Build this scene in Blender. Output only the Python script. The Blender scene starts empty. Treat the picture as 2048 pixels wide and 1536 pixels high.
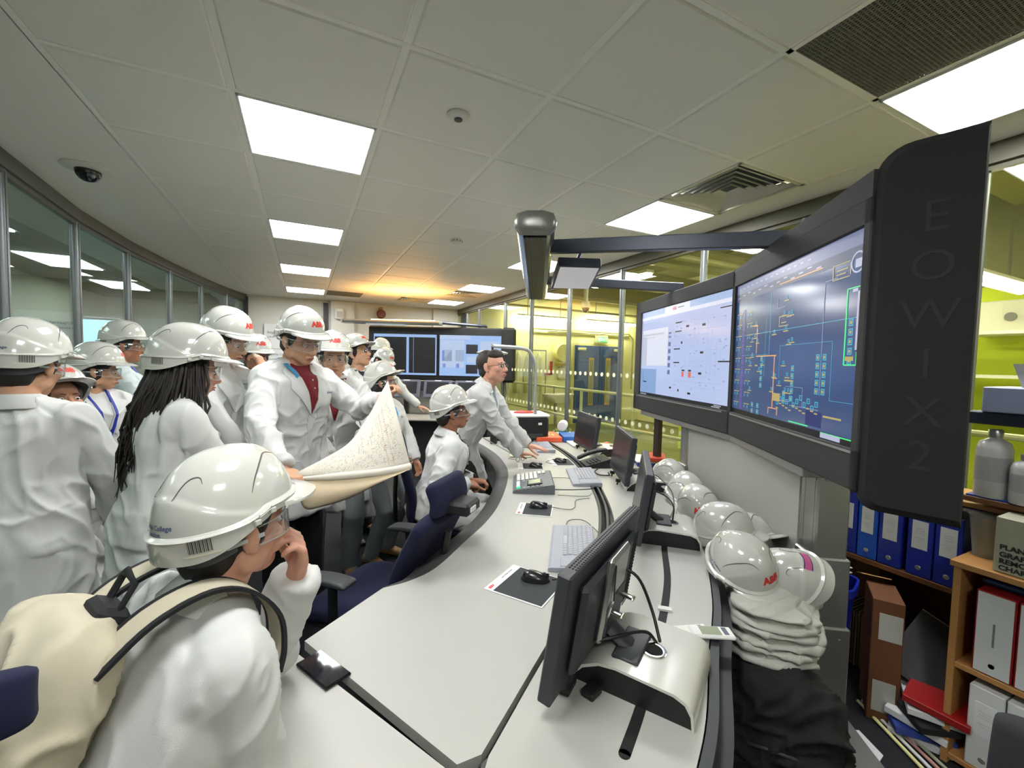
import bpy, math, random
import numpy as np
from mathutils import Vector, Matrix, Euler
from mathutils.bvhtree import BVHTree
random.seed(7); rng = np.random.default_rng(7)
PI = math.pi
scene = bpy.context.scene
COL = scene.collection

# ---------------------------------------------------------------- camera, world, exposure
EYE = 1.58
CF, YAW, PIT, ROL = 847.5, .4571, .0501, .0219
_F = np.array([math.sin(YAW)*math.cos(PIT), math.cos(YAW)*math.cos(PIT), -math.sin(PIT)])
_R0 = np.array([math.cos(YAW), -math.sin(YAW), 0]); _U0 = np.cross(_R0, _F)
_R = _R0*math.cos(ROL)+_U0*math.sin(ROL); _U = -_R0*math.sin(ROL)+_U0*math.cos(ROL)
cd = bpy.data.cameras.new('camera'); cam = bpy.data.objects.new('camera', cd); COL.objects.link(cam)
cd.sensor_fit = 'HORIZONTAL'; cd.sensor_width = 36; cd.lens = CF/2048*36; cd.clip_start = .02; cd.clip_end = 100
m4 = Matrix.Identity(4)
for i in range(3):
    m4[i][0] = _R[i]; m4[i][1] = _U[i]; m4[i][2] = -_F[i]
m4[0][3] = 0; m4[1][3] = 0; m4[2][3] = EYE
cam.matrix_world = m4
scene.camera = cam
w = bpy.data.worlds.new('world'); scene.world = w; w.use_nodes = True
w.node_tree.nodes['Background'].inputs[0].default_value = (.5, .55, .6, 1)
w.node_tree.nodes['Background'].inputs[1].default_value = .05
scene.view_settings.view_transform = 'Standard'; scene.view_settings.look = 'None'
scene.view_settings.gamma = 1; scene.view_settings.use_curve_mapping = False
scene.view_settings.exposure = 1.52
scene.cycles.max_bounces = 12; scene.cycles.diffuse_bounces = 6; scene.cycles.transparent_max_bounces = 20
PANEL = 12.0      # emission of the ceiling light panels
CEIL = 2.70

def ray(x, y): return _F+_R*(x-1024)/CF-_U*(y-768)/CF
def onz(x, y, z):
    d = ray(x, y); t = (z-EYE)/d[2]; return Vector((d[0]*t, d[1]*t, z))
def at(x, y, D):
    d = ray(x, y); t = D/math.hypot(d[0], d[1]); return Vector((d[0]*t, d[1]*t, EYE+d[2]*t))

# ---------------------------------------------------------------- materials
def lin(c):
    r = []
    for v in c[:3]:
        v = v/255.0
        r.append(v/12.92 if v <= .04045 else ((v+.055)/1.055)**2.4)
    return (r[0], r[1], r[2], 1)
MATS = {}
def mat(name, rgb=(200,200,200), rough=.5, metal=0, emis=0, noise=0, nscale=20, bump=0, bscale=60, spec=.5, alpha=1, coat=0, aniso=None, sheen=0):
    if name in MATS: return MATS[name]
    m = bpy.data.materials.new(name); m.use_nodes = True; MATS[name] = m
    nt = m.node_tree; b = nt.nodes['Principled BSDF']
    c = lin(rgb)
    b.inputs['Base Color'].default_value = c
    b.inputs['Roughness'].default_value = rough; b.inputs['Metallic'].default_value = metal
    b.inputs['Specular IOR Level'].default_value = spec
    b.inputs['Coat Weight'].default_value = coat
    b.inputs['Sheen Weight'].default_value = sheen
    m.diffuse_color = c
    if name.startswith(('screen_', 'scr_', 'fscr')) or (name[0] == 'f' and name[1].isdigit()):   # lit display pixels: black glass that emits
        b.inputs['Base Color'].default_value = (.008, .008, .010, 1)
    if emis:
        b.inputs['Emission Color'].default_value = c; b.inputs['Emission Strength'].default_value = emis
    if noise or bump:
        tc = nt.nodes.new('ShaderNodeTexCoord'); tc_out = tc.outputs['Object']
        if aniso:
            mp = nt.nodes.new('ShaderNodeMapping'); mp.inputs['Scale'].default_value = aniso
            nt.links.new(tc_out, mp.inputs['Vector']); tc_out = mp.outputs['Vector']
    if noise:
        n = nt.nodes.new('ShaderNodeTexNoise'); n.inputs['Scale'].default_value = nscale; n.inputs['Detail'].default_value = 3
        nt.links.new(tc_out, n.inputs['Vector'])
        mx = nt.nodes.new('ShaderNodeMix'); mx.data_type = 'RGBA'
        mx.inputs[6].default_value = tuple(v*(1-noise) for v in c[:3])+(1,)
        mx.inputs[7].default_value = tuple(min(1, v*(1+noise)) for v in c[:3])+(1,)
        nt.links.new(n.outputs['Fac'], mx.inputs[0]); nt.links.new(mx.outputs[2], b.inputs['Base Color'])
    if bump:
        n2 = nt.nodes.new('ShaderNodeTexNoise'); n2.inputs['Scale'].default_value = bscale; n2.inputs['Detail'].default_value = 4
        nt.links.new(tc_out, n2.inputs['Vector'])
        bp = nt.nodes.new('ShaderNodeBump'); bp.inputs['Strength'].default_value = bump; bp.inputs['Distance'].default_value = .01
        nt.links.new(n2.outputs['Fac'], bp.inputs['Height']); nt.links.new(bp.outputs['Normal'], b.inputs['Normal'])
    return m
def glass_mat(name, tint=(1,1,1), refl=1.0, ior=1.5, rough=0.0):
    if name in MATS: return MATS[name]
    m = bpy.data.materials.new(name); m.use_nodes = True; MATS[name] = m
    nt = m.node_tree; nt.nodes.remove(nt.nodes['Principled BSDF'])
    out = nt.nodes['Material Output']
    t = nt.nodes.new('ShaderNodeBsdfTransparent'); t.inputs[0].default_value = (*tint, 1)
    g = nt.nodes.new('ShaderNodeBsdfGlossy'); g.inputs['Roughness'].default_value = rough; g.inputs[0].default_value = (1,1,1,1)
    lw = nt.nodes.new('ShaderNodeLayerWeight'); lw.inputs[0].default_value = .5
    pw_ = nt.nodes.new('ShaderNodeMath'); pw_.operation = 'POWER'; pw_.inputs[1].default_value = 5
    fr = nt.nodes.new('ShaderNodeMath'); fr.operation = 'MULTIPLY_ADD'; fr.inputs[1].default_value = .95; fr.inputs[2].default_value = .045
    nt.links.new(lw.outputs['Facing'], pw_.inputs[0]); nt.links.new(pw_.outputs[0], fr.inputs[0])
    ml = nt.nodes.new('ShaderNodeMath'); ml.operation = 'MULTIPLY'; ml.inputs[1].default_value = refl; ml.use_clamp = True
    mx = nt.nodes.new('ShaderNodeMixShader')
    nt.links.new(fr.outputs[0], ml.inputs[0]); nt.links.new(ml.outputs[0], mx.inputs[0])
    nt.links.new(t.outputs[0], mx.inputs[1]); nt.links.new(g.outputs[0], mx.inputs[2]); nt.links.new(mx.outputs[0], out.inputs[0])
    m.diffuse_color = (*tint, .3)
    return m
def col_mat(name, rgb, **k): return mat(name, rgb, **k)

# ---------------------------------------------------------------- mesh helpers
def ellipse_ring(c, u, v, a, b, n, p=2.0, ph=0):
    r = []
    for i in range(n):
        t = 2*PI*i/n+ph; ct, st = math.cos(t), math.sin(t)
        r.append(c+u*(a*math.copysign(abs(ct)**(2/p), ct))+v*(b*math.copysign(abs(st)**(2/p), st)))
    return r
class MB:
    def __init__(s): s.v = []; s.f = []
    def add(s, vs, fs, M=None):
        o = len(s.v)
        s.v += [tuple(M @ Vector(p)) if M is not None else tuple(p) for p in vs]
        s.f += [tuple(i+o for i in f) for f in fs]; return s
    def box(s, c, d, M=None, bev=0):
        cx, cy, cz = c; x, y, z = d[0]/2, d[1]/2, d[2]/2
        if bev <= 0:
            vs = [(cx+i*x, cy+j*y, cz+k*z) for i in (-1,1) for j in (-1,1) for k in (-1,1)]
            fs = [(0,1,3,2),(4,6,7,5),(0,4,5,1),(2,3,7,6),(0,2,6,4),(1,5,7,3)]
            return s.add(vs, fs, M)
        b = min(bev, x*.95, y*.95, z*.95)
        bm_v = []; idx = {}
        # chamfered box: 24 verts
        for i in (-1,1):
            for j in (-1,1):
                for k in (-1,1):
                    idx[(i,j,k,0)] = len(bm_v); bm_v.append((cx+i*x, cy+j*(y-b), cz+k*(z-b)))
                    idx[(i,j,k,1)] = len(bm_v); bm_v.append((cx+i*(x-b), cy+j*y, cz+k*(z-b)))
                    idx[(i,j,k,2)] = len(bm_v); bm_v.append((cx+i*(x-b), cy+j*(y-b), cz+k*z))
        fs = []
        for i in (-1,1):
            q = [idx[(i,-1,-1,0)], idx[(i,1,-1,0)], idx[(i,1,1,0)], idx[(i,-1,1,0)]]; fs.append(q if i > 0 else q[::-1])
            q = [idx[(-1,i,-1,1)], idx[(-1,i,1,1)], idx[(1,i,1,1)], idx[(1,i,-1,1)]]; fs.append(q if i > 0 else q[::-1])
            q = [idx[(-1,-1,i,2)], idx[(1,-1,i,2)], idx[(1,1,i,2)], idx[(-1,1,i,2)]]; fs.append(q if i > 0 else q[::-1])
        for i in (-1,1):
            for j in (-1,1):
                q = [idx[(i,j,-1,0)], idx[(i,j,1,0)], idx[(i,j,1,1)], idx[(i,j,-1,1)]]; fs.append(q if i*j < 0 else q[::-1])
                q = [idx[(i,-1,j,0)], idx[(i,1,j,0)], idx[(i,1,j,2)], idx[(i,-1,j,2)]]; fs.append(q if i*j > 0 else q[::-1])
                q = [idx[(-1,i,j,1)], idx[(1,i,j,1)], idx[(1,i,j,2)], idx[(-1,i,j,2)]]; fs.append(q if i*j < 0 else q[::-1])
                for k in (-1,1):
                    q = [idx[(i,j,k,0)], idx[(i,j,k,1)], idx[(i,j,k,2)]]; fs.append(q if i*j*k > 0 else q[::-1])
        return s.add(bm_v, fs, M)
    def loft(s, rings, close=True, caps=True, M=None):
        n = len(rings[0]); vs = [p for r in rings for p in r]; fs = []
        for i in range(len(rings)-1):
            for j in range(n if close else n-1):
                a = i*n+j; b = i*n+(j+1) % n
                fs.append((a, b, b+n, a+n))
        if caps:
            fs.append(tuple(range(n))[::-1]); fs.append(tuple(range((len(rings)-1)*n, len(rings)*n)))
        return s.add(vs, fs, M)
    def cyl(s, p0, p1, r0, r1=None, n=16, M=None, caps=True):
        return s.tube([p0, p1], [r0, r0 if r1 is None else r1], n, M=M, caps=caps)
    def tube(s, pts, rad, n=8, M=None, caps=True, flat=1.0, side=None, rnd=False):
        pts = [Vector(p) for p in pts]
        if not isinstance(rad, (list, tuple)): rad = [rad]*len(pts)
        rings = []; prev = None
        for i, p in enumerate(pts):
            t = (pts[min(i+1, len(pts)-1)]-pts[max(i-1, 0)]).normalized()
            if side is not None:
                u = Vector(side); u = (u-t*u.dot(t)).normalized()
            else:
                if prev is None:
                    a = Vector((0,0,1)) if abs(t.z) < .9 else Vector((1,0,0)); u = t.cross(a).normalized()
                else: u = (prev-t*prev.dot(t)).normalized()
            prev = u; v = t.cross(u)
            rings.append((p, t, u, v, rad[i]))
        out = []
        if rnd:
            p, t, u, v, r = rings[0]
            for a in (78, 50, 25): q = math.radians(a); out.append(ellipse_ring(p-t*r*math.sin(q), u, v, r*math.cos(q), r*math.cos(q)*flat, n))
        for p, t, u, v, r in rings: out.append(ellipse_ring(p, u, v, r, r*flat, n))
        if rnd:
            p, t, u, v, r = rings[-1]
            for a in (25, 50, 78): q = math.radians(a); out.append(ellipse_ring(p+t*r*math.sin(q), u, v, r*math.cos(q), r*math.cos(q)*flat, n))
        return s.loft(out, True, caps, M)
    def ell(s, c, r, M=None, n=16, m=10):
        rings = []
        for i in range(1, m):
            a = -PI/2+PI*i/m
            rings.append([(c[0]+r[0]*math.cos(a)*math.cos(2*PI*j/n), c[1]+r[1]*math.cos(a)*math.sin(2*PI*j/n), c[2]+r[2]*math.sin(a)) for j in range(n)])
        return s.loft(rings, True, True, M)
    def prism(s, poly, z0, z1, M=None):
        n = len(poly); vs = [(p[0], p[1], z0) for p in poly]+[(p[0], p[1], z1) for p in poly]
        fs = [tuple(range(n))[::-1], tuple(range(n, 2*n))]+[(i, (i+1) % n, (i+1) % n+n, i+n) for i in range(n)]
        return s.add(vs, fs, M)
    def ribbon(s, L, Rr, z0, z1):   # strip between two polylines, with thickness
        n = len(L); vs = []
        for k in range(n): vs += [(L[k][0], L[k][1], z0), (Rr[k][0], Rr[k][1], z0), (Rr[k][0], Rr[k][1], z1), (L[k][0], L[k][1], z1)]
        fs = [(0,1,2,3), (4*n-1, 4*n-2, 4*n-3, 4*n-4)]
        for k in range(n-1):
            a = 4*k; b = a+4
            for i in range(4): j = (i+1) % 4; fs.append((a+i, b+i, b+j, a+j))
        return s.add(vs, fs)
    def lathe(s, prof, n=24, M=None):
        return s.loft([[(r*math.cos(2*PI*j/n), r*math.sin(2*PI*j/n), z) for j in range(n)] for r, z in prof], True, True, M)
    def quad(s, a, b, c, d, M=None): return s.add([a, b, c, d], [(0,1,2,3)], M)
    def mesh(s, name, smooth=None):
        me = bpy.data.meshes.new(name); me.from_pydata(s.v, [], s.f); me.update()
        if smooth: shade(me, smooth)
        return me
    def build(s, name, m, parent=None, smooth=None):
        return obj(name, s.mesh(name, smooth), m, parent)
def shade(me, ang=40):
    me.shade_smooth() if hasattr(me, 'shade_smooth') else None
    if ang < 179 and hasattr(me, 'set_sharp_from_angle'): me.set_sharp_from_angle(angle=math.radians(ang))
def fix_normals(me):
    import bmesh
    bm = bmesh.new(); bm.from_mesh(me); bmesh.ops.recalc_face_normals(bm, faces=bm.faces); bm.to_mesh(me); bm.free()
def obj(name, me, m=None, parent=None, label=None):
    fix_normals(me)
    o = bpy.data.objects.new(name, me); COL.objects.link(o)
    if m is not None:
        me.materials.clear()
        for q in (m if isinstance(m, (list, tuple)) else [m]): me.materials.append(q)
    if parent is not None: o.parent = parent
    if label: o['label'] = label
    return o
def tag(o, label=None, cat=None, group=None, kind=None):
    if label: o['label'] = label
    if cat: o['category'] = cat
    if group: o['group'] = group
    if kind: o['kind'] = kind
    return o
def struct(o): o['kind'] = 'structure'; return o
def thing(name, label, cat, loc=(0,0,0), rz=0, group=None):
    o = bpy.data.objects.new(name, None); COL.objects.link(o); o.empty_display_size = .05
    o.location = loc; o.rotation_euler = (0, 0, rz)
    return tag(o, label, cat, group)
def set_mw(o, M):
    l, q, s = M.decompose(); o.rotation_mode = 'XYZ'; o.location = l; o.rotation_euler = q.to_euler('XYZ')
def kids(o): return [c for c in bpy.data.objects if c.parent is o]
def dup(root, label=None, parent=None):
    r = root.copy(); COL.objects.link(r)
    r.parent = parent
    if label: r['label'] = label
    for c in kids(root):
        dup(c, parent=r)
    return r
def basis(o, x, y, z):
    M = Matrix.Identity(4)
    for i in range(3): M[i][0], M[i][1], M[i][2], M[i][3] = x[i], y[i], z[i], o[i]
    return M
def T(x, y, z): return Matrix.Translation((x, y, z))
def RZ(a): return Matrix.Rotation(a, 4, 'Z')
def RX(a): return Matrix.Rotation(a, 4, 'X')
def RY(a): return Matrix.Rotation(a, 4, 'Y')
def text_mesh(s, size=1.0, extrude=0.0, align='CENTER', bold=0):
    c = bpy.data.curves.new('txt', 'FONT'); c.body = s; c.size = size; c.extrude = extrude; c.offset = bold
    c.align_x = align; c.align_y = 'CENTER'; c.resolution_u = 3
    o = bpy.data.objects.new('txt', c); COL.objects.link(o)
    dg = bpy.context.evaluated_depsgraph_get()
    me = bpy.data.meshes.new_from_object(o.evaluated_get(dg))
    bpy.data.objects.remove(o); bpy.data.curves.remove(c)
    return me
def text_obj(s, size, M, m, parent=None, name='lettering', extrude=.0004, align='CENTER', bold=0):
    me = text_mesh(s, size, extrude, align, bold); me.transform(M)
    return obj(name, me, m, parent)
def poly_smooth(pts, n=8):   # Catmull-Rom
    P = [Vector(p) for p in pts]; P = [P[0]*2-P[1]]+P+[P[-1]*2-P[-2]]; out = []
    for i in range(1, len(P)-2):
        for k in range(n):
            t = k/n; a, b, c, d = P[i-1], P[i], P[i+1], P[i+2]
            out.append(.5*((2*b)+(c-a)*t+(2*a-5*b+4*c-d)*t*t+(3*b-a-3*c+d)*t**3))
    out.append(P[-2]); return out
def offset2(pts, d):   # offset a 2D polyline to its right by d
    out = []
    for i, p in enumerate(pts):
        a = pts[max(0, i-1)]; b = pts[min(len(pts)-1, i+1)]
        t = Vector((b[0]-a[0], b[1]-a[1])).normalized()
        out.append(Vector((p[0]+t.y*d, p[1]-t.x*d)))
    return out

white_paint = mat('white_paint', (205,203,196), .6)
# ---------------------------------------------------------------- room shell
ceil_m = mat('ceiling_tile', (224,222,212), .55, noise=.02, nscale=300, bump=.05, bscale=900)
bar_m = mat('ceiling_bar', (232,230,220), .45)
X0, Y0, TS = -.87, .98, .60
LIGHTS = [(c, k) for c in (1, 5) for k in (-4, -1, 2, 5, 8, 11) if (c, k) != (5, -4)]
VENTS = [(5, 1), (5, 9), (4, 11)]
GRILLES = [(4, -1), (2, 11)]
SKIP = set(LIGHTS+VENTS+GRILLES)
def cell(c, k): return X0+TS*c+TS/2, Y0+TS*k+TS/2
mb = MB()
for c in range(0, 6):
    for k in range(-5, 13):
        if (c, k) in SKIP: continue
        x, y = cell(c, k); h = .286; g = .278; zt, zb = CEIL+.001, CEIL-.006
        vs = [(x-h,y-h,zt),(x+h,y-h,zt),(x+h,y+h,zt),(x-h,y+h,zt),(x-g,y-g,zb),(x+g,y-g,zb),(x+g,y+g,zb),(x-g,y+g,zb)]
        mb.add(vs, [(0,1,5,4),(1,2,6,5),(2,3,7,6),(3,0,4,7),(4,5,6,7)])
ceiling = struct(mb.build('ceiling', ceil_m))
mb = MB()
for c in range(0, 7):
    mb.box((X0+TS*c, 3.4, CEIL+.004), (.030, 11.4, .012), bev=.002)
for k in range(-5, 14):
    mb.box((X0+1.8, Y0+TS*k, CEIL+.003), (3.6, .026, .012), bev=.002)
struct(mb.build('ceiling_grid', bar_m))
mb = MB()
mb.box((.6, 3.5, CEIL+.16), (5.2, 12.0, .02))
mb.prism([(-2.2,-2.4),(X0-.01,-2.4),(X0-.01,9.2),(-2.2,9.2)], CEIL-.002, CEIL+.03)
mb.prism([(X0+3.61,-2.4),(3.14,-2.4),(3.14,9.2),(X0+3.61,9.2)], CEIL-.002, CEIL+.03)
mb.box((.6, 8.95, CEIL+.012), (5.0, .3, .02)); mb.box((.6,-2.2,CEIL+.012), (5.0,.4,.02))
struct(mb.build('ceiling_margin', ceil_m))
frame_m = mat('light_frame', (215,215,210), .4)
led_m = mat('light_panel', (250,251,250), .5, emis=PANEL)
for (c, k) in LIGHTS:
    x, y = cell(c, k)
    where = {1: 'left', 5: 'right'}[c]
    nth = {-1:'overhead of the near desk end', 2:'nearest in view', 5:'second from the front', 8:'third from the front', 11:'farthest, near the back wall'}.get(k, 'behind the viewer' if k == -4 else 'at the wall behind the viewer')
    t = thing('ceiling_light', 'square white LED ceiling light in the %s row, %s' % (where, nth), 'ceiling light', (x, y, CEIL), 0, 'square LED ceiling lights')
    m = MB()
    for sx, sy, w_, h_ in ((-1,0,.014,.58),(1,0,.014,.58),(0,-1,.58,.014),(0,1,.58,.014)):
        m.box((sx*.283, sy*.283, -.002), (w_, h_, .014), bev=.003)
    m.build('light_frame', frame_m, t)
    MB().box((0,0,.001), (.552,.552,.008)).build('diffuser', led_m, t)
slat_m = mat('vent_slat', (196,194,180), .45); dark_m = mat('dark_void', (18,18,18), .9)
for (c, k) in VENTS:
    x, y = cell(c, k)
    lb = {(5,1):'large square air vent beside the right row of ceiling lights', (5,9):'small square air vent behind the third right ceiling light', (4,11):'square air vent left of the farthest right ceiling light'}[(c,k)]
    t = thing('ceiling_vent', lb, 'air vent', (x, y, CEIL), 0, 'square ceiling air vents')
    m = MB()
    for i in range(6):
        r = .285-i*.042; r2 = r-.026
        vs = []
        for (sx, sy) in ((-1,-1),(1,-1),(1,1),(-1,1)): vs += [(sx*r, sy*r, -.004), (sx*r2, sy*r2, .020), (sx*r2, sy*r2, .023), (sx*r, sy*r, -.001)]
        fs = []
        for q in range(4):
            a = 4*q; b = 4*((q+1) % 4)
            for e in range(4): f = (e+1) % 4; fs.append((a+e, b+e, b+f, a+f))
        m.add(vs, fs)
    m.build('louvres', slat_m, t)
    MB().box((0,0,.06), (.56,.56,.01)).build('duct', dark_m, t)
    m = MB()
    for sx, sy, w_, h_ in ((-1,0,.012,.6),(1,0,.012,.6),(0,-1,.6,.012),(0,1,.6,.012)): m.box((sx*.284, sy*.284, -.001), (w_ if sx == 0 else .020, h_ if sy == 0 else .020, .01))
    m.build('vent_frame', slat_m, t)
perf = mat('perforated_panel', (120,118,104), .7)
nt = perf.node_tree; b = nt.nodes['Principled BSDF']; tc = nt.nodes.new('ShaderNodeTexCoord')
ch = nt.nodes.new('ShaderNodeTexChecker'); ch.inputs['Scale'].default_value = 110
ch.inputs[1].default_value = lin((148,146,130)); ch.inputs[2].default_value = lin((62,60,52))
nt.links.new(tc.outputs['Object'], ch.inputs['Vector']); nt.links.new(ch.outputs['Color'], b.inputs['Base Color'])
for (c, k) in GRILLES:
    x, y = cell(c, k)
    t = thing('air_grille', 'dark perforated air return grille beside the ' + ('nearest right ceiling light' if k < 0 else 'farthest left ceiling light'), 'air grille', (x, y, CEIL))
    m = MB()
    n = 46; s_ = .56/n
    for i in range(n+1):
        m.box((-.28+i*s_, 0, 0), (.004, .56, .006)); m.box((0, -.28+i*s_, 0), (.56, .004, .006))
    m.build('grille_mesh', mat('grille_grey', (120,118,106), .6), t)
    MB().box((0,0,.03), (.56,.56,.01)).build('duct', mat('grille_void', (40,38,34), .9), t)
    m = MB()
    for sx, sy, w_, h_ in ((-1,0,.02,.6),(1,0,.02,.6),(0,-1,.6,.02),(0,1,.6,.02)): m.box((sx*.29, sy*.29, 0), (w_, h_, .01))
    m.build('grille_frame', bar_m, t)
def disc_thing(nm, lb, cat, x, y, prof, m1, extra=None):
    t = thing(nm, lb, cat, (x, y, CEIL))
    MB().lathe(prof, 32).build('housing', m1, t, smooth=40)
    return t
pw = mat('plastic_white', (214,212,200), .4)
t = disc_thing('ceiling_sensor', 'round white ceiling sensor with a dark centre between the light rows, nearest', 'sensor', .63, 1.89, [(.050,.0),(.052,-.012),(.044,-.022),(.03,-.026),(.001,-.026)], pw)
MB().lathe([(.019,-.024),(.018,-.031),(.001,-.033)], 20).build('sensor_eye', mat('grey_lens', (70,70,70), .3), t, smooth=40)
t = disc_thing('smoke_detector', 'white smoke detector on the ceiling farther back', 'smoke detector', 1.26, 3.77, [(.055,0),(.055,-.012),(.05,-.016),(.048,-.03),(.036,-.04),(.001,-.042)], pw)
m = MB()
for i in range(10):
    a = i*2*PI/10; m.box((.0485*math.cos(a), .0485*math.sin(a), -.023), (.006,.006,.01))
m.build('sensing_slots', dark_m, t)
t = disc_thing('dome_camera', 'dark glass dome camera in a white ring on the ceiling by the left glass wall', 'camera', -1.17, 3.50, [(.125,0),(.125,-.008),(.10,-.016),(.072,-.018),(.001,-.018)], pw)
MB().ell((0,0,-.02), (.062,.062,.062), n=28, m=16).build('dome', mat('dome_glass', (22,22,28), .08, spec=.8), t, smooth=180)
MB().ell((.03,-.035,-.052), (.016,.016,.016), n=12, m=8).build('lens', mat('lens_grey', (130,130,135), .15, metal=.6), t, smooth=180)

floor_m = mat('carpet', (46,46,50), .95, noise=.35, nscale=220, bump=.3, bscale=500, spec=.1)
MBf = MB().box((.6, 3.4, -.05), (5.0, 11.4, .1)); struct(MBf.build('floor', floor_m))
wall_m = mat('wall_cream', (200,200,192), .7, noise=.02, nscale=8)
struct(MB().box((1.0, 9.1, 1.35), (4.2, .2, 2.75)).build('wall_back', wall_m))
struct(MB().box((.6, -2.4, 1.35), (5.2, .2, 2.75)).build('wall_behind', wall_m))
m = MB(); m.box((.68, 8.95, 1.35), (.42, .14, 2.69)); struct(m.build('trim_1', wall_m))
m = MB(); m.box((2.75, 8.95, 1.35), (.55, .14, 2.69)); struct(m.build('trim_2', wall_m))
struct(MB().box((.38, 8.97, 1.35), (.08, .06, 2.6)).build('trim_3', mat('dark_trim', (40,42,46), .5)))
# left curved glass wall
steel = mat('brushed_steel', (150,150,148), .38, metal=.75, noise=.06, nscale=30, aniso=(40,40,2))
mull_m = mat('mullion_grey', (118,122,124), .35, metal=.55)
rail_m = mat('rail_grey', (98,98,92), .45, metal=.3)
LW = [(-.98,-2.3),(-1.05,-1.0),(-1.17,.1),(-1.31,1.15),(-1.43,2.3),(-1.53,3.45),(-1.60,4.52),(-1.57,5.50),(-1.46,6.48),(-1.32,7.46),(-1.14,8.35),(-.95,9.02)]
lglass = glass_mat('glass_left', (.80,.88,.84), 1.0, 1.52)
gl_y = glass_mat('glass_right', (.97,.98,.88), 1.0, 1.5)
def glass_wall(P, gm, n0, skipframe=()):
    n = n0
    for i in range(len(P)-1):
        a, b_ = Vector((*P[i],0)), Vector((*P[i+1],0)); L = (b_-a).length; d = (b_-a)/L; nrm = Vector((-d.y, d.x, 0))
        Mx = basis(a, d, nrm, Vector((0,0,1)))
        o = MB().box((L/2, 0, 1.34), (L-.01, .010, 2.5), Mx).build('window_%d' % n, gm); struct(o)
        f = MB(); f.tube([(0,.0,.06),(0,.0,2.62)], .028, 14, M=Mx)
        f.box((0,0,1.34), (.02,.06,2.5), Mx)
        f.build('window_frame', mull_m, o, smooth=40)
        n += 1
    return n
nw = glass_wall(LW, lglass, 1)
mb = MB(); L1 = offset2([Vector(p) for p in LW], -.04); L2 = offset2([Vector(p) for p in LW], .04)
mb.ribbon(L1, L2, 2.605, 2.70); mb.ribbon(offset2([Vector(p) for p in LW], -.02), offset2([Vector(p) for p in LW], .02), 2.575, 2.605)
struct(mb.build('trim_4', rail_m))
mb = MB(); mb.ribbon(L1, L2, 0, .09); struct(mb.build('baseboard_left', rail_m))
struct(MB().box((-.93, 8.98, 1.33), (.07,.09,2.66)).build('trim_5', mat('dark_frame', (60,64,64), .4, metal=.4)))
# right glass wall
RW = [(3.05,y) for y in (-2.3,-1.1,-.1,.92,1.75,2.56,3.58,4.58,5.58,6.5,7.67,8.35,9.0)]
nw = glass_wall([(x,y) for x,y in RW], gl_y, nw)
mb = MB(); mb.box((3.05,3.35,2.65), (.09,11.3,.10)); mb.box((3.05,3.35,2.59), (.04,11.3,.03)); struct(mb.build('trim_6', mat('rail_olive', (88,86,68), .5)))
struct(MB().box((3.05,3.35,.045), (.08,11.3,.09)).build('baseboard_right', rail_m))
struct(MB().box((3.03, 8.55, 1.3), (.1,.08,2.6)).build('trim_7', mat('dark_frame', (60,64,64), .4, metal=.4)))
# manifestation dots on the right glass
dot_m = mat('dot_film', (226,228,190), .6)
mb = MB()
y = .2
while y < 8.9:
    for z in (1.47, .98):
        mb.lathe([(.024,0),(.024,.0015)], 14, M=T(3.042, y, z) @ RY(-PI/2))
    y += .105
tag(mb.build('glass_marking', dot_m), 'rows of small pale round dots stuck across the right glass wall', 'glass marking', kind='stuff')
# beyond the right glass: process hall
hall_y = mat('hall_wall', (218,216,168), .7, noise=.03, nscale=3)
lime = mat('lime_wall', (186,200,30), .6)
struct(MB().box((6.0, 9.5, 2.0), (5.8, .2, 4.0)).build('wall_hall_back', hall_y))
struct(MB().box((8.8, 3.6, 2.0), (.2, 12, 4.0)).build('wall_hall_right', hall_y))
struct(MB().box((5.95, -2.35, 2.0), (5.6, .2, 4.0)).build('wall_hall_front', hall_y))
struct(MB().box((6.0, 3.5, -.06), (5.8, 12, .1)).build('floor_hall', mat('hall_floor', (110,112,72), .35, noise=.15, nscale=3)))
struct(MB().box((6.0, 3.5, 3.85), (5.8, 12.2, .1)).build('ceiling_hall', mat('hall_ceiling', (140,136,96), .8)))
struct(MB().box((3.12, 3.5, 3.3), (.1, 12, 1.18)).build('wall_above_glass', hall_y))
struct(MB().box((6.6, 3.1, .45), (.15, 5.6, .95)).build('wall_lime_low', lime))
struct(MB().box((6.2, 1.0, 1.22), (.12, 3.2, 2.44)).build('wall_lime', lime))
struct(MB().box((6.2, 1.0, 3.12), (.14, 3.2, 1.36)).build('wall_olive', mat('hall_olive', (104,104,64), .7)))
mb = MB()
for y in (1.5, 3.3, 5.1, 6.9, 8.6): mb.box((6, y, 3.35), (5.6,.12,.28)); mb.box((6, y, 3.2), (5.6,.22,.02)); mb.box((6, y, 3.5), (5.6,.22,.02))
for x in (4.4, 6.6): mb.box((x, 3.5, 3.62), (.1, 11.6, .16))
struct(mb.build('trim_8', mat('hall_steel', (150,146,92), .5)))
mb = MB()
for i, y in enumerate((4.2, 6.1, 7.9)): mb.tube([(3.4,y,3.05),(8.6,y,3.05)], .05, 10)
for z in (2.45,): mb.tube([(5.1,9.3,z),(8.2,9.3,z),(8.35,9.3,z-.12),(8.35,9.3,.9)], .022, 8)
mb.tube([(3.4,9.25,2.98),(8.6,9.25,2.95)], .03, 8); mb.tube([(5.6,9.37,2.4),(8.3,9.37,2.4)], .012, 6)
tag(mb.build('pipework', mat('pipe_olive', (130,128,84), .5)), 'pale olive pipes and conduit running along the hall walls beyond the glass', 'pipes')
tube_m = mat('tube_light', (255,252,225), .4, emis=22)
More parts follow.
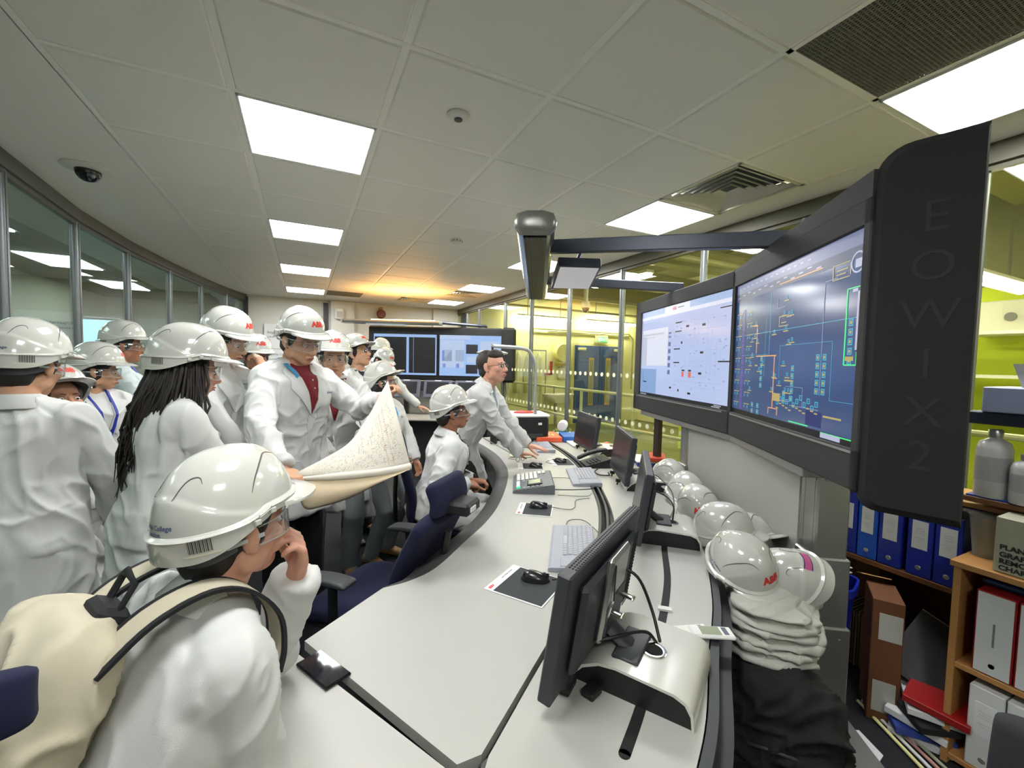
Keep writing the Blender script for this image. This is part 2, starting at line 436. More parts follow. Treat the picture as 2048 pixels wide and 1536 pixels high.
for i, (x0, x1, y, z, lb) in enumerate([(4.55,6.1,9.1,2.68,'bright tube light high on the hall wall left of the blue doors'),(6.55,8.2,9.1,2.68,'bright tube light above the blue double doors'),(4.0,5.4,1.35,2.28,'bright tube light before the lime green wall at the right picture edge')]):
    t = thing('tube_light', lb, 'tube light', ((x0+x1)/2, y, z), 0, 'tube lights in the hall')
    L = x1-x0
    MB().tube([(-L/2,0,0),(L/2,0,0)], .035, 12, rnd=True).build('tube', tube_m, t, smooth=60)
    MB().box((0,.0,.055), (L*.98,.09,.04), bev=.01).build('fitting', pw, t)
    for s2 in (-1,1): MB().box((s2*L*.3,.0,.3), (.015,.015,.46)).build('hanger', steel, t)
# extra lamps added under the roof to brighten the hall
for i, (x, y) in enumerate([(5.2,3.0),(5.2,6.2),(7.4,4.6),(7.4,.8),(4.6,-.5)]):
    t = thing('hall_fill_lamp', 'fill lamp added to the hall under the roof beams, ' + ('third bay from the doors','second bay from the doors','middle of the far side','far side near the lime wall','close to the lime wall end')[i], 'ceiling lamp', (x, y, 3.12), PI/2, 'fill lamps added under the hall roof')
    MB().box((0,0,0), (1.5,.12,.03)).build('diffuser', tube_m, t); MB().box((0,0,.04), (1.54,.16,.05)).build('fitting', pw, t)
blue_d = mat('door_blue', (44,72,130), .45)
door = MB(); door.box((7.2,9.36,1.06), (1.72,.06,2.16)); d = struct(door.build('door_1', mat('door_frame_cream', (205,200,140), .6)))
for i, x in enumerate((6.8, 7.6)):
    lf = MB(); lf.box((x,9.31,1.05), (.775,.05,2.06), bev=.004); l_ = lf.build('door_leaf', blue_d, d)
    p = MB(); p.box((x+(.12 if i == 0 else -.12),9.28,1.12), (.16,.02,1.28)); p.build('vision_frame', mat('door_wood', (170,140,60), .5), l_)
    p = MB(); p.box((x+(.12 if i == 0 else -.12),9.265,1.12), (.1,.012,1.18)); p.build('vision_pane', mat('vision_pane', (120,130,100), .15), l_)
    p = MB(); p.box((x+(-.2 if i == 0 else .2),9.27,1.98), (.26,.04,.07), bev=.01); p.build('door_closer', mat('closer', (200,196,140), .4, metal=.3), l_)
s_ = thing('exit_sign', 'green and white exit sign over the blue double doors', 'sign', (7.25, 9.3, 2.26))
MB().box((0,0,0), (.42,.05,.2), bev=.01).build('sign_box', mat('sign_grey', (170,176,140), .5), s_)
MB().box((.02,-.028,0), (.30,.004,.13)).build('sign_face', mat('exit_green', (70,180,110), .5, emis=.5), s_)
text_obj('EXIT', .11, T(.07,-.032,0) @ RX(PI/2), mat('sign_white', (240,255,240), .5, emis=.6), s_)
MB().box((-.09,-.031,0), (.05,.003,.09)).build('sign_pictogram', MATS['sign_white'], s_)
# hall handrail
mb = MB()
RP = [(4.0,8.9),(4.0,4.35),(4.1,3.6),(4.12,-1)]
for z in (1.17, .70): mb.tube([(x,y,z) for x,y in RP], .022, 8)
for (x,y) in ((4.0,8.3),(4.0,6.9),(4.0,5.6),(4.0,4.4),(4.07,3.0),(4.09,1.6),(4.1,.2)): mb.tube([(x,y,0),(x,y,1.17)], .024, 8)
tag(mb.build('handrail', mat('rail_pale', (170,172,130), .45)), 'two bar steel handrail in the hall just beyond the right glass wall', 'handrail')
# coats hanging by hall wall
hang_m = mat('coat_hall', (214,212,170), .85)
for i, x in enumerate((4.36,4.64,4.92,5.2)):
    t = thing('hanging_coat', 'white lab coat hanging on the hall coat rail, ' + ('first from the left','second from the left','third from the left','nearest the roller dispenser')[i], 'coat', (x, 9.1, .85), 0, 'lab coats on the hall rail')
    rings = []
    for j, (z, a, bb) in enumerate(((0,.10,.12),(.3,.095,.11),(.6,.085,.10),(.85,.08,.09),(.95,.05,.05),(1.0,.02,.02))):
        rings.append([(a*math.cos(q*2*PI/24)*(1+.14*math.sin(q*5*2*PI/24)), bb*math.sin(q*2*PI/24)*(1+.1*math.sin(q*7*2*PI/24)), z) for q in range(24)])
    MB().loft(rings).build('coat_body', hang_m, t, smooth=180)
    for s2 in (-1,1): MB().tube([(s2*.07,0,.88),(s2*.09,.03,.6),(s2*.09,.04,.3)], [.03,.035,.035], 10, rnd=True).build('sleeve', hang_m, t, smooth=180)
tag(MB().tube([(4.2,9.1,1.9),(5.4,9.1,1.9)], .014, 8).tube([(4.2,9.1,1.9),(4.2,9.1,0)], .014, 8).tube([(5.4,9.1,1.9),(5.4,9.1,0)], .014, 8).build('coat_rail', steel), 'steel coat rail with lab coats in the hall', 'coat rail')
t = thing('towel_dispenser', 'white soap dispenser beside a red bracket on the hall wall', 'dispenser', (6.02, 9.3, 1.35))
MB().box((0,0,0), (.24,.16,.32), bev=.04).build('dispenser_body', pw, t)
MB().box((-.34,0,.12), (.05,.06,.34)).box((-.42,0,-.04), (.2,.06,.05)).build('bracket', mat('red_plastic', (170,50,40), .5), t)
t = thing('wash_basin', 'pale wash basin below the dispenser beyond the glass', 'basin', (5.75, 9.05, .82))
MB().loft([ellipse_ring(Vector((0,0,z)), Vector((1,0,0)), Vector((0,1,0)), a, b2, 24, 3) for z, a, b2 in ((-.22,.2,.14),(-.08,.38,.22),(0,.42,.25),(.01,.38,.21),(-.06,.3,.16))], caps=True).build('bowl', pw, t, smooth=50)
MB().tube([(0,.1,-.22),(0,.1,-.82)], .04, 10).build('waste_pipe', steel, t); MB().tube([(0,.2,0),(0,.2,.18),(0,.08,.2)], .015, 8).build('tap', steel, t)
t = thing('roll_holder', 'round yellow paper roll on the hall wall', 'paper roll', (5.95, 9.22, 1.86)); MB().lathe([(.22,-.1),(.23,-.08),(.23,.08),(.22,.1)], 28, M=RX(PI/2)).build('roll', mat('roll_cream', (232,226,160), .6), t, smooth=40)
MB().box((0,.02,-.3), (.3,.18,.05)).build('shelf_bracket', mat('door_wood'), t)
t = thing('dome_camera', 'small white dome camera hanging beyond the right glass wall', 'camera', (3.6, 5.0, 2.38))
MB().lathe([(.03,.6),(.03,.1),(.06,.08),(.065,0),(.001,0)], 20).build('housing', pw, t, smooth=40)
MB().ell((0,0,-.01), (.05,.05,.055)).build('dome', MATS['dome_glass'], t, smooth=180)
t = thing('hall_shelf_unit', 'white shelving against the lime green wall beyond the glass', 'shelving', (5.7, 1.5, 0))
for z in (1.2, 1.55, 1.95): MB().box((.1,0,z), (.36,2.2,.03)).build('shelf', pw, t)
for y in (-1.1,-.35,.35,1.1): MB().box((-.06,y,1.1), (.03,.04,2.2)).build('post', pw, t)
t = thing('control_box', 'white wall box on the lime green wall beyond the glass', 'box', (6.08, 1.55, 2.12)); MB().box((0,0,0), (.12,.45,.32), bev=.01).build('case', pw, t); MB().lathe([(.04,0),(.04,.02)], 16, M=T(-.07,0,0) @ RY(-PI/2)).build('dial', mat('grey_plastic', (120,120,118), .5), t)
# beyond the left glass: corridor
cor_m = mat('corridor_wall', (140,152,126), .75, noise=.05, nscale=2)
struct(MB().box((-3.9, 4.2, 1.35), (.2, 16, 2.9)).build('wall_corridor', cor_m))
struct(MB().box((-2.4, 12.1, 1.35), (3.2, .2, 2.9)).build('wall_corridor_end', cor_m))
struct(MB().box((-2.4, -3.6, 1.35), (3.2, .2, 2.9)).build('wall_corridor_front', cor_m))
struct(MB().box((-1.0, 10.6, 1.35), (.2, 3.0, 2.9)).build('wall_corridor_side', cor_m))
struct(MB().box((-2.7, 4.2, -.06), (2.6, 16, .1)).build('floor_corridor', mat('corridor_floor', (84,90,84), .5)))
struct(MB().box((-2.9, 4.2, 2.86), (2.2, 16, .1)).build('ceiling_corridor', mat('corridor_ceiling', (120,126,112), .8)))
for i, (y, w_, lb) in enumerate(((3.0,.9,'first'),(5.2,1.0,'second'),(7.6,1.0,'third'),(9.9,.9,'fourth'))):
    o = struct(MB().box((-3.78, y, 1.05), (.06, w_, 2.1)).build('door_%d' % (i+2), mat('corridor_door', (88,98,96), .5)))
    MB().box((-3.74, y+.15, 1.3), (.02, .18, 1.2)).build('vision_pane', mat('vision_pane'), o); MB().tube([(-3.71,y-.35,1.05),(-3.71,y-.22,1.05)], .012, 8).build('door_handle', steel, o)
cl_m = mat('corridor_light', (240,250,255), .5, emis=5)
for i, y in enumerate((1.5,3.6,5.7,7.8,9.9)):
    t = thing('corridor_light', 'flat light panel in the corridor ceiling beyond the left glass, ' + ('nearest','second nearest','middle one','second farthest','farthest')[i], 'ceiling light', (-2.9, y, 2.80), 0, 'light panels in the corridor')
    MB().box((0,0,0), (.55,.9,.02)).build('diffuser', cl_m, t); MB().box((0,0,.012), (.6,.95,.02)).build('light_frame', pw, t)
t = thing('corridor_screen', 'lit blue screen in the corridor beyond the left glass', 'screen', (-2.6, 7.9, 1.78), 0)
MB().box((0,0,0), (.5,.05,.62), bev=.01).build('case', mat('black_plastic', (24,24,26), .45), t)
MB().box((0,-.028,.0), (.44,.004,.54)).build('display', mat('screen_cyan', (150,205,225), .4, emis=.9), t)
MB().box((0,.03,-.95), (.08,.05,1.65)).box((0,.03,-1.75), (.5,.3,.04)).build('stand', MATS['black_plastic'], t)
t = thing('fire_sign', 'small blue notice on the corridor wall beyond the left glass', 'notice', (-3.78, 6.4, 1.35)); MB().box((0,0,0), (.01,.22,.3)).build('notice_sheet', mat('notice_blue', (50,70,150), .6), t)
# things on the back wall
t = thing('fire_bell', 'dark red fire bell and beacon on the back wall', 'fire bell', (1.40, 8.9, 2.50))
MB().lathe([(.085,0),(.09,.03),(.07,.06),(.001,.07)], 28, M=RX(PI/2)).build('bell', mat('bell_red', (96,40,34), .4), t, smooth=40)
MB().ell((0,-.05,-.17), (.05,.05,.055)).build('beacon', mat('beacon_red', (170,30,36), .2), t, smooth=180)
MB().box((0,.04,.09), (.07,.1,.1), bev=.01).box((0,.04,-.1), (.05,.1,.3)).build('backplate', mat('box_brass', (150,120,70), .5), t)
t = thing('wall_speaker', 'small white box high on the back wall pillar', 'wall box', (.62, 8.84, 2.45)); MB().box((0,0,0), (.16,.1,.22), bev=.02).build('case', pw, t); MB().box((0,-.052,-.02), (.11,.006,.12)).build('grille', mat('grey_light', (170,170,165), .6), t)
t = thing('poster', 'white printed poster on the back wall at the left', 'poster', (-.22, 8.97, 1.62)); MB().box((0,0,0), (.86,.012,1.15)).build('sheet', mat('paper_white', (214,216,216), .7), t)
ink = mat('ink_dark', (50,54,70), .7)
for k, (s_, z, sz) in enumerate((('Imperial College', .42, .075), ('London', .34, .05), ('Imperial College London', .02, .055))):
    text_obj(s_, sz, T(-.38,-.008,z) @ RX(PI/2), ink, t, align='LEFT')
for z in (.12,-.07,-.14,-.2,-.3,-.33,-.4): MB().box((-.05,-.007,z), (.64,.003,.006)).build('rule', ink, t)
t = thing('notice_board', 'blue felt notice board with a wooden edge on the back wall', 'notice board', (1.55, 8.94, 1.45)); MB().box((0,0,0), (1.3,.04,1.0)).build('felt', mat('felt_blue', (40,66,150), .95), t)
MB().box((0,-.005,.52), (1.34,.06,.04)).box((-.66,-.005,0), (.03,.06,1.08)).box((.66,-.005,0), (.03,.06,1.08)).build('board_frame', mat('oak', (150,112,64), .5, noise=.15, nscale=12, aniso=(1,1,12)), t)
o = struct(MB().box((2.98,8.78,1.05), (.06,.36,2.1)).build('door_6', blue_d)); MB().box((2.94,8.78,1.5), (.02,.16,.7)).build('vision_pane', MATS['vision_pane'], o)
# ---------------------------------------------------------------- control desk
lam = mat('laminate_white', (168,167,161), .42, noise=.012, nscale=400)
edge_m = mat('edge_rubber', (58,60,58), .55, bump=.06, bscale=300)
black = mat('black_plastic', (24,24,26), .45)
dgrey = mat('dark_grey_plastic', (50,52,56), .5)
chan_m = mat('channel_black', (9,9,9), .7)
alu = mat('aluminium', (168,168,164), .32, metal=.8, noise=.05, nscale=30, aniso=(60,60,2))
FRONT = poly_smooth([(.26,1.57,0),(.37,1.585,0),(.49,1.65,0),(.67,1.83,0),(.84,2.0,0),(1.01,2.21,0),(1.22,2.54,0),(1.40,2.88,0),(1.50,3.16,0),(1.58,3.5,0),(1.62,3.9,0),(1.63,4.35,0)], 6)
G1L = poly_smooth([(.34,.80,0),(.57,.985,0),(.86,1.22,0),(1.10,1.44,0),(1.36,1.72,0),(1.62,2.08,0),(1.90,2.60,0),(2.09,3.05,0),(2.24,3.57,0),(2.33,4.1,0),(2.34,4.35,0)], 6)
G1R = poly_smooth([(.352,.790,0),(.580,.974,0),(.872,1.203,0),(1.120,1.418,0),(1.43,1.68,0),(1.69,2.05,0),(1.97,2.57,0),(2.16,3.02,0),(2.31,3.55,0),(2.40,4.1,0),(2.41,4.35,0)], 6)
REAR = poly_smooth([(.70,.56,0),(.86,.66,0),(1.08,.83,0),(1.32,1.01,0),(1.64,1.31,0),(1.86,1.57,0),(2.25,2.09,0),(2.46,2.5,0),(2.66,3.1,0),(2.78,3.7,0),(2.80,4.1,0),(2.80,4.35,0)], 6)
desk = thing('control_desk', 'long curved white control room desk with dark rubber bumper edge and cable channel', 'desk', (1.4, 2.2, 0))
iD = T(-1.4,-2.2,0)
def dbuild(m, nm, mt, sm=None, par=None):
    o = m.build(nm, mt, par or desk, smooth=sm)
    if par is None: o.matrix_parent_inverse = T(-1.4,-2.2,0)
    return o
polyA = [(0.0,1.36)]+[(p.x,p.y) for p in FRONT]+[(p.x,p.y) for p in reversed(G1L)]+[(.285,.80)]
m = MB(); m.prism(polyA, .712, .74); dbuild(m, 'worktop', lam)
polyB = [(-.03,1.33),(.265,.795),(.31,.70),(.20,.45),(.02,.50),(-.12,.78),(-.16,1.05),(-.10,1.28)]
m = MB(); m.prism(polyB, .712, .74); dbuild(m, 'side_worktop', lam)
def arc_corner(): return [(.36,.785),(.325,.755),(.318,.73),(.33,.70),(.52,.42),(.60,.40)]
polyC = [(p.x,p.y) for p in G1R[::-1]]+arc_corner()[1:]+[(.66,.50)]+[(p.x,p.y) for p in REAR]
m = MB(); m.prism(polyC, .712, .74); dbuild(m, 'rear_worktop', lam)
m = MB(); m.prism([(.318,.73),(.33,.70),(.52,.42),(.505,.40),(.31,.69),(.30,.735),(.335,.785),(.35,.79)], .690, .737); dbuild(m, 'corner_edging', edge_m)
m = MB(); m.ribbon(G1L, G1R, .69, .705); dbuild(m, 'cable_channel', chan_m)
m = MB(); m.ribbon(offset2(G1L[22:],.002), offset2(G1L[22:],.014), .70, .748); m.ribbon(offset2(G1L[22:],.040), offset2(G1L[22:],.052), .70, .746); dbuild(m, 'channel_rails', dgrey)
# bumper with sloping face
n = len(FRONT); rings = []
for i, p in enumerate(FRONT):
    a = FRONT[max(0,i-1)]; b_ = FRONT[min(n-1,i+1)]; t = (b_-a).normalized(); nr = Vector((-t.y, t.x, 0))
    f = i/(n-1); wd = .012+.085*min(1, f/.16)*min(1, (1-f)/.05+.3)
    rings.append([p+Vector((0,0,.741)), p+nr*wd*.5+Vector((0,0,.738)), p+nr*wd*.9+Vector((0,0,.724)), p+nr*wd+Vector((0,0,.705)), p+nr*wd*.9+Vector((0,0,.685)), p+Vector((0,0,.68))])
dbuild(MB().loft(rings), 'edge_bumper', edge_m, 60)
m = MB(); m.ribbon(offset2(REAR,.004), offset2(REAR,.028), .0, .742); dbuild(m, 'back_panel', dgrey)
m = MB(); m.ribbon(offset2(REAR,.028), offset2(REAR,.062), .0, .70); dbuild(m, 'back_rail', black)
m = MB(); m.ribbon(offset2(REAR,-.06), offset2(REAR,-.42), .0, .711); dbuild(m, 'base_cabinet', dgrey)
m = MB()
m.prism([(.02,1.30),(.3,.86),(.6,.95),(.5,1.3),(.3,1.5)], 0.02, .711); m.prism([(-.02,1.0),(.22,.78),(.2,.6),(.05,.62)], .02, .711); dbuild(m, 'pedestal', dgrey)
SL = poly_smooth([(1.62,1.50,0),(1.51,1.42,0),(1.31,1.21,0),(1.16,1.075,0),(1.03,.97,0),(.88,.855,0),(.74,.75,0),(.62,.67,0)], 5)
m = MB(); m.ribbon(offset2(SL,-.013), offset2(SL,.013), .736, .7408)
m.lathe([(.013,.736),(.013,.7408)], 14, M=T(.62,.67,0)); dbuild(m, 'cable_slot', chan_m)
m = MB(); m.box((0,0,0), (.022,.045,.012), M=T(1.115,1.035,.742) @ RZ(.85)); dbuild(m, 'slot_connector', mat('cable_white', (205,205,200), .4))

# ---------------------------------------------------------------- monitors, risers
disp_off = mat('display_off', (36,37,42), .28, spec=.5)
vent_m = mat('vent_black', (8,8,8), .9)
chrome = mat('chrome', (200,200,198), .12, metal=1)
bronze = mat('cable_bronze', (120,70,40), .4)
def monitor(px, py, ang, lab, z=.785, w=.56, h=.325, tilt=8, detail=False, grp='desk monitors', nm='monitor'):
    t = thing(nm, lab, 'monitor', (px, py, .74), math.radians(ang), grp)   # origin below bottom centre; screen faces +Y
    M0 = T(0,0,z-.74) @ RX(math.radians(tilt))
    m = MB(); m.box((0,-.012,h/2), (w,.034,h), M0, bev=.004)
    m.build('housing', dgrey, t)
    m = MB(); m.box((0,-.040,h*.5), (w*.78,.026,h*.72), M0, bev=.012); m.build('back_cover', dgrey, t)
    m = MB(); m.box((0,.0058,h/2+.008), (w-.036,.002,h-.052), M0); m.build('display', disp_off, t)
    if detail:
        m = MB()
        for i in range(46):
            for j in range(3): m.box((-w*.42+i*.0104*w/.5, -.006-j*.008, h+.0003), (.006,.004,.0012), M0)
        v_ = m.build('vent_slots', vent_m, t); tag(v_, kind='stuff')
        m = MB()
        for i in range(6):
            for j in range(22): m.box((w/2*.74-i*.009, -.0535, .05+j*.011), (.005,.0012,.006), M0)
        tag(m.build('vent_holes', vent_m, t), kind='stuff')
        m = MB(); m.box((-.02,-.062,h*.58), (.15,.018,.24), M0, bev=.008); m.build('mount_plate', alu, t)
        for s_ in (-1,1):
            m = MB(); m.cyl((-.02+.05*s_,-.07,h*.5), (-.02+.05*s_,-.105,h*.5), .007, n=12, M=M0); m.box((-.02+.05*s_,-.108,h*.5), (.026,.008,.008), M0, bev=.003); m.build('thumb_screw', chrome, t)
        m = MB(); m.tube([(-.08,-.066,h*.3),(-.085,-.08,h*.62),(-.08,-.07,h*.9)], .005, 6, M=M0); m.build('cable_clip', chrome, t)
    m = MB(); m.box((0,-.062,h*.42), (.12,.022,.12), M0, bev=.006)
    m.tube([(0,-.075,.11+z-.785),(0,-.11,.085),(0,-.135,.072)], .032, 10, flat=.55); m.box((0,-.14,.078), (.15,.07,.012), bev=.004)
    m.build('stand_neck', dgrey, t, smooth=40)
    for s_ in (-1,1):
        m = MB(); m.box((s_*.11, .01, -.010), (.02,.03,.02), M0); m.tube([(s_*.11,.01,-.02),(s_*.11,.012,-.04)], .006, 6, M=M0); m.build('foot_clip', black, t)
    return t
def mp(a, b, ang):   # bottom centre from the near and far top corners, pulled towards the screen side
    return (a[0]+b[0])/2, (a[1]+b[1])/2
def place_mon(near, far, lab, **k):
    d = Vector((far[0]-near[0], far[1]-near[1])); ang = math.degrees(math.atan2(d.y, d.x))   # local x: near -> far, +Y = screen side
    c = Vector(near)+d.normalized()*.28; nrm = Vector((-d.y, d.x)).normalized(); c += nrm*.045
    return monitor(c.x, c.y, ang, lab, **k)
M1_ = place_mon((.515,.785), (1.02,1.10), 'nearest black monitor on the desk, seen from behind with vents and chrome screws', detail=True)
M2_ = place_mon((1.34,1.37), (1.73,1.81), 'second black monitor from the viewer, seen edge on over the white riser')
M3_ = place_mon((1.93,2.11), (2.24,2.66), 'third black monitor from the viewer, its dark screen facing left beside the desk phone')
M4_ = place_mon((2.36,3.03), (2.53,3.60), 'farthest black monitor on the curved desk, beside the orange box')
riser_m = mat('riser_white', (205,204,196), .18, coat=.4)
def riser(px, py, ang, lab, L=.27, W=.31):
    t = thing('monitor_riser', lab, 'monitor riser', (px, py, .74), math.radians(ang), 'white arched monitor risers')
    prof = []   # (x across, z): arch from the low screen side to the high rear side
    out = [(-W/2,.0),(-W/2,.018),(-W/2+.03,.05),(-W/2+.075,.072),(-W/2+.12,.078),(W/2-.045,.072),(W/2-.018,.062),(W/2-.004,.04),(W/2,.0)]
    inn = [(x*.965, z-.007 if z > .01 else z) for x, z in out]
    rings = []
    for y in (-L/2, L/2): rings.append([(x, y, z) for x, z in out]+[(x, y, z) for x, z in inn[::-1]])
    MB().loft(rings).build('arch_shell', riser_m, t, smooth=45)
    for s_ in (-1,1):
        poly = [(x*.96, z-.008) for x, z in out[1:-1]]+[(W/2*.955,.0),(-W/2*.955,.0)]
        y0 = s_*(L/2-.006); vs = [(x, y0, max(z,0)) for x, z in poly]+[(x, y0-s_*.004, max(z,0)) for x, z in poly]; k = len(poly)
        MB().add(vs, [tuple(range(k)), tuple(range(k,2*k))[::-1]]+[(i,(i+1)%k,(i+1)%k+k,i+k) for i in range(k)]).build('end_panel', black, t)
    M = T(.03,-.01,.0755) @ RY(.04)
    MB().lathe([(.034,0),(.034,.003),(.028,.004),(.024,.0035),(.024,.0)], 28, M=M).build('grommet', chrome, t, smooth=40)
    MB().lathe([(.020,0),(.020,.0042)], 20, M=M @ T(.004,0,0)).build('grommet_hole', vent_m, t)
    return t
R1_ = riser(.835,.845, 29, 'nearest white arched riser behind the closest monitor, with chrome grommet')
R2_ = riser(1.60,1.51, 45, 'white arched riser under the second monitor, with black end panel')
R3_ = riser(2.13,2.20, 60, 'third white riser under the monitor beside the phone')
R4_ = riser(2.58,3.15, 73, 'white riser under the farthest desk monitor')
# local x of the riser points to the rear: rotate so W runs across the desk
for r_, a in ((R1_,-58.6),(R2_,-43),(R3_,-30),(R4_,-17)): r_.rotation_euler.z = math.radians(a)
cab = mat('cable_black', (16,16,18), .4)
def cable(pts, r, lab, m_=None, grp=None, nm='cable'):
    o = MB().tube(poly_smooth(pts, 6), r, 7, rnd=True).build(nm, m_ or cab, None, smooth=180); tag(o, lab, 'cable', grp); return o
cable([(.79,.99,.955),(.84,.975,.975),(.885,.93,.955),(.900,.885,.88),(.885,.835,.818)], .0045, 'thick black cable looping from the nearest monitor down to the riser grommet')
cable([(.66,.88,.845),(.72,.85,.862),(.79,.84,.865),(.85,.845,.845),(.872,.835,.818)], .0045, 'black cable running level from the nearest monitor into the chrome grommet')
cable([(1.60,1.66,.93),(1.66,1.66,.92),(1.70,1.60,.90),(1.68,1.53,.87),(1.645,1.50,.818)], .004, 'black cable with a bronze plug behind the second monitor', cab)
cable([(1.70,1.74,1.0),(1.77,1.72,.96),(1.80,1.66,.9),(1.76,1.60,.84),(1.66,1.53,.818)], .0035, 'thin grey cable curling behind the second monitor', mat('cable_grey', (110,112,112), .4))
cable([(2.19,2.30,.90),(2.24,2.32,.90),(2.26,2.28,.87),(2.20,2.22,.817)], .004, 'short black cable behind the third monitor')

# keyboards
kb_m = mat('keyboard_pale', (150,152,163), .5); key_m = mat('key_pale', (166,168,178), .5)
def keyboard(px, py, ang, lab, L=.46, W=.20, pad=True, z=.741, grp='grey keyboards on the control desk'):
    t = thing('keyboard', lab, 'keyboard', (px, py, z), math.radians(ang), grp)
    rings = []
    for x in (-L/2, L/2): rings.append([(x,-W/2,0),(x,-W/2,.012),(x,-W/2+.01,.016),(x,W/2-.006,.028),(x,W/2,.024),(x,W/2,0)])
    MB().loft(rings).build('keyboard_case', kb_m, t)
    m = MB(); m.box((0,0,-.0005), (L*.99,W*.98,.010)); m.build('keyboard_base', black, t)
    y0 = -W/2+(.055 if pad else .02); rows = 6; step = (W/2-.012-y0)/rows
    m = MB()
    x1 = L/2-.105; x0 = -L/2+.012
    for r in range(rows):
        y = y0+step*(r+.5); z_ = .0175+(y+W/2)*.060
        x = x0+(.004*r) % .012
        while x < x1-.014:
            wk = .0165 if not (r == 0 and abs(x-(x0+x1)/2) < .05) else .10
            if x+wk > x1: break
            m.box((x+wk/2, y, z_), (wk-.0025, step-.0035, .006), bev=.0015); x += wk+.0015
    tag(m.build('key', key_m, t), kind='stuff')
    m = MB()
    m.box((L/2-.054,.012,.0215), (.085,W*.62,.006), RX(.06), bev=.002)
    m.build('touchpad', kb_m, t)
    return t
keyboard(1.095,1.565, 236, 'pale grey keyboard with palm rest between the nearest monitor and the mouse pad')
keyboard(1.85,2.54, 243, 'flat grey keyboard pushed up to the cable channel by the third monitor', L=.44)
keyboard(2.13,3.60, 248, 'pale keyboard farthest away beside the white helmet and orange box', L=.44, W=.17)
# mouse pads and mice
pad_w = mat('pad_white', (226,226,224), .6); pad_d = mat('pad_dark', (52,56,58), .8, noise=.2, nscale=30); red_l = mat('logo_red', (206,46,40), .5)
mouse_m = mat('mouse_black', (20,20,22), .28, coat=.2)
def mousepad(px, py, ang, lab, logo=False, w=.25, d=.21):
    t = thing('mouse_pad', lab, 'mouse pad', (px, py, .7405), math.radians(ang), 'white edged mouse pads')
    MB().box((0,0,.001), (w,d,.003), bev=.001).build('pad_sheet', pad_w, t)
    MB().box((.0,.016,.0028), (w-.012,d-.044,.0010)).build('pad_surface', pad_d, t)
    if logo:
        text_obj('ABB', .017, T(w/2-.026,-d/2+.017,.0030), red_l, t, name='logo', bold=.0004)
        text_obj('Imperial College London', .008, T(-.03,-d/2+.018,.0030), mat('ink_grey', (120,124,130), .6), t)
    return t
def mouse(px, py, ang, lab, z=.7445):
    t = thing('computer_mouse', lab, 'mouse', (px, py, z), math.radians(ang), 'black computer mice')
    rings = []
    for f in np.linspace(-1, 1, 11):
        w_ = .031*(1-.25*f*f)*math.sqrt(max(.02, 1-abs(f)**4)); h_ = (.036-.010*f-.006*f*f)*math.sqrt(max(.03, 1-abs(f)**3.2))
        rings.append([(w_*math.cos(a), f*.056, max(0, h_*math.sin(a)) if math.sin(a) > 0 else 0) for a in np.linspace(0, 2*PI, 17)[:-1]])
    MB().loft(rings).build('mouse_body', mouse_m, t, smooth=60)
    MB().lathe([(.008,-.004),(.009,0),(.008,.004)], 14, M=T(0,.034,.025) @ RY(PI/2)).build('scroll_wheel', dgrey, t)
    m = MB(); m.box((0,.03,.0225), (.0012,.045,.015)); m.build('button_split', vent_m, t)
    return t
mousepad(.755,1.375, 214, 'large dark mouse pad with white edge nearest the viewer', True, w=.22, d=.24)
mouse(.80,1.385, 235, 'black mouse on the nearest mouse pad')
mousepad(1.19,2.085, 235, 'mouse pad with white margin below the grey control phone', True, w=.2, d=.20)
mouse(1.22,2.10, 235, 'black mouse on the pad below the grey control phone')
mousepad(1.655,2.99, 245, "small dark mouse pad under the standing man's hand", w=.2, d=.2)
mouse(1.68,2.95, 240, "black mouse under the standing man's hand")
mousepad(1.97,3.02, 250, 'dark mouse pad by the farthest monitor', w=.24, d=.19)
mouse(1.96,3.02, 235, 'black mouse on the pad by the farthest monitor')
def wire(pts, lab): return cable([(x,y,.7455) if len(p) == 2 else p for p in pts for (x,y) in [p[:2]]], .0018, lab, cab, 'thin mouse and keyboard wires', 'wire')
wire([(.86,1.36),(.95,1.33),(1.0,1.30)], 'thin wire from the nearest mouse under the monitor')
wire([(1.28,2.09),(1.36,2.0),(1.42,2.02),(1.50,2.12),(1.60,2.12)], 'thin wire looping from the second mouse to the cable channel')
wire([(1.16,1.72),(1.26,1.85),(1.34,1.83),(1.33,1.72),(1.30,1.62)], 'thin wire curling above the nearest keyboard')
wire([(1.62,2.62),(1.75,2.55),(1.80,2.42),(1.86,2.48)], 'thin wire from the control phone across the flat keyboard')
wire([(1.45,2.25),(1.6,2.16),(1.68,2.2)], 'thin wire from the control phone to the channel edge')
cable([(1.46,2.30,.765),(1.58,2.26,.762),(1.70,2.24,.76),(1.78,2.30,.756)], .0035, 'thicker black cord behind the grey control phone')
wire([(1.97,2.95),(1.88,2.98),(1.84,3.06),(1.95,3.12),(2.05,3.13)], 'thin wire around the far mouse pad')
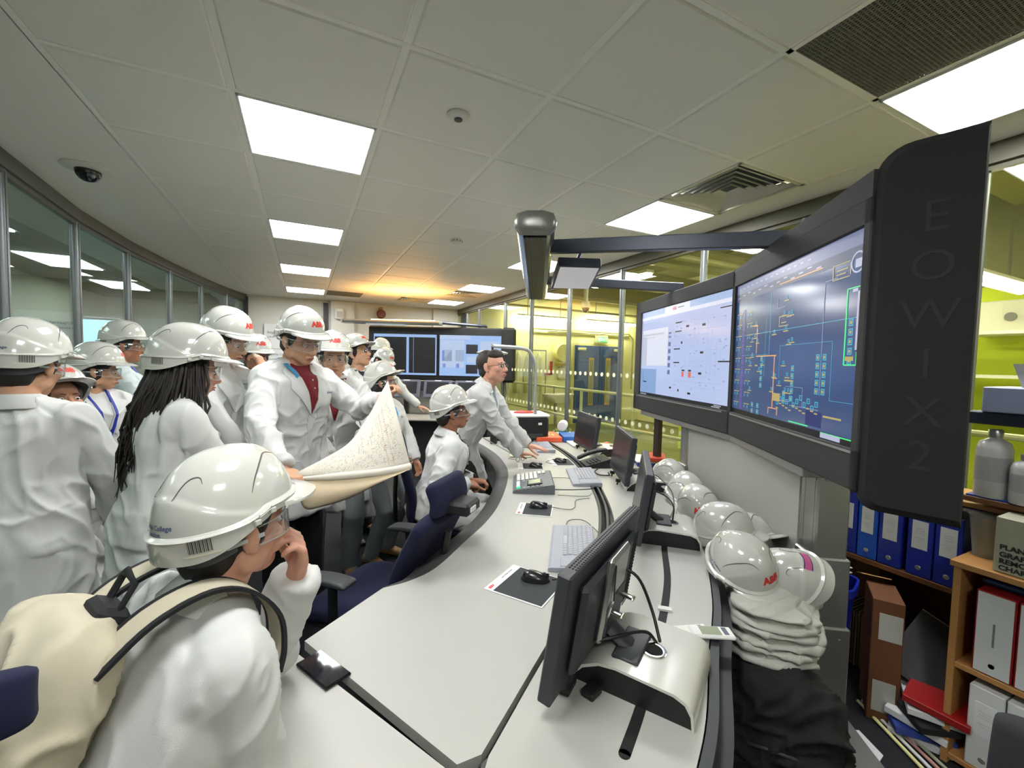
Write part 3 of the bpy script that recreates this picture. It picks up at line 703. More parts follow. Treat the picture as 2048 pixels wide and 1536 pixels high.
# grey control phone / dispatcher keypad
t = thing('control_keypad', 'large sloping grey keypad phone with white keys and small screen', 'keypad', (1.405,2.51,.741), math.radians(243))
kg = mat('keypad_grey', (98,102,106), .5); rings = []
for x in (-.19,.19): rings.append([(x,-.13,0),(x,-.13,.012),(x,-.115,.022),(x,.13,.062),(x,.14,.055),(x,.14,0)])
SH = Matrix(((1,0,0,0),(0,1,0,0),(0,0,1,0),(0,0,0,1)))
MB().loft(rings).build('keypad_case', kg, t, smooth=30)
key_w = mat('key_white', (216,216,210), .45)
slope = math.atan2(.040,.245); KM = T(0,-.115,.0225) @ RX(slope)
m = MB()
for i in range(8):
    for j in range(7):
        if j > 4 and 2 < i: continue
        m.box((-.17+i*.021, .022+j*.030, .003), (.017,.024,.007), KM, bev=.002)
for i in range(8): 
    if i < 6: m.box((.02+i*.026, .02, .003), (.021,.024,.007), KM, bev=.002)
tag(m.build('keypad_key', key_w, t), kind='stuff')
m = MB()
for i in range(2):
    for j in range(5): m.box((.02+.15*i, .06+j*.028, .003), (.014,.018,.006), KM, bev=.002)
m.build('side_key', mat('key_silver', (170,176,176), .4), t)
MB().box((.094,.13,.006), (.11,.10,.012), KM, bev=.004).build('screen_bezel', dgrey, t); MB().box((.094,.13,.0125), (.085,.075,.002), KM).build('screen', mat('lcd', (150,158,130), .2), t)
MB().box((.155,.022,.0032), (.022,.024,.0074), KM).build('green_key', mat('green_key', (60,190,140), .5, emis=.3), t)
# small items on the desk
t = thing('smartphone', "black smartphone lying on the desk beside the leaning person's elbow", 'phone', (.045,1.205,.741), math.radians(-62))
MB().box((0,0,.004), (.15,.073,.008), bev=.003).build('phone_body', mat('phone_black', (12,12,14), .2), t); MB().box((0,0,.0082), (.142,.066,.001)).build('phone_screen', mat('phone_glass', (30,32,38), .04, spec=.8), t)
for i, (x, y, a, lb) in enumerate(((1.085,.905,-18,'white handheld controller with pale screen, left of a pair by the slot'),(1.135,.865,-30,'white handheld controller overlapping another at the desk rear edge'),(.90,1.09,35,'white handheld device lying under the nearest monitor'))):
    t = thing('handheld_controller', lb, 'controller', (x, y, .742+.007*(i == 1)), math.radians(a), 'white handheld controllers')
    MB().box((0,0,.007), (.13,.055,.014), bev=.005).build('controller_case', pad_w, t); MB().box((-.005,0,.0145), (.06,.040,.001)).build('screen', mat('lcd_pale' if i == 0 else 'lcd', (225,228,215), .2), t)
    MB().box((.04,0,.0146), (.014,.036,.001)).build('button_row', mat('btn_grey', (90,96,110), .5), t)
for (x, y, a, w_, lb) in ((.605,.885,35,.06,'square black adapter under the nearest monitor'),(.655,.835,20,.045,'black cable clip block beside the square adapter')):
    t = thing('adapter', lb, 'adapter', (x, y, .741), math.radians(a), 'black adapters under the nearest monitor')
    MB().box((0,0,.009), (w_,w_*.8,.018), bev=.003).build('adapter_body', black, t)
    for s_ in (-1,1): MB().box((w_*.6, s_*w_*.22, .008), (.022,.010,.014), bev=.002).build('plug', black, t)
t = thing('desk_phone', 'black desk telephone with handset beside the third monitor', 'telephone', (2.17,2.82,.741), math.radians(250))
MB().loft([[(x,-.10,0),(x,-.10,.02),(x,.10,.075),(x,.11,.07),(x,.11,0)] for x in (-.10,.10)]).build('phone_base', black, t, smooth=30)
MB().tube(poly_smooth([(-.075,-.11,.055),(-.075,-.04,.085),(-.075,.04,.108),(-.075,.11,.115)],5), .024, 10, rnd=True, flat=.7).build('handset', black, t, smooth=180)
m = MB()
for i in range(4):
    for j in range(4): m.box((-.01+i*.026, -.06+j*.026, .038+j*.0072), (.019,.017,.008), bev=.002)
tag(m.build('dial_key', dgrey, t), kind='stuff')
cable([(2.08,2.66,.76),(2.02,2.62,.752),(2.00,2.54,.75),(2.06,2.50,.75),(2.10,2.56,.752)], .005, 'coiled black handset cord in front of the telephone')
def box_thing(nm, lb, cat, loc, rz, dims, m_, bev=.004, part='box_body', grp=None):
    t = thing(nm, lb, cat, loc, math.radians(rz), grp); MB().box((0,0,dims[2]/2), dims, bev=bev).build(part, m_, t); return t
org = mat('box_orange', (222,92,60), .5)
t = box_thing('flat_box', 'orange printed flat box on the desk behind the farthest monitor', 'box', (2.42,4.03,.742), 70, (.40,.28,.05), org)
tag(MB().box((-.06,.02,.0505),(.12,.03,.001)).box((.05,-.03,.0505),(.14,.02,.001)).box((-.02,-.07,.0505),(.1,.015,.001)).build('print_pattern', mat('yellow_print', (235,205,120), .5), t), kind='stuff')
t = box_thing('paper_stack', 'stack of white paper beside the channel near the farthest monitor', 'paper', (2.58,3.62,.741), 72, (.28,.21,.02), mat('paper_white'), part='sheets')
t = thing('crisp_packet', 'yellow and red packet lying behind the farthest monitor', 'packet', (2.66,3.30,.765), .6); MB().ell((0,0,.01), (.09,.05,.018)).build('packet', mat('yellow_bag', (226,186,60), .4), t, smooth=180); MB().ell((.05,.0,.03), (.045,.035,.02)).build('printed_end', mat('red_bag', (190,40,40), .4), t, smooth=180)
t = thing('desktop_printer', 'black printer with white top at the far end of the desk', 'printer', (2.20,4.12,.742), math.radians(-14))
MB().box((0,0,.13), (.44,.36,.26), bev=.02).build('printer_body', black, t); MB().box((0,0,.275), (.46,.38,.03), bev=.012).build('printer_lid', pad_w, t); MB().box((.12,-.182,.19), (.04,.004,.025)).build('sticker', pad_w, t); MB().box((0,-.19,.06), (.3,.02,.05), bev=.005).build('paper_tray', dgrey, t)
MB().ell((-.02,-.02,.295), (.12,.05,.022)).build('red_marker_lid', mat('red_bag'), t, smooth=180)
t = thing('tissue_roll', 'white paper roll in a clear tub behind the blue box', 'paper roll', (2.72,4.16,.86), .9); MB().lathe([(.05,-.1),(.055,-.09),(.055,.09),(.05,.1)], 24, M=RY(PI/2)).build('roll', pad_w, t, smooth=40)
MB().box((0,0,-.08), (.28,.2,.07), bev=.01).build('tub', glass_mat('clear_green', (.75,.95,.88), 1), t)
t = box_thing('storage_tray', 'blue tray on the desk beside the paper roll', 'tray', (2.66,3.90,.742), 66, (.34,.22,.06), mat('tray_blue', (34,92,170), .4))
t = box_thing('black_bag', 'black case at the far desk end behind the man in the white coat', 'case', (1.92,4.17,.742), -10, (.24,.2,.2), mat('bag_black', (20,20,22), .8), bev=.05)
t = thing('tablet_stand', 'clear plastic dish holding small parts near the far keyboard', 'dish', (1.84,3.72,.742)); MB().lathe([(.05,0),(.10,.02),(.11,.03),(.105,.03),(.09,.02),(.045,.004)], 28).build('dish', glass_mat('clear_plastic', (.93,.95,.95), 1.2), t, smooth=40)
t = thing('pen_cup', 'small black pen cup beside the clear dish', 'pen cup', (1.76,3.98,.742)); MB().lathe([(.035,0),(.038,.1),(.034,.1),(.032,.01)], 20).build('cup', black, t, smooth=40)
for i in range(3): MB().tube([(.01*i-.01,0,.02),(.02*i-.02,.01*i,.15)], .004, 6).build('pen', (mat('red_bag'), cab, mat('notice_blue'))[i], t)
t = box_thing('notepad', 'pale green folder lying under the standing man', 'folder', (1.78,3.42,.742), 65, (.26,.20,.008), mat('folder_green', (168,176,150), .6), part='cover')
t = thing('eyeglasses', 'folded glasses lying beside the pale green folder', 'glasses', (1.66,3.18,.75), .3)
for s_ in (-1,1): MB().tube([(s_*.03+.022*math.cos(a), 0, .018*math.sin(a)+.01) for a in np.linspace(0,2*PI,14)], .002, 6).build('rim', black, t)
MB().tube([(-.05,0,.01),(-.05,.1,.004)], .002, 6).build('temple', black, t)
for (x, y, z, a, dims, c_, nm, lb) in ((2.66,2.72,.742,55,(.30,.22,.03),(34,60,140),'ring_binder','blue folder under the papers at the desk rear right of the phone'),(2.64,2.74,.773,60,(.30,.2,.012),(214,214,208),'paper_stack','white papers on the blue folder beyond the third monitor'),(2.68,2.66,.787,50,(.24,.16,.035),(196,70,50),'snack_box','red and white packet on the papers beyond the third monitor')):
    box_thing(nm, lb, nm.replace('_',' '), (x,y,z), a, dims, mat('c%d%d%d' % c_, c_, .5), part='body')

# ---------------------------------------------------------------- chairs
blue_f = mat('chair_blue', (12,15,48), .95, noise=.15, nscale=300, bump=.1, bscale=900)
def slab(pts, w, th, edge=.9):    # curved cushion: path in YZ, width w, thickness th
    rings = []
    P = poly_smooth([(0,y,z) for y, z in pts], 9); n = len(P)
    for i, p in enumerate(P):
        t = (P[min(n-1,i+1)]-P[max(0,i-1)]).normalized(); nr = Vector((0,-t.z,t.y))
        f = i/(n-1); e = min(f, 1-f)*2; k = (1-(1-min(1, e*3.2))**2.0)**.5
        wk = w*(.82+.18*k) if k > 0 else w*.82
        rings.append([p+Vector((1,0,0))*(wk/2*math.copysign(abs(math.cos(a))**.45, math.cos(a)))+nr*(th/2*max(.25,k)*math.copysign(abs(math.sin(a))**.7, math.sin(a))) for a in np.linspace(0,2*PI,49)[:-1]])
    return MB().loft(rings)
def chair(x, y, az, lab, recline=12, head=False, seat_z=.48, fab=None, top=1.02, box=False):
    fab = fab or blue_f
    t = thing('office_chair', lab, 'chair', (x, y, 0), math.radians(az-90), 'office chairs')   # faces +Y
    slab([(-.23,seat_z-.01),(-.1,seat_z),(.1,seat_z+.005),(.24,seat_z-.03)], .50, .09).build('seat', fab, t, smooth=180)
    MB().box((0,0,seat_z-.065), (.42,.42,.03), bev=.012).build('seat_pan', black, t)
    r = math.tan(math.radians(recline)); b0 = -.22
    slab([(b0-.0,seat_z+.05),(b0-r*.15+.02,seat_z+.22),(b0-r*.35,seat_z+.40),(b0-r*(top-seat_z-.04)-.015,top)], .46, .07).build('backrest', fab, t, smooth=180)
    MB().tube(poly_smooth([(0,.0,seat_z-.07),(0,b0-.06,seat_z-.04),(0,b0-.085-r*.1,seat_z+.14),(0,b0-.06-r*.3,seat_z+.36)],4), .025, 10, flat=.6).build('back_support', black, t, smooth=50)
    if head:
        y1 = b0-r*(top-seat_z)-.03
        slab([(y1+.02,top+.005),(y1+.015,top+.07),(y1+.045,top+.145)] if head != 'pad' else [(y1+.02,top+.07),(y1+.02,top+.11),(y1+.03,top+.15)], .30 if head != 'pad' else .44, .06 if head != 'pad' else .07).build('headrest', fab, t, smooth=180)
        MB().box((0,y1-.05,top+.03), (.13,.11,.055), bev=.012).build('headrest_bracket', black, t)
        MB().box((-.02,y1-.107,top+.03), (.05,.004,.02)).build('bracket_label', pad_w, t)
    for s in (-1,1):
        a_ = slab([(-.10,.685),(0,.69),(.12,.68)], .085, .028); 
        for q in range(len(a_.v)): a_.v[q] = (a_.v[q][0]+s*.29, a_.v[q][1], a_.v[q][2])
        a_.build('armrest', dgrey, t, smooth=180)
        MB().tube([(s*.28,0,.675),(s*.285,-.01,.5),(s*.24,-.01,seat_z-.06)], .022, 8, flat=.7).build('arm_post', black, t, smooth=50)
    MB().cyl((0,0,.10), (0,0,seat_z-.08), .028, n=14).build('gas_lift', black, t, smooth=50)
    for i in range(5):
        a = 2*PI*i/5+.3; d = Vector((math.cos(a), math.sin(a), 0))
        l_ = MB().tube([Vector((0,0,.12)), d*.16+Vector((0,0,.105)), d*.30+Vector((0,0,.075))], [.028,.022,.016], 8).build('base_spoke', black, t, smooth=50)
        MB().lathe([(.02,-.012),(.028,-.006),(.028,.006),(.02,.012)], 14, M=T(d.x*.30,d.y*.30,.029) @ RZ(a) @ RX(PI/2)).build('caster', black, l_, smooth=40)
    return t
chair(.30,2.02, 135, 'dark blue office chair with headrest tucked against the bumper of the desk, empty', head=True, recline=18, top=.93)
chair(.86,2.80, -10, 'dark blue office chair the seated man in the helmet sits on', recline=6, top=1.10)
chair(-.58,.98, 100, 'dark blue office chair whose rounded back top shows at the lower left picture edge', recline=4, top=1.02, head='pad')
s_t = thing('stool', 'low grey stool under the nearest person with the cream backpack', 'stool', (-.48,.98,0))
MB().lathe([(.16,.44),(.18,.46),(.18,.49),(.16,.50)], 28).build('seat', blue_f, s_t, smooth=40); MB().cyl((0,0,.02),(0,0,.45), .03).build('post', black, s_t); MB().lathe([(.2,0),(.2,.015),(.03,.03)], 28).build('base', black, s_t, smooth=40)
chair(1.02,.06, 183, 'black office chair whose back top shows at the lower right picture corner', recline=4, top=.80, fab=mat('chair_black', (28,30,34), .9, noise=.2, nscale=200))
# ---------------------------------------------------------------- near video wall
shell_m = mat('shell_charcoal', (40,41,42), .75, bump=.08, bscale=700)
shell_side = mat('shell_foam', (24,24,24), .9, bump=.25, bscale=900)
silver = mat('silver_rail', (160,160,158), .35, metal=.6)
VF, VH, VN, VW = Vector((2.74,2.99,0)), Vector((2.245,1.645,0)), Vector((1.60,.705,0)), Vector((1.664,.492,0))
ZB, ZT = 1.19, 2.14
vw = thing('display_cabinet', 'large angled two screen video wall in a charcoal housing on silver telescopic legs', 'display', (2.2, 1.5, 0))
def vb(m, nm, mt, sm=None, par=None):
    o = m.build(nm, mt, par or vw, smooth=sm)
    if par is None: o.matrix_parent_inverse = T(-2.2,-1.5,0)
    return o
def nrm2(a, b): d = (b-a).normalized(); return Vector((d.y, -d.x, 0))   # to the right of a->b
n1 = nrm2(VH, VF); n2 = nrm2(VN, VH)      # pointing away from the viewers
nb = (n1+n2).normalized()
for (a, b_, na, nbk) in ((VH, VF, nb, n1), (VN, VH, n2, nb)):
    m = MB(); q = [a, b_, b_+nbk*.15, a+na*.15]; m.prism([(p.x,p.y) for p in q], ZB, ZT); vb(m, 'housing', shell_m)
# bezels raised around each screen
def seg_frame(a, b):   # a left (viewer), b right
    d = (b-a).normalized(); n_ = Vector((-d.y, d.x, 0)); n_ = -n_ if n_.dot(Vector((-1,.3,0))) < 0 else n_
    return basis(Vector((a.x,a.y,ZB)), d, Vector((0,0,1)), n_), (b-a).length
SCREENS = []
for (a, b_, lm, rm, bt, tp, lb) in ((VF, VH, .115, .02, .135, .10, 'left'), (VH, VN, .02, .035, .135, .10, 'right')):
    Mx, L = seg_frame(a, b_); H_ = ZT-ZB
    m = MB()
    m.box((L/2, bt/2, .010), (L, bt, .02), Mx, bev=.004); m.box((L/2, H_-tp/2, .010), (L, tp, .02), Mx, bev=.004)
    m.box((lm/2, H_/2, .010), (lm, H_, .02), Mx, bev=.004); m.box((L-rm/2, H_/2, .010), (rm, H_, .02), Mx, bev=.004)
    vb(m, 'bezel', shell_m)
    m = MB(); m.box((L/2, bt-.012, .0215), (L-lm-rm, .008, .003), Mx); vb(m, 'bezel_trim', silver)
    if lb == 'right':
        vb(MB().loft([[Mx @ Vector(q) for q in ((x,H_-.02,.0205),(x,H_+h2,.0205),(x,H_+h2,-.14),(x,H_-.02,-.14))] for x, h2 in ((.0,.0),(L,.062))]), 'top_fairing', shell_m)
    sw, sh = L-lm-rm, H_-bt-tp
    SCREENS.append((Mx @ T(lm, bt, .004), sw, sh))
# wing at the near end
dW = (VW-VN).normalized(); nW = Vector((dW.y, -dW.x, 0)); nW = -nW if nW.x < 0 else nW
LW_ = (VW-VN).length; Mw = basis(Vector((VN.x,VN.y,0)), dW, Vector((0,0,1)), -nW)
def rrect(x0, x1, z0, z1, r0, r1, n=6):   # rounded on the left corners
    P = []
    P.append((x1, z0)); P.append((x1, z1))
    for i in range(n+1):
        a = PI/2+PI/2*i/n; P.append((x0+r1+r1*math.cos(a), z1-r1+r1*math.sin(a)))
    for i in range(n+1):
        a = PI+PI/2*i/n; P.append((x0+r0+r0*math.cos(a), z0+r0+r0*math.sin(a)))
    return P
outer = rrect(-.012, LW_, 1.14, 2.26, .05, .085); inner = rrect(.012, LW_-.004, 1.165, 2.235, .045, .075)
k = len(outer); vs = []
for (P, zz) in ((outer, -.20), (outer, .0), (inner, .028)): vs += [tuple(Mw @ Vector((min(x, LW_-.15) if zz < -.1 else x, z, zz))) for x, z in P]
fs = [tuple(range(k))[::-1], tuple(range(2*k, 3*k))]
for r in range(2):
    for i in range(k): j = (i+1) % k; fs.append((r*k+i, r*k+j, (r+1)*k+j, (r+1)*k+i))
wing = vb(MB().add(vs, fs), 'side_housing', shell_side, 30)
emb = mat('embossed_grey', (31,31,31), .85)
lz = [2.02, 1.88, 1.74, 1.60, 1.46, 1.33]
for ch_, z in zip('EOWIX2', lz):
    o = text_obj(ch_, .125, Mw @ T(LW_*.58, z, .0285), emb, wing, name='letter', extrude=.0008, bold=-.001)
# silver support rail under the screens
m = MB()
for (a, b_, na) in ((VH, VF-(VF-VH)*.10, n1), (VN+(VH-VN)*.30, VH, n2)):
    d = (b_-a).normalized(); Mx = basis(a, d, na, Vector((0,0,1))); L = (b_-a).length
    m.box((L/2, .045, ZB-.022), (L, .10, .040), Mx, bev=.004)
vb(m, 'support_rail', silver)
def leg(cx, cy, ang, secs, lbl=None):
    Mx = T(cx, cy, 0) @ RZ(ang); l0 = None
    for i, (z0, z1, w_, d_) in enumerate(secs):
        m = MB(); m.box((0,0,(z0+z1)/2), (w_, d_, z1-z0), Mx, bev=.006)
        for q in (-1,1): m.box((q*w_*.28, 0, (z0+z1)/2), (.012, d_+.002, z1-z0-.01), Mx)
        if i == 0: l0 = vb(m, 'leg', alu)
        else: vb(m, 'leg_sleeve', alu, None, l0)
        if i < len(secs)-1 or True:
            m = MB()
            for sx in (-1,1):
                for q in (-1,1): m.lathe([(.007,0),(.007,.003)], 10, M=Mx @ T(sx*w_*.33, q*d_/2, z1-.05) @ RX(-q*PI/2))
            for sy in (-1,1):
                m.lathe([(.007,0),(.007,.003)], 10, M=Mx @ T(-w_/2, sy*d_*.25, z1-.05) @ RY(-PI/2))
            o = vb(m, 'rivet', silver, None, l0)
    return l0
angL = math.atan2((VH-VN).y, (VH-VN).x)
leg(2.02, 1.02, angL, [(0,.50,.175,.165),(.45,.79,.155,.145),(.74,1.17,.135,.125)])
leg(2.58, 2.22, math.atan2((VF-VH).y,(VF-VH).x), [(0,.86,.13,.13),(.8,1.17,.10,.10)])
m = MB(); Mx = T(2.02,1.02,0) @ RZ(angL); m.box((0,.0,.012), (.5,.34,.024), Mx, bev=.008); vb(m, 'foot_plate', silver)
m = MB(); m.box((0,0,1.155), (.30,.16,.018), Mx); vb(m, 'head_plate', silver)
# modesty panel between the legs
pA, pB = Vector((2.03,1.12,0)), Vector((2.54,2.2,0)); d = (pB-pA).normalized(); Mx = basis(pA, d, Vector((-d.y,d.x,0)), Vector((0,0,1)))
m = MB(); m.box(((pB-pA).length/2, .0, .70), ((pB-pA).length, .02, .90), Mx); vb(m, 'rear_panel', mat('panel_grey', (168,168,162), .5, noise=.01, nscale=6))
m = MB(); m.box((2.66,2.62,.70), (.045,.05,.98)); vb(m, 'cable_tray', mat('dark_timber', (44,30,26), .6))
# screen contents
def scr(M_, w_, h_, base, emis, name):
    o = MB().box((w_/2,h_/2,0), (w_,h_,.004), M_).build('display', mat(name, base, .16, emis=emis, spec=1.0), vw); o.matrix_parent_inverse = T(-2.2,-1.5,0); return o
_sc = {}
def rects(par, M_, w_, h_, rl, colr, emis, nm='screen_graphics', z=.0025):
    m = MB()
    for (x0, y0, x1, y1) in rl: m.quad((x0*w_, y0*h_, z), (x1*w_, y0*h_, z), (x1*w_, y1*h_, z), (x0*w_, y1*h_, z), M_)
    o = m.build(nm, mat('scr_%d_%d_%d_%g' % (*colr, emis), colr, .3, emis=emis), par); tag(o, kind='stuff')
    return o
def hl(x0, x1, y, t=.004): return (x0, y-t/2, x1, y+t/2)
def vl(x, y0, y1, t=.003): return (x-t/2, y0, x+t/2, y1)
E1 = .37
(MA, wa, ha), (MB2, wb, hb) = SCREENS
sA = scr(MA, wa, ha, (176,190,226), E1, 'screen_pale')
rects(sA, MA, wa, ha, [(0,0,1,.035)], (16,18,26), .2)
rects(sA, MA, wa, ha, [(0,.035,.24,.32)], (130,160,204), E1)
rects(sA, MA, wa, ha, [(.02,.36,.38,.78),(.0,.90,1,.935),(.33,.935,.62,1)], (214,218,232), E1, z=.003)
rects(sA, MA, wa, ha, [(0,.935,.33,1),(.62,.935,1,1),(0,.84,.28,.86)], (158,180,218), E1, z=.003)
rects(sA, MA, wa, ha, [(.02,.36,.09,.70),(.02,.71,.33,.73),(.1,.68,.2,.69)], (186,190,204), E1, z=.0035)
rects(sA, MA, wa, ha, [(.39,.27+.075*i,.42,.315+.075*i) for i in range(5)]+[(.39,.66,.42,.68),(.39,.70,.42,.72)], (104,112,140), .35, z=.004)
dk = [(.47,.80,.54,.812),(.47,.71,.54,.722),(.46,.53,.53,.542),(.46,.39,.53,.402),(.90,.86,1.,.87),(.90,.40,.99,.412),(.05,.16,.10,.172),(.045,.16,.048,.30)]
dk += [(.59,.745,.62,.765),(.75,.735,.78,.755),(.74,.48,.77,.50),(.73,.285,.76,.305),(.56,.31,.59,.325),(.63,.31,.66,.325),(.42,.12,.445,.14),(.63,.085,.66,.105),(.54,.585,.555,.61),(.52,.1,.535,.125)]
rects(sA, MA, wa, ha, dk, (52,48,52), .15, z=.004)
rects(sA, MA, wa, ha, [(.56,.255,.585,.305),(.63,.25,.66,.305)], (214,110,90), E1, z=.0042)
fine = []
for i in range(16): fine.append(hl(.48+rng.random()*.3, .62+rng.random()*.36, .06+.05*i, .002))
for i in range(12): fine.append(vl(.48+.04*i, .1+rng.random()*.3, .45+rng.random()*.4, .0014))
for i in range(40): x, y = .46+rng.random()*.5, .06+rng.random()*.8; fine.append((x, y, x+.018, y+.012))
rects(sA, MA, wa, ha, fine, (150,166,204), E1, z=.0038)
for s_, x, y in (('ABB', .45, .962),): 
    me = text_mesh(s_, .035, 0, 'CENTER', .0006); me.transform(MA @ T(x*wa, y*ha, .0045)); o = obj('screen_logo', me, mat('scr_red', (214,70,60), .4, emis=.35), sA)
rects(sA, MA, wa, ha, [(.49,.958,.56,.968)], (110,130,130), .3, z=.0045)
rects(sA, MA, wa, ha, [(.01+.02*i,.008,.02+.02*i,.026) for i in range(5)]+[(.86,.006,.93,.014),(.88,.02,.94,.028)], (190,196,206), .3, z=.004)
E2 = .37
sB = scr(MB2, wb, hb, (52,74,118), E2, 'screen_navy')
rects(sB, MB2, wb, hb, [(0,0,1,.035)], (12,14,22), .1)
rects(sB, MB2, wb, hb, [(0,.93,1,1)], (112,118,150), E2); rects(sB, MB2, wb, hb, [(0,.87,1,.93)], (70,78,104), E2)
cy = []; ye = []; gy = []; gr = []; og = []; mg = []; bl = []
cy += [hl(.0,1,.60,.003), hl(.5,.86,.50,.002), vl(.86,.2,.5,.002), hl(.86,1,.2,.002), vl(.5,.3,.5,.002), vl(.40,.45,.86,.003), vl(.36,.3,.7,.002), hl(.1,.4,.45,.002)]
def bub(x, y, r=.009): return (x-r, y-r*1.5, x+r, y+r*1.5)
for i in range(9):
    y = .07+i*.085
    for x in (.02,.055,.15,.185): cy.append(bub(x+rng.random()*.01, y, .006)); ye.append(hl(x, x+.03, y+.02, .006))
    mg.append((.095, y-.03, .125, y+.045))
for (x, y0, y1) in ((.78,.24,.46),(.82,.24,.46),(.61,.18,.40),(.55,.16,.24),(.95,.40,.62),(.25,.05,.14),(.31,.05,.14),(.33,.24,.42)):
    yy = y0
    while yy < y1: cy.append(bub(x, yy, .011)); ye.append(bub(x, yy, .005)); yy += .045
for i in range(12): cy.append(bub(.50+.026*i, .145+.012*((i*7) % 5), .010)); ye.append(hl(.49+.026*i, .51+.026*i, .11+.01*((i*3) % 4), .008))
for i in range(26):
    x, y = .2+rng.random()*.42, .2+rng.random()*.62; cy.append(bub(x, y, .007)); ye.append(hl(x-.02, x+.02, y-.02, .007))
gy += [vl(.80,.22,.80,.004), hl(.80,.87,.81,.004), hl(.47,.60,.16,.004), vl(.69,.14,.25,.003), hl(.56,.69,.25,.003), hl(.60,.80,.14,.004), hl(.46,.53,.74,.004), vl(.46,.74,.80,.004)]
gr += [vl(.925,.38,.74,.006), hl(.925,1,.74,.005), hl(.925,.985,.38,.006), vl(.985,.38,.44,.006), vl(.99,.06,.46,.008), hl(.60,.74,.045,.006), hl(.82,.99,.03,.006)]
og += [hl(.27,.47,.44,.007), vl(.455,.10,.44,.006), hl(.20,.27,.66,.005), vl(.27,.46,.66,.005), hl(.42,.50,.10,.005), vl(.42,.06,.10,.005), vl(.50,.06,.10,.005), hl(.47,.78,.89,.006)]
ye += [(.84,.80,.93,.805),(.84,.87,.93,.875),(.84,.80,.845,.87),(.93,.81,.935,.865),(.86,.82,.91,.826),(.86,.84,.92,.846),(.48,.62,.56,.625),(.48,.68,.56,.685),(.48,.62,.485,.68),(.50,.64,.54,.646),(.46,.15,.52,.2),(.93,.40,.97,.42),(.55,.28,.62,.29),(.83,.11,.93,.12),(.26,.37,.29,.38)]
bl += [(.72,.05,.82,.13)]
txt = [(.02+.06*i, .895+.01*(i % 3), .05+.06*i, .903+.01*(i % 3)) for i in range(13)]+[(.03+.05*i,.96,.05+.05*i,.968) for i in range(14)]
def frames(L_):
    o_ = []
    for (x0, y0, x1, y1) in L_:
        if x1-x0 < .03 and y1-y0 < .05 and x1-x0 > .008:
            a_, b2 = (x1-x0)*.2, (y1-y0)*.16; o_ += [(x0,y0,x1,y0+b2),(x0,y1-b2,x1,y1),(x0,y0,x0+a_,y1),(x1-a_,y0,x1,y1),(x0+a_*2,(y0+y1)/2-.002,x1-a_*2,(y0+y1)/2+.002)]
        else: o_.append((x0,y0,x1,y1))
    return o_
cy = frames(cy); mg2 = []
for (x0, y0, x1, y1) in mg:
    k_ = y0
    while k_ < y1: mg2.append((x0, k_, x1, k_+.004)); k_ += .008
mg = mg2
rects(sB, MB2, wb, hb, cy, (70,170,196), E2, z=.0030); rects(sB, MB2, wb, hb, ye, (176,160,96), E2, z=.0034); rects(sB, MB2, wb, hb, gy, (130,140,170), E2, z=.0032)
rects(sB, MB2, wb, hb, gr, (70,230,130), .42, z=.0036); rects(sB, MB2, wb, hb, og, (226,158,90), .42, z=.0035); rects(sB, MB2, wb, hb, mg, (112,70,170), E2, z=.0033)
rects(sB, MB2, wb, hb, bl, (30,44,104), E2, z=.0029); rects(sB, MB2, wb, hb, txt+[(.955,.83,.985,.87),(.95,.72,.975,.735),(.975,.45,.99,.72),(.82,.005,.93,.03)], (176,182,206), .36, z=.0037)
m = MB()
for i in range(20):
    a0, a1 = 2*PI*i/20, 2*PI*(i+1)/20; c0 = (.967*wb, .855*hb)
    m.quad(*[(c0[0]+r*math.cos(a), c0[1]+r*math.sin(a), .0038) for r, a in ((.030,a0),(.036,a0),(.036,a1),(.030,a1))], M=MB2)
m.build('compass_ring', mat('scr_176_182_206_0.36'), sB)
# overhead arms and linear uplight near
arm_m = mat('arm_steel', (64,68,78), .35, metal=.5)
fx0, fx1 = onz(1070,470,2.22), onz(1073,598,2.22)
ua = thing('linear_uplight', 'long chrome sided linear light with black louvre hanging over the desk, end towards the viewer', 'ceiling fixture', ((fx0.x+fx1.x)/2, (fx0.y+fx1.y)/2, 2.22), math.atan2((fx1-fx0).y, (fx1-fx0).x))
Lf = (fx1-fx0).length
prof = [(-.075,.0),(-.10,.03),(-.105,.06),(-.09,.10),(-.04,.115),(.04,.115),(.09,.10),(.105,.06),(.10,.03),(.075,.0)]
MB().loft([[(x, y, z) for y, z in prof] for x in (-Lf/2, Lf/2)]).build('fixture_body', mat('chrome_soft', (190,190,186), .2, metal=1), ua, smooth=60)
cap = MB(); cap.loft([[(x, y*k2, .055+(z-.055)*k2) for y, z in prof] for x, k2 in ((-Lf/2,1.03),(-Lf/2-.02,1.0),(-Lf/2-.035,.8),(-Lf/2-.04,.3))]); cap.build('end_cap', mat('cap_grey', (130,130,124), .35, metal=.6), ua, smooth=60)
m = MB(); m.box((0,0,-.003), (Lf*.98,.12,.008)); lv = m.build('louvre', mat('louvre_black', (14,12,12), .4), ua)
for i in range(6): MB().box((0,-.05+i*.02,-.010), (Lf*.98,.003,.014)).build('louvre_blade', MATS['louvre_black'], lv)
def beam(nm, a, b, w_, h_, m_, par, base):
    a, b = Vector(a), Vector(b); d = (b-a).normalized(); u = Vector((0,0,1)).cross(d).normalized(); v_ = d.cross(u)
    o = MB().box(((b-a).length/2,0,0), ((b-a).length, w_, h_), basis(a, d, u, v_), bev=.004).build(nm, m_, par); o.matrix_parent_inverse = base; return o
iv = T(-2.2,-1.5,0)
P1 = VN+(VH-VN)*.62+n2*.06; P2 = VH+(VF-VH)*.52+n1*.06
A1 = onz(1112,492,2.27); A2 = onz(1185,561,2.27)
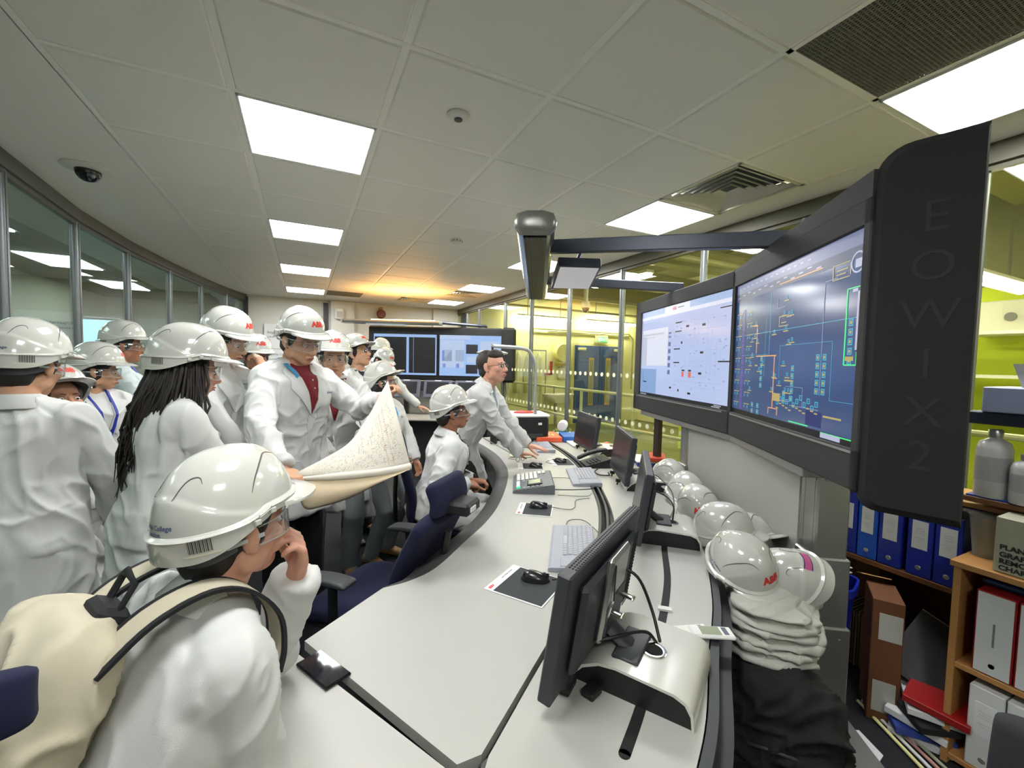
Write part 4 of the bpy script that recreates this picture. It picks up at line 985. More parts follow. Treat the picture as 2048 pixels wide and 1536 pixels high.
# the arms end at the fixture axis
ax = (fx1-fx0).normalized()
def on_fix(p): return fx0+ax*((p-fx0).dot(ax))
E1_ = on_fix(A1); E2_ = on_fix(A2)
beam('support_arm', (P1.x,P1.y,2.19), (E1_.x+.08,E1_.y-.02,2.27), .05, .075, arm_m, vw, iv); beam('support_arm', (P2.x,P2.y,2.17), (E2_.x+.08,E2_.y-.02,2.27), .05, .065, arm_m, vw, iv)
for p in (P1, P2):
    beam('arm_post', (p.x,p.y,2.06), (p.x,p.y,2.17), .06, .05, arm_m, vw, iv)
# square panel hung from the near arm, its face given a faint glow
q0 = at(1150,548,2.75); hp = thing('hanging_panel', 'small square grey panel hanging from the black arm over the desk', 'panel', (q0.x, q0.y, q0.z), YAW*-1+.05)
MB().box((0,0,0), (.26,.30,.06), RX(-.28), bev=.004).build('panel_case', mat('arm_steel'), hp); MB().box((0,0,-.0315), (.235,.275,.003), RX(-.28)).build('panel_face', mat('panel_face', (206,204,206), .5, emis=.12), hp)
MB().tube([(0,.02,.03),(.03,-.10,.17)], .014, 10).build('hanger_rod', mat('chrome'), hp, smooth=50); MB().ell((.03,-.10,.17), (.022,.022,.022)).ell((0,.02,.035), (.024,.024,.02)).build('joint', black, hp, smooth=180)

# ---------------------------------------------------------------- far console with second video wall
c0 = Vector((1.99,6.81,0)); dR = Vector((.897,-.441,0)); dF = Vector((.441,.897,0))
fw = thing('display_cabinet', 'far black two screen video wall at the back of the control room', 'display', (c0.x, c0.y, 0), math.atan2(dR.y, dR.x))   # local x to the right, -Y faces the viewer
WL, WR = -1.16, 1.05
MB().box(((WL+WR)/2, .09, 1.70), (WR-WL, .16, .88), bev=.02).build('housing', mat('far_black', (16,16,17), .6), fw)
MB().box((WR+.10, .05, 1.70), (.24, .26, .90), bev=.04).build('side_housing', mat('far_black'), fw)
MB().box((0,.1,.62), (1.9,.16,1.24)).build('pedestal', dgrey, fw)
MF = basis(Vector((0,0,0)), Vector((1,0,0)), Vector((0,0,1)), Vector((0,-1,0)))
def fscr(x0, x1, z0, z1, c_, e, nm): return MB().box(((x0+x1)/2, -.002, (z0+z1)/2), (x1-x0, .03, z1-z0)).build('display', mat(nm, c_, .3, emis=e), fw)
zc0, zc1 = 1.345, 2.01
s1 = fscr(WL+.10, -.03, zc0, zc1, (12,14,20), .1, 'fscr_black'); s2 = fscr(.02, WR-.02, zc0, zc1, (150,184,232), .37, 'fscr_blue')
def frect(par, x0, x1, z0, z1, rl, c_, e):
    m = MB()
    for (a, b, c, d) in rl: m.quad((x0+(x1-x0)*a, -.019, z0+(z1-z0)*b), (x0+(x1-x0)*c, -.019, z0+(z1-z0)*b), (x0+(x1-x0)*c, -.019, z0+(z1-z0)*d), (x0+(x1-x0)*a, -.019, z0+(z1-z0)*d))
    return tag(m.build('screen_graphics', mat('f%d_%d_%d' % c_, c_, .3, emis=e), par), kind='stuff')
frect(s1, WL+.10, -.03, zc0, zc1, [(0,.93,1,1),(0,0,1,.05),(.52,.05,.56,.93),(.98,0,1,1),(.0,.05,.015,.93),(.63,.05,.635,.93)], (150,180,226), .36)
frect(s1, WL+.10, -.03, zc0, zc1, [(0,.48,1,.486),(.25,.1,.254,.9)], (60,64,80), .3)
frect(s2, .02, WR-.02, zc0, zc1, [(.43,.55,.62,.78),(.43,.06,.62,.28)], (44,46,58), .2)
frect(s2, .02, WR-.02, zc0, zc1, [(.02,.2,.40,.88),(.45,.33,.62,.48),(.66,.1,.97,.86),(.0,.9,.5,1)], (178,196,226), .36)
frect(s2, .02, WR-.02, zc0, zc1, [(.04,.36,.2,.64),(.26,.36,.4,.64)], (120,134,150), .3)
frect(s2, .02, WR-.02, zc0, zc1, [(.04,.37,.08,.62),(.05,.2,.10,.3),(.27,.2,.32,.3)], (50,84,190), .35)
# far linear uplight, lit warm on top
fu = thing('linear_uplight', 'far linear light above the back consoles glowing warm on its upper side', 'ceiling fixture', (*(onz(785,648,2.16)[:2]), 2.16), math.atan2(dR.y, dR.x)+.03)
prof2 = [(-.12,.03),(-.10,.0),(.10,.0),(.12,.03),(.10,.055),(-.10,.055)]
MB().loft([[(x, y*k2, z) for y, z in prof2] for x, k2 in ((-.80,.5),(-.76,1),(.76,1),(.80,.5))]).build('fixture_body', mat('uplight_grey', (150,150,144), .35, metal=.5), fu, smooth=40)
MB().box((-.1,0,-.012), (.62,.14,.02), bev=.006).build('diffuser', mat('pale_diffuser', (190,196,200), .5, emis=.15), fu)
MB().box((.18,0,.060), (1.0,.13,.012)).build('lamp_tube', mat('warm_lamp', (255,190,105), .4, emis=22), fu)
MB().tube([(.76,0,.04),(1.5,.25,.02)], .025, 8).build('arm', arm_m, fu); MB().tube([(1.5,.25,.02),(1.5,.25,-.06)], .02, 8).build('arm_foot', arm_m, fu)
# far desk
fd = thing('far_desk', 'grey console desk in front of the far video wall', 'desk', (c0.x, c0.y, 0), math.atan2(dR.y, dR.x))
MB().box((-.2,-.72,.74), (2.4,.62,.03), bev=.01).build('worktop', lam, fd); MB().box((-.2,-.50,.36), (2.3,.10,.72)).build('modesty_panel', dgrey, fd)
MB().box((-.2,-.36,.93), (2.4,.05,.35)).build('back_rail', alu, fd)
for x in (-1.3,.9): MB().box((x,-.7,.36), (.05,.5,.72)).build('end_panel', dgrey, fd)
for i, (x, lb) in enumerate(((-.42,'left'),(.07,'middle'),(.55,'right'))):
    cM = Matrix.LocRotScale(c0, Euler((0,0,math.atan2(dR.y,dR.x))), None) @ T(x,-.50,1.02)
    t = thing('touch_panel', 'tilted grey touch panel on the far desk, the %s one' % lb, 'panel', cM.translation, math.atan2(dR.y, dR.x), 'tilted panels on the far desk')
    A = RX(-.45)
    MB().box((0,0,.14), (.44,.04,.30), A, bev=.012).build('panel_case', mat('panel_slate', (96,100,118), .4), t); MB().box((0,-.022,.15), (.34,.004,.20), A).build('screen', mat('panel_screen', (44,46,54), .2), t)
    MB().box((0,-.02,.275), (.1,.004,.012), A).build('badge', pad_w, t); MB().box((0,.1,-.13), (.06,.1,.28)).build('bracket', black, t)
# desk lamp with hooked pole
lampm = mat('lamp_silver', (168,170,172), .35, metal=.5)
b0_ = onz(1075,882,.74); hl0 = at(985,692,3.6)
dl = thing('task_lamp', 'tall silver hooked desk lamp above the standing man', 'lamp', (b0_.x, b0_.y, .742))
D0 = math.hypot(b0_.x, b0_.y)
pts = [at(1072,880,D0), at(1070,800,D0), at(1070,735,D0), at(1062,708,D0-.03), at(1045,697,D0-.1), at(985,692,D0-.25)]
pts = [p-Vector((b0_.x,b0_.y,.742)) for p in pts]; pts[0].z = 0
MB().tube(poly_smooth(pts, 6), .019, 12, rnd=True).build('pole', lampm, dl, smooth=180)
hp_ = at(985,706,D0-.25)-Vector((b0_.x,b0_.y,.742))
MB().ell(hp_, (.17,.09,.028), n=24).build('lamp_head', lampm, dl, smooth=180)
MB().tube([hp_+Vector((0,0,.02)), pts[-1]], .012, 8).build('joint', black, dl); MB().lathe([(.06,0),(.06,.012),(.03,.02)], 20).build('base', lampm, dl, smooth=40)
# ---------------------------------------------------------------- right hand corner: shelves, binders, boxes
wood = mat('beech', (176,128,74), .5, noise=.12, nscale=14, aniso=(2,2,14)); wood_d = mat('brown_edge', (104,66,36), .5)
bc = thing('bookcase', 'low beech bookcase with two rows of white and red binders', 'bookcase', (2.49, .17, 0))
for (c, d_, nm) in (((0,.52,.405),(.32,.022,.81),'side_panel'),((0,-.52,.405),(.32,.022,.81),'side_panel'),((0,0,.822),(.34,1.08,.024),'top'),((0,0,.415),(.31,1.03,.022),'shelf'),((0,0,.035),(.31,1.03,.022),'base_shelf'),((.155,0,.42),(.01,1.04,.8),'back')):
    MB().box(c, d_, bev=.002).build(nm, wood, bc)
red_b = mat('binder_red', (150,24,24), .4); wht_b = mat('binder_white', (206,208,206), .45); blu_b = mat('binder_blue', (20,44,150), .4); blu2 = mat('binder_blue_bright', (24,84,190), .4); dkr = mat('binder_dark_red', (96,20,20), .5)
def binder(loc, rz, c_, lb, w_=.075, h_=.315, d_=.27, spine='label', tilt=0, grp=None, cat='binder'):   # spine faces -X
    t = thing('ring_binder', lb, cat, loc, rz, grp)
    A = RX(tilt)
    MB().box((0,0,h_/2), (d_,w_,h_), A, bev=.003).build('cover', c_, t)
    MB().box((.006,0,h_/2), (d_-.004,w_-.014,h_-.008), A).build('pages', mat('paper_white'), t)
    if spine == 'label': 
        o = MB().box((-d_/2-.001,0,h_*.62), (.002,w_*.62,.13), A).build('spine_label', mat('paper_white'), t)
        m = MB()
        for zz, wf in ((.72,.40),(.685,.34),(.65,.42),(.575,.38),(.54,.30)): m.box((-d_/2-.0022,0,h_*zz), (.0008,w_*wf,.006), A)
        tag(m.build('print_lines', mat('ink_red', (176,60,60), .6), t), kind='stuff')
    elif spine == 'white':
        MB().box((-d_/2-.001,0,h_/2), (.003,w_*.9,h_*.97), A).build('spine_insert', wht_b, t)
        text_obj('ABB', .02, A @ T(-d_/2-.003,0,h_*.88) @ RZ(-PI/2) @ RX(PI/2), mat('ink_red'), t)
        MB().box((-d_/2-.003,0,h_*.5), (.0008,.006,.09), A).build('print_line', mat('ink_grey'), t)
    MB().lathe([(.009,-.0015),(.011,0),(.009,.0015)], 12, M=A @ T(-d_/2-.001,0,.04) @ RY(PI/2)).build('finger_ring', silver, t)
    return t
ys = .635
for i in range(8):
    w_ = .105; binder((2.475, ys-w_/2, .427), 0, red_b, 'red lever arch binder with white spine on the upper bookcase shelf, ' + ('first','second','third','fourth','fifth','sixth','seventh','eighth')[i] + ' from the left', w_, .32, .27, 'white', grp='red binders on the upper shelf'); ys -= w_+.004
ys = .635
for i in range(8):
    w_ = .095; binder((2.475, ys-w_/2, .047), 0, wht_b, 'plain white binder on the lower bookcase shelf, ' + ('first','second','third','fourth','fifth','sixth','seventh','eighth')[i] + ' from the left', w_, .32, .27, 'white' if i % 2 else 'label', grp='white binders on the lower shelf'); ys -= w_+.005
t = thing('rolled_sheet', 'dark blue roll lying along the top of the red binders', 'roll', (2.42, .25, .762)); MB().tube([(0,-.38,0),(0,.38,0)], .014, 10, rnd=True).build('roll', mat('roll_blue', (20,40,90), .4), t, smooth=180)
t = thing('storage_box', 'pale box with handwriting standing on the bookcase', 'box', (2.47, .40, .835))
MB().box((0,0,.105), (.26,.40,.21), bev=.004).build('carton', mat('carton_grey', (168,168,146), .6), t); MB().box((-.132,-.03,.155), (.004,.20,.07)).build('window', mat('carton_window', (70,62,52), .3), t)
for k_, (s_, z) in enumerate((('PLANT Co', .098), ('GRAPHIC', .070), ('REMOTE', .045), ('CHARGER', .020))):
    text_obj(s_, .026, T(-.132, .185, z) @ RZ(-PI/2) @ RX(PI/2), mat('marker_black', (40,40,44), .6), t, align='LEFT', bold=.0008)
t = thing('plastic_tub', 'empty translucent tub between the blue binders and the lettered box', 'tub', (2.50, .66, .835)); MB().lathe([(.04,0),(.055,.16),(.06,.165),(.052,.16),(.036,.01)], 20).build('tub', mat('tub_grey', (150,150,140), .3), t, smooth=40)
# binder shelf behind
sh = thing('binder_shelf', 'open brown shelf carrying a row of red and blue binders behind the silver leg', 'shelf', (2.68, 1.02, 0))
for (c, d_, nm) in (((0,0,.625),(.30,.86,.025),'shelf'),((0,-.06,1.02),(.30,.74,.02),'top'),((0,.43,.75),(.30,.02,.56),'side_panel'),((0,-.43,.3),(.30,.02,.62),'side_panel'),((0,.43,.3),(.30,.02,.62),'side_panel'),((.155,0,.5),(.012,.88,1.0),'back_board')):
    MB().box(c, d_, bev=.002).build(nm, wood_d if nm in ('shelf','back_board') else wood, sh)
spec = [(.055,dkr,'narrow dark red binder at the left end of the binder shelf','none'),(.05,red_b,'second dark red binder on the binder shelf','none'),(.085,red_b,'red binder with a white label on the binder shelf','label'),(.085,blu_b,'first blue labelled binder right of the red ones','label'),(.08,blu2,'brighter blue labelled binder in the binder row','label'),(.09,blu_b,'blue binder just right of the brighter one','label'),(.09,blu_b,'wide blue binder third from the right end of the row','label'),(.09,blu_b,'blue binder at the right end of the binder row','label')]
y = 1.42
for i, (w_, c_, lb, sp) in enumerate(spec):
    binder((2.66, y-w_/2, .639), 0, c_, lb, w_, .31, .25, sp, grp='binders on the open shelf'); y -= w_+(.006 if i != 5 else .02)
# upper hutch shelf with bottles
hs = thing('bottle_shelf', 'upper shelf with blue mat and brown edge holding bottles', 'shelf', (2.62, .22, 0))
MB().box((0,0,1.065), (.34,1.02,.022), bev=.002).build('shelf', wood_d, hs); MB().box((0,0,1.079), (.32,1.0,.006)).build('shelf_mat', mat('mat_blue', (24,60,150), .5), hs)
MB().box((0,0,1.40), (.34,1.02,.05), bev=.004).build('shelf', mat('shelf_slate', (34,40,58), .5), hs)
for y_ in (-.49,.40):
    MB().box((.15,y_,1.13), (.02,.02,.60)).build('upright', dgrey, hs)
btl = mat('bottle_translucent', (186,188,186), .25); 
def bottle(loc, r, h, lb, spray=False):
    t = thing('plastic_bottle', lb, 'bottle', loc, 0, 'bottles on the upper shelf')
    MB().lathe([(r*.95,0),(r,.01),(r,h*.72),(r*.85,h*.82),(r*.35,h*.88),(r*.35,h*.93)], 24).build('bottle_body', btl, t, smooth=50)
    MB().lathe([(r*.42,h*.90),(r*.42,h),(r*.38,h*1.01)], 20).build('cap', pad_w if spray else mat('cap_silver', (170,170,170), .3, metal=.7), t, smooth=50)
    if spray: MB().box((-.02,0,h*1.06), (.09,.025,.035), bev=.008).build('spray_head', pad_w, t)
    MB().lathe([(r*1.01,h*.25),(r*1.012,h*.26),(r*1.012,h*.6),(r*1.01,h*.61)], 24).build('bottle_label', mat('label_grey', (160,162,164), .6), t, smooth=50)
bottle((2.50,.66,1.082), .052, .27, 'tall translucent bottle with a metal cap, leftmost on the upper shelf')
bottle((2.47,.565,1.082), .042, .19, 'short translucent bottle in front on the upper shelf')
bottle((2.55,.47,1.082), .05, .26, 'white spray bottle on the upper shelf', True)
box_thing('storage_box', 'deep blue box at the right end of the upper shelf', 'box', (2.52,.33,1.082), 0, (.22,.16,.24), mat('box_navy', (22,38,120), .5))
box_thing('tray_box', 'pale blue grey box on the slate shelf at the right edge', 'box', (2.58,.48,1.426), 0, (.28,.42,.10), mat('box_greyblue', (140,148,176), .5))
t = thing('white_tray', 'white tray with a red rim on the pale blue grey box', 'tray', (2.58,.46,1.528)); MB().loft([[(x*s_, y_*s_, z) for x, y_ in ((-.12,-.16),(.12,-.16),(.12,.16),(-.12,.16))] for s_, z in ((.85,0),(1,.09),(.96,.09),(.8,.01))]).build('tray', pad_w, t); MB().box((0,-.02,.105), (.22,.2,.03), bev=.006).build('red_rim', mat('red_bag'), t); MB().box((0,-.02,.135), (.2,.18,.03), bev=.01).build('lid', pad_w, t)
# bin, carton, floor clutter
t = thing('waste_bin', 'tall blue plastic waste bin behind the silver leg', 'bin', (2.27,1.13,0), .3)
MB().loft([ellipse_ring(Vector((0,0,z)), Vector((1,0,0)), Vector((0,1,0)), a, b2, 28, 5) for z, a, b2 in ((0,.08,.09),(.54,.10,.115),(.545,.115,.13),(.58,.115,.13),(.58,.10,.12),(.05,.075,.085))]).build('bin_body', mat('bin_blue', (14,34,150), .35), t, smooth=40)
pm = MB()
for i in range(7):
    a = i*.9; MM = T(.02*math.cos(a), .03*math.sin(a), .57+.012*i) @ RZ(a) @ RX(.3*math.sin(i*2)); pm.box((0,0,0), (.13,.1,.004), MM)
tag(pm.build('crumpled_paper', mat('paper_white'), t), kind='stuff')
t = thing('cardboard_box', 'tall narrow brown cardboard box with white labels beside the blue bin', 'box', (2.41,.945,0), .55)
card = mat('cardboard', (104,64,36), .8, noise=.05, nscale=20)
MB().box((0,0,.28), (.20,.11,.56), bev=.003).build('carton', card, t)
MB().box((-.06,.02,.585), (.14,.11,.004), RY(.35)).build('flap', mat('card_pale', (190,150,94), .8), t); MB().box((.03,-.09,.60), (.16,.10,.004), RX(-.5)).build('flap', mat('card_pale'), t)
MB().box((-.1015,-.01,.44), (.002,.08,.12)).build('shipping_label', mat('paper_grey', (176,176,168), .7), t); MB().box((-.1015,.0,.12), (.002,.08,.14)).build('shipping_label', MATS['paper_grey'], t)
t = thing('black_folder', 'large black folder leaning on the pile of papers', 'folder', (2.46,.80,.20), .5); MB().box((0,0,.12), (.012,.30,.30), RY(.5) @ RX(.5)).build('cover', mat('folder_black', (34,35,38), .5), t); MB().box((.0,.0,.272), (.014,.30,.004), RY(.5) @ RX(.5)).build('edge', silver, t)
for i, (x, y, z, a, c_, lb) in enumerate(((2.44,.80,.015,.3,'paper_white','lowest loose sheaf of paper on the floor by the bookcase'),(2.42,.82,.05,.7,'notice_blue','blue backed sheaf in the floor pile'),(2.43,.79,.085,.1,'paper_white','white sheaf in the middle of the floor pile'),(2.41,.77,.12,.9,'bag_black','black document wallet in the floor pile'),(2.43,.76,.155,.5,'paper_white','white sheaf under the red folder'),(2.42,.74,.19,.2,'binder_red','red folder on top of the floor pile'))):
    t = thing('paper_pile', lb, 'papers', (x, y, z), a, 'papers piled on the floor'); MB().box((0,0,.0), (.24,.20,.028), RX(.06*(i % 3-1)), bev=.002).build('sheets', mat(c_), t)
for i, (x, y, a, lb) in enumerate(((2.08,.87,.4,'white scrap of paper on the carpet at the foot of the silver leg'),(1.98,.78,1.1,'larger white paper on the carpet at the bottom edge'))):
    t = thing('paper_scrap', lb, 'paper', (x, y, .002), a); MB().prism([(-.1,-.05),(.02,-.08),(.11,.0),(.05,.07),(-.06,.04)], 0, .003).build('sheet', mat('paper_white'), t)
for i in range(4):
    t = thing('loose_tube', ('pale','second pale','pinkish','thin grey')[i]+' long tube lying on the carpet before the bookcase', 'tube', (2.20+.02*i,.80-.01*i,.012+.001*i), 0, 'loose tubes on the carpet'); MB().tube([(.16,.20,0),(-.02,-.12-.02*i,0)], .007, 8).build('tube', mat(('roll_cream','pad_white','pinkish','carton_grey')[i], (196,150,140), .5), t)
t = thing('magazine_stack', 'row of thin upright magazines under the binder shelf', 'magazines', (2.72,1.05,.02))
tag(MB().add(*(lambda L: (L.v, L.f))(sum([MB()], MB()) if False else MB().box((0,0,.29),(.22,.002,.56)))).build('end_board', wood_d, t))
m = MB()
for i in range(22): m.box((-.02*((i*7)%3)/3, .012+i*.0085, .14+.004*((i*5)%4)), (.21,.006,.27+.008*((i*5)%4)))
tag(m.build('magazine', mat('paper_tan', (150,134,108), .7), t), kind='stuff')
# ---------------------------------------------------------------- backpack, folded coats, support case behind the desk
bp_m = mat('backpack_black', (20,20,22), .85, bump=.3, bscale=200)
t = thing('black_backpack', 'large black backpack standing on the floor behind the desk', 'backpack', (1.46,.86,0), -.9)
def softbox(mb, c, r, M=None, p=3.4, n=32, m_=18, nz=0):
    rings = []
    for i in range(1, m_):
        a = -PI/2+PI*i/m_; ca, sa = abs(math.cos(a))**(2/p), math.copysign(abs(math.sin(a))**(2/p), math.sin(a))
        rings.append([(c[0]+r[0]*ca*math.copysign(abs(math.cos(q))**(2/p), math.cos(q))*(1+nz*math.sin(5*q+3*a)), c[1]+r[1]*ca*math.copysign(abs(math.sin(q))**(2/p), math.sin(q))*(1+nz*math.sin(4*q-2*a)), c[2]+r[2]*sa) for q in np.linspace(0,2*PI,n+1)[:-1]])
    return mb.loft(rings, True, True, M)
PENDING_PACK = t
softbox(MB(), (0,-.13,.17), (.15,.06,.13), nz=.02).build('front_pocket', bp_m, t, smooth=180)
MB().tube(poly_smooth([(-.16,-.10,.32),(0,-.155,.37),(.16,-.10,.32)],5), .006, 6).build('zip', dgrey, t, smooth=60)
MB().box((.02,-.19,.24), (.03,.008,.02), bev=.003).tube([(.02,-.195,.235),(.03,-.2,.17)], .003, 6).build('buckle', mat('brass_worn', (150,140,120), .3, metal=.8), t)
for s_ in (-1,1): MB().tube(poly_smooth([(s_*.08,.14,.5),(s_*.10,.2,.4),(s_*.10,.16,.1)],5), .018, 8, flat=.4).build('strap', bp_m, t, smooth=60)
t = thing('storage_crate', 'black storage crate filling the gap behind the desk under the spare helmets', 'crate', (2.10,1.66,0), 1.0)
MB().box((0,0,.34), (.80,.15,.68), bev=.01).build('crate_body', mat('bag_black'), t); MB().box((0,0,.69), (.82,.17,.02), bev=.006).build('lid', dgrey, t)
# ---------------------------------------------------------------- hard hat (mesh data built once, shared)
def sstep(a, b, x): t = min(1, max(0, (x-a)/(b-a))); return t*t*(3-2*t)
HH = .136
def hat_band(c): return .010+.006*sstep(.9,0,c)+.030*sstep(0,.8,-c)
def hat_zr(c): return -.056*sstep(-.25, .85, -c)-.004*sstep(0,1,1-abs(c))
def hat_pt(th, h, feat=True):
    c, s = math.cos(th), math.sin(th)
    rx = .108; ry = .126 if c > 0 else .138
    zr = -.056*sstep(-.25, .85, -c)-.004*sstep(0,1,1-abs(c))
    rad = max(0, 1-h**2.35)**(1/2.35)
    z = zr+(HH-zr)*h
    x, y = s*rx*rad, c*ry*rad-.006*h
    if feat:
        hz = z-zr; bh = hat_band(c)
        off = 0
        if hz < bh+.010: off += .0075*sstep(bh+.007, bh, hz)+.0035*math.exp(-((hz-bh)/.003)**2)
        a = abs(th if th <= PI else 2*PI-th)
        zc = .010+.058*sstep(1.45, 3.0, a)
        if a > 1.45: off += (.0042*sstep(zc+.003, zc-.003, z)*(1-math.exp(-((a-1.45)/.25)**2))) if hz > bh else .003
        if a < 1.45 and h > .1:     # front crown panel a little raised inside the slot arc
            u = (z-.02)/.09; lim = 1.45-1.1*max(0, u)**1.6
            off += .0022*sstep(0, .06, lim-a)
        dx, dy = s/rx, c/ry; dl = math.hypot(dx, dy); k = rad**.5 if rad > 0 else 0
        nx, ny, nz = dx/dl*k, dy/dl*k, (1-k*k)**.5 if k < 1 else 0
        # centre ridge
        off += .003*math.exp(-((abs(x)-.0)/.018)**2)*sstep(.35,.75,h)
        x += nx*off; y += ny*off; z += nz*off
    return Vector((x, y, z))
HAT = []
def build_hat():
    NT = 96; hs = [0,.012,.03,.055,.08,.10,.12,.14,.16,.185,.21,.24,.27,.30,.34,.38,.42,.46,.5,.54,.58,.62,.66,.70,.74,.78,.82,.86,.89,.92,.945,.965,.98,.99,.9965]
    m = MB(); vs = []; fs = []
    lo = ((0,0),(.4,0),(.8,0),(1,-.0045),(1,-.002),(1,0),(1,.002),(1,.0045),(1,.0075),(1,.011)); up = [x for x in hs if x > .055]
    hs = list(lo)+[((x-.08)/.92*.995+.005) for x in up]
    for h in hs:
        for i in range(NT):
            c_ = math.cos(2*PI*i/NT); R_ = HH-hat_zr(c_); h1 = (hat_band(c_)+.011)/R_
            vs.append(hat_pt(2*PI*i/NT, max(0, hat_band(c_)*h[0]+h[1])/R_ if isinstance(h, tuple) else h1+(.9965-h1)*min(1, h/.997)))
    nr = len(hs)
    for r in range(nr-1):
        for i in range(NT): j = (i+1) % NT; fs.append((r*NT+i, r*NT+j, (r+1)*NT+j, (r+1)*NT+i))
    vs.append(hat_pt(0, 1)); fs += [((nr-1)*NT+i, (nr-1)*NT+(i+1) % NT, len(vs)-1) for i in range(NT)]
    o = len(vs); hin = [0,.055,.12,.2,.3,.42,.54,.66,.78,.88,.95,.985,.9965]
    for h in hin:
        for i in range(NT): p = hat_pt(2*PI*i/NT, h, False); vs.append(Vector((p.x*.975, p.y*.975, p.z-.003*h+.0005)))
    for r in range(len(hin)-1):
        for i in range(NT): j = (i+1) % NT; fs.append((o+r*NT+j, o+r*NT+i, o+(r+1)*NT+i, o+(r+1)*NT+j))
    fs.append(tuple(o+(len(hin)-1)*NT+i for i in range(NT)))
    for i in range(NT): j = (i+1) % NT; fs.append((j, i, o+i, o+j))
    m.add(vs, fs)
    # peak
    K = 33; rings = []
    for k in range(K):
        th = math.radians(-66+132*k/(K-1)); f = max(0, math.cos(th*90/66))**.55
        p = hat_pt(th, .03); e = .050*f+.002; d = Vector((math.sin(th)*.55, 1, 0)).normalized()
        a = p+Vector((0,0,.004)); b_ = p+d*e*.6+Vector((0,0,.001-.004*f)); c_ = p+d*e+Vector((0,0,-.004-.010*f))
        inn = p-Vector((math.sin(th),math.cos(th),0))*.012
        rings.append([inn+Vector((0,0,.006)), a, b_+Vector((0,0,.002)), c_+Vector((0,0,.002)), c_-Vector((0,0,.003)), b_-Vector((0,0,.004)), inn-Vector((0,0,.006))])
    m.loft(rings)
    for s_ in (-1,1):   # side lugs
        for dd in (-.16,.10):
            p = hat_pt(s_*(PI/2)+(-s_)*dd*0+ (dd if s_ > 0 else -dd), .08); m.box((p.x+s_*.004, p.y, p.z-.004), (.006,.014,.012), bev=.002)
        p0 = hat_pt(PI/2*s_-.13*s_, .11); p1 = hat_pt(PI/2*s_+.07*s_, .11); m.tube([p0+Vector((s_*.003,0,.004)), p0+Vector((s_*.003,0,-.002)), p1+Vector((s_*.003,0,-.002)), p1+Vector((s_*.003,0,.004))], .0012, 6)
    me = m.mesh('shell', 35); HAT.append(('shell', me, mat('hat_white', (188,188,181), .16, coat=.5)))
    m = MB()
    for s_ in (-1,1):
        P = [hat_pt(s_*math.radians(a), h)*1.001 for a, h in ((92,.42),(86,.55),(76,.67),(62,.765),(46,.81),(32,.79),(22,.72))]
        m.tube(poly_smooth(P, 5), [.0007+.0012*math.sin(PI*i/30) for i in range(31)], 6)
        P = [hat_pt(s_*math.radians(a), h)*1.001 for a, h in ((160,.62),(154,.74),(146,.80),(136,.80),(132,.74))]
        m.tube(poly_smooth(P, 5), [.0005+.0010*math.sin(PI*i/20) for i in range(21)], 6)
    HAT.append(('vent_slot', m.mesh('vent_slot'), mat('slot_grey', (88,86,84), .6)))
    rings = []
    for k in range(33):
        th = math.radians(112+136*k/32); c, s = math.cos(th), math.sin(th); dz = -.012*sstep(.2,.9,-c)
        def pp(r, z): return Vector((s*.088*r, c*.108*r, z))
        rings.append([pp(1.0,-.030+dz), pp(1.03,-.030+dz), pp(1.03,-.062+dz*1.5), pp(1.0,-.062+dz*1.5)])
    HAT.append(('headband', MB().loft(rings).mesh('headband', 40), mat('harness_grey', (74,76,80), .6)))
build_hat()
hat_shell_bvh = BVHTree.FromPolygons([v.co.copy() for v in HAT[0][1].vertices], [tuple(p.vertices) for p in HAT[0][1].polygons])
def wrap_on(bvh, me, M, d, off):   # project a flat mesh (placed by M) along d on to a surface
    for v in me.vertices:
        p = M @ v.co; h = bvh.ray_cast(p, d)
        v.co = (h[0]-d*off) if h[0] is not None else p
    me.update(); return me
def subdiv(me, n=2):
    import bmesh
    bm = bmesh.new(); bm.from_mesh(me); bmesh.ops.triangulate(bm, faces=bm.faces)
    for _ in range(n): bmesh.ops.subdivide_edges(bm, edges=[e for e in bm.edges if e.calc_length() > .006], cuts=1)
    bm.to_mesh(me); bm.free(); return me
def logo_mesh(s, size, M, d, off, bold=.0):
    return wrap_on(hat_shell_bvh, subdiv(text_mesh(s, size, 0, 'CENTER', bold)), M, Vector(d), off)
LOGO_F = logo_mesh('ABB', .036, basis((0,.4,.060), (-1,0,0), (0,0,1), (0,1,0)), (0,-1,0), .0008, .0022)
LOGO_T = logo_mesh('Imperial College\nLondon', .013, basis((0,-.4,.010), (1,0,0), (0,0,1), (0,-1,0)) , (0,1,0), .0008, .0003)
LOGO_S = logo_mesh('Imperial College\nLondon', .014, basis((.4,-.055,.018), (0,1,0), (0,0,1), (1,0,0)), (-1,0,0), .0008, .0003)
LOGO_SL = logo_mesh('Imperial College\nLondon', .014, basis((-.4,-.055,.018), (0,-1,0), (0,0,1), (-1,0,0)), (1,0,0), .0008, .0003)
def barcode():
    a, b_ = MB(), MB(); d = Vector((.62,-.78,0)).normalized(); u = Vector((-d.y, d.x, 0))
    Mx = basis(d*.4+Vector((0,0,-.022)), u, Vector((0,0,1)), d)
    for i in range(8): a.quad((-.030+i*.0075,-.019,0), (-.0225+i*.0075,-.019,0), (-.0225+i*.0075,.019,0), (-.030+i*.0075,.019,0))
    x = -.019; i = 0
    while x < .019: w_ = (.0008,.002,.0012,.0024)[i % 4]; b_.quad((x,-.012,0),(x+w_,-.012,0),(x+w_,.013,0),(x,.013,0)); x += w_+(.001,.0015)[i % 2]; i += 1
    A, B = a.mesh('label'), b_.mesh('bars')
    return wrap_on(hat_shell_bvh, A, Mx, -d, .0006), wrap_on(hat_shell_bvh, B, Mx, -d, .0011)
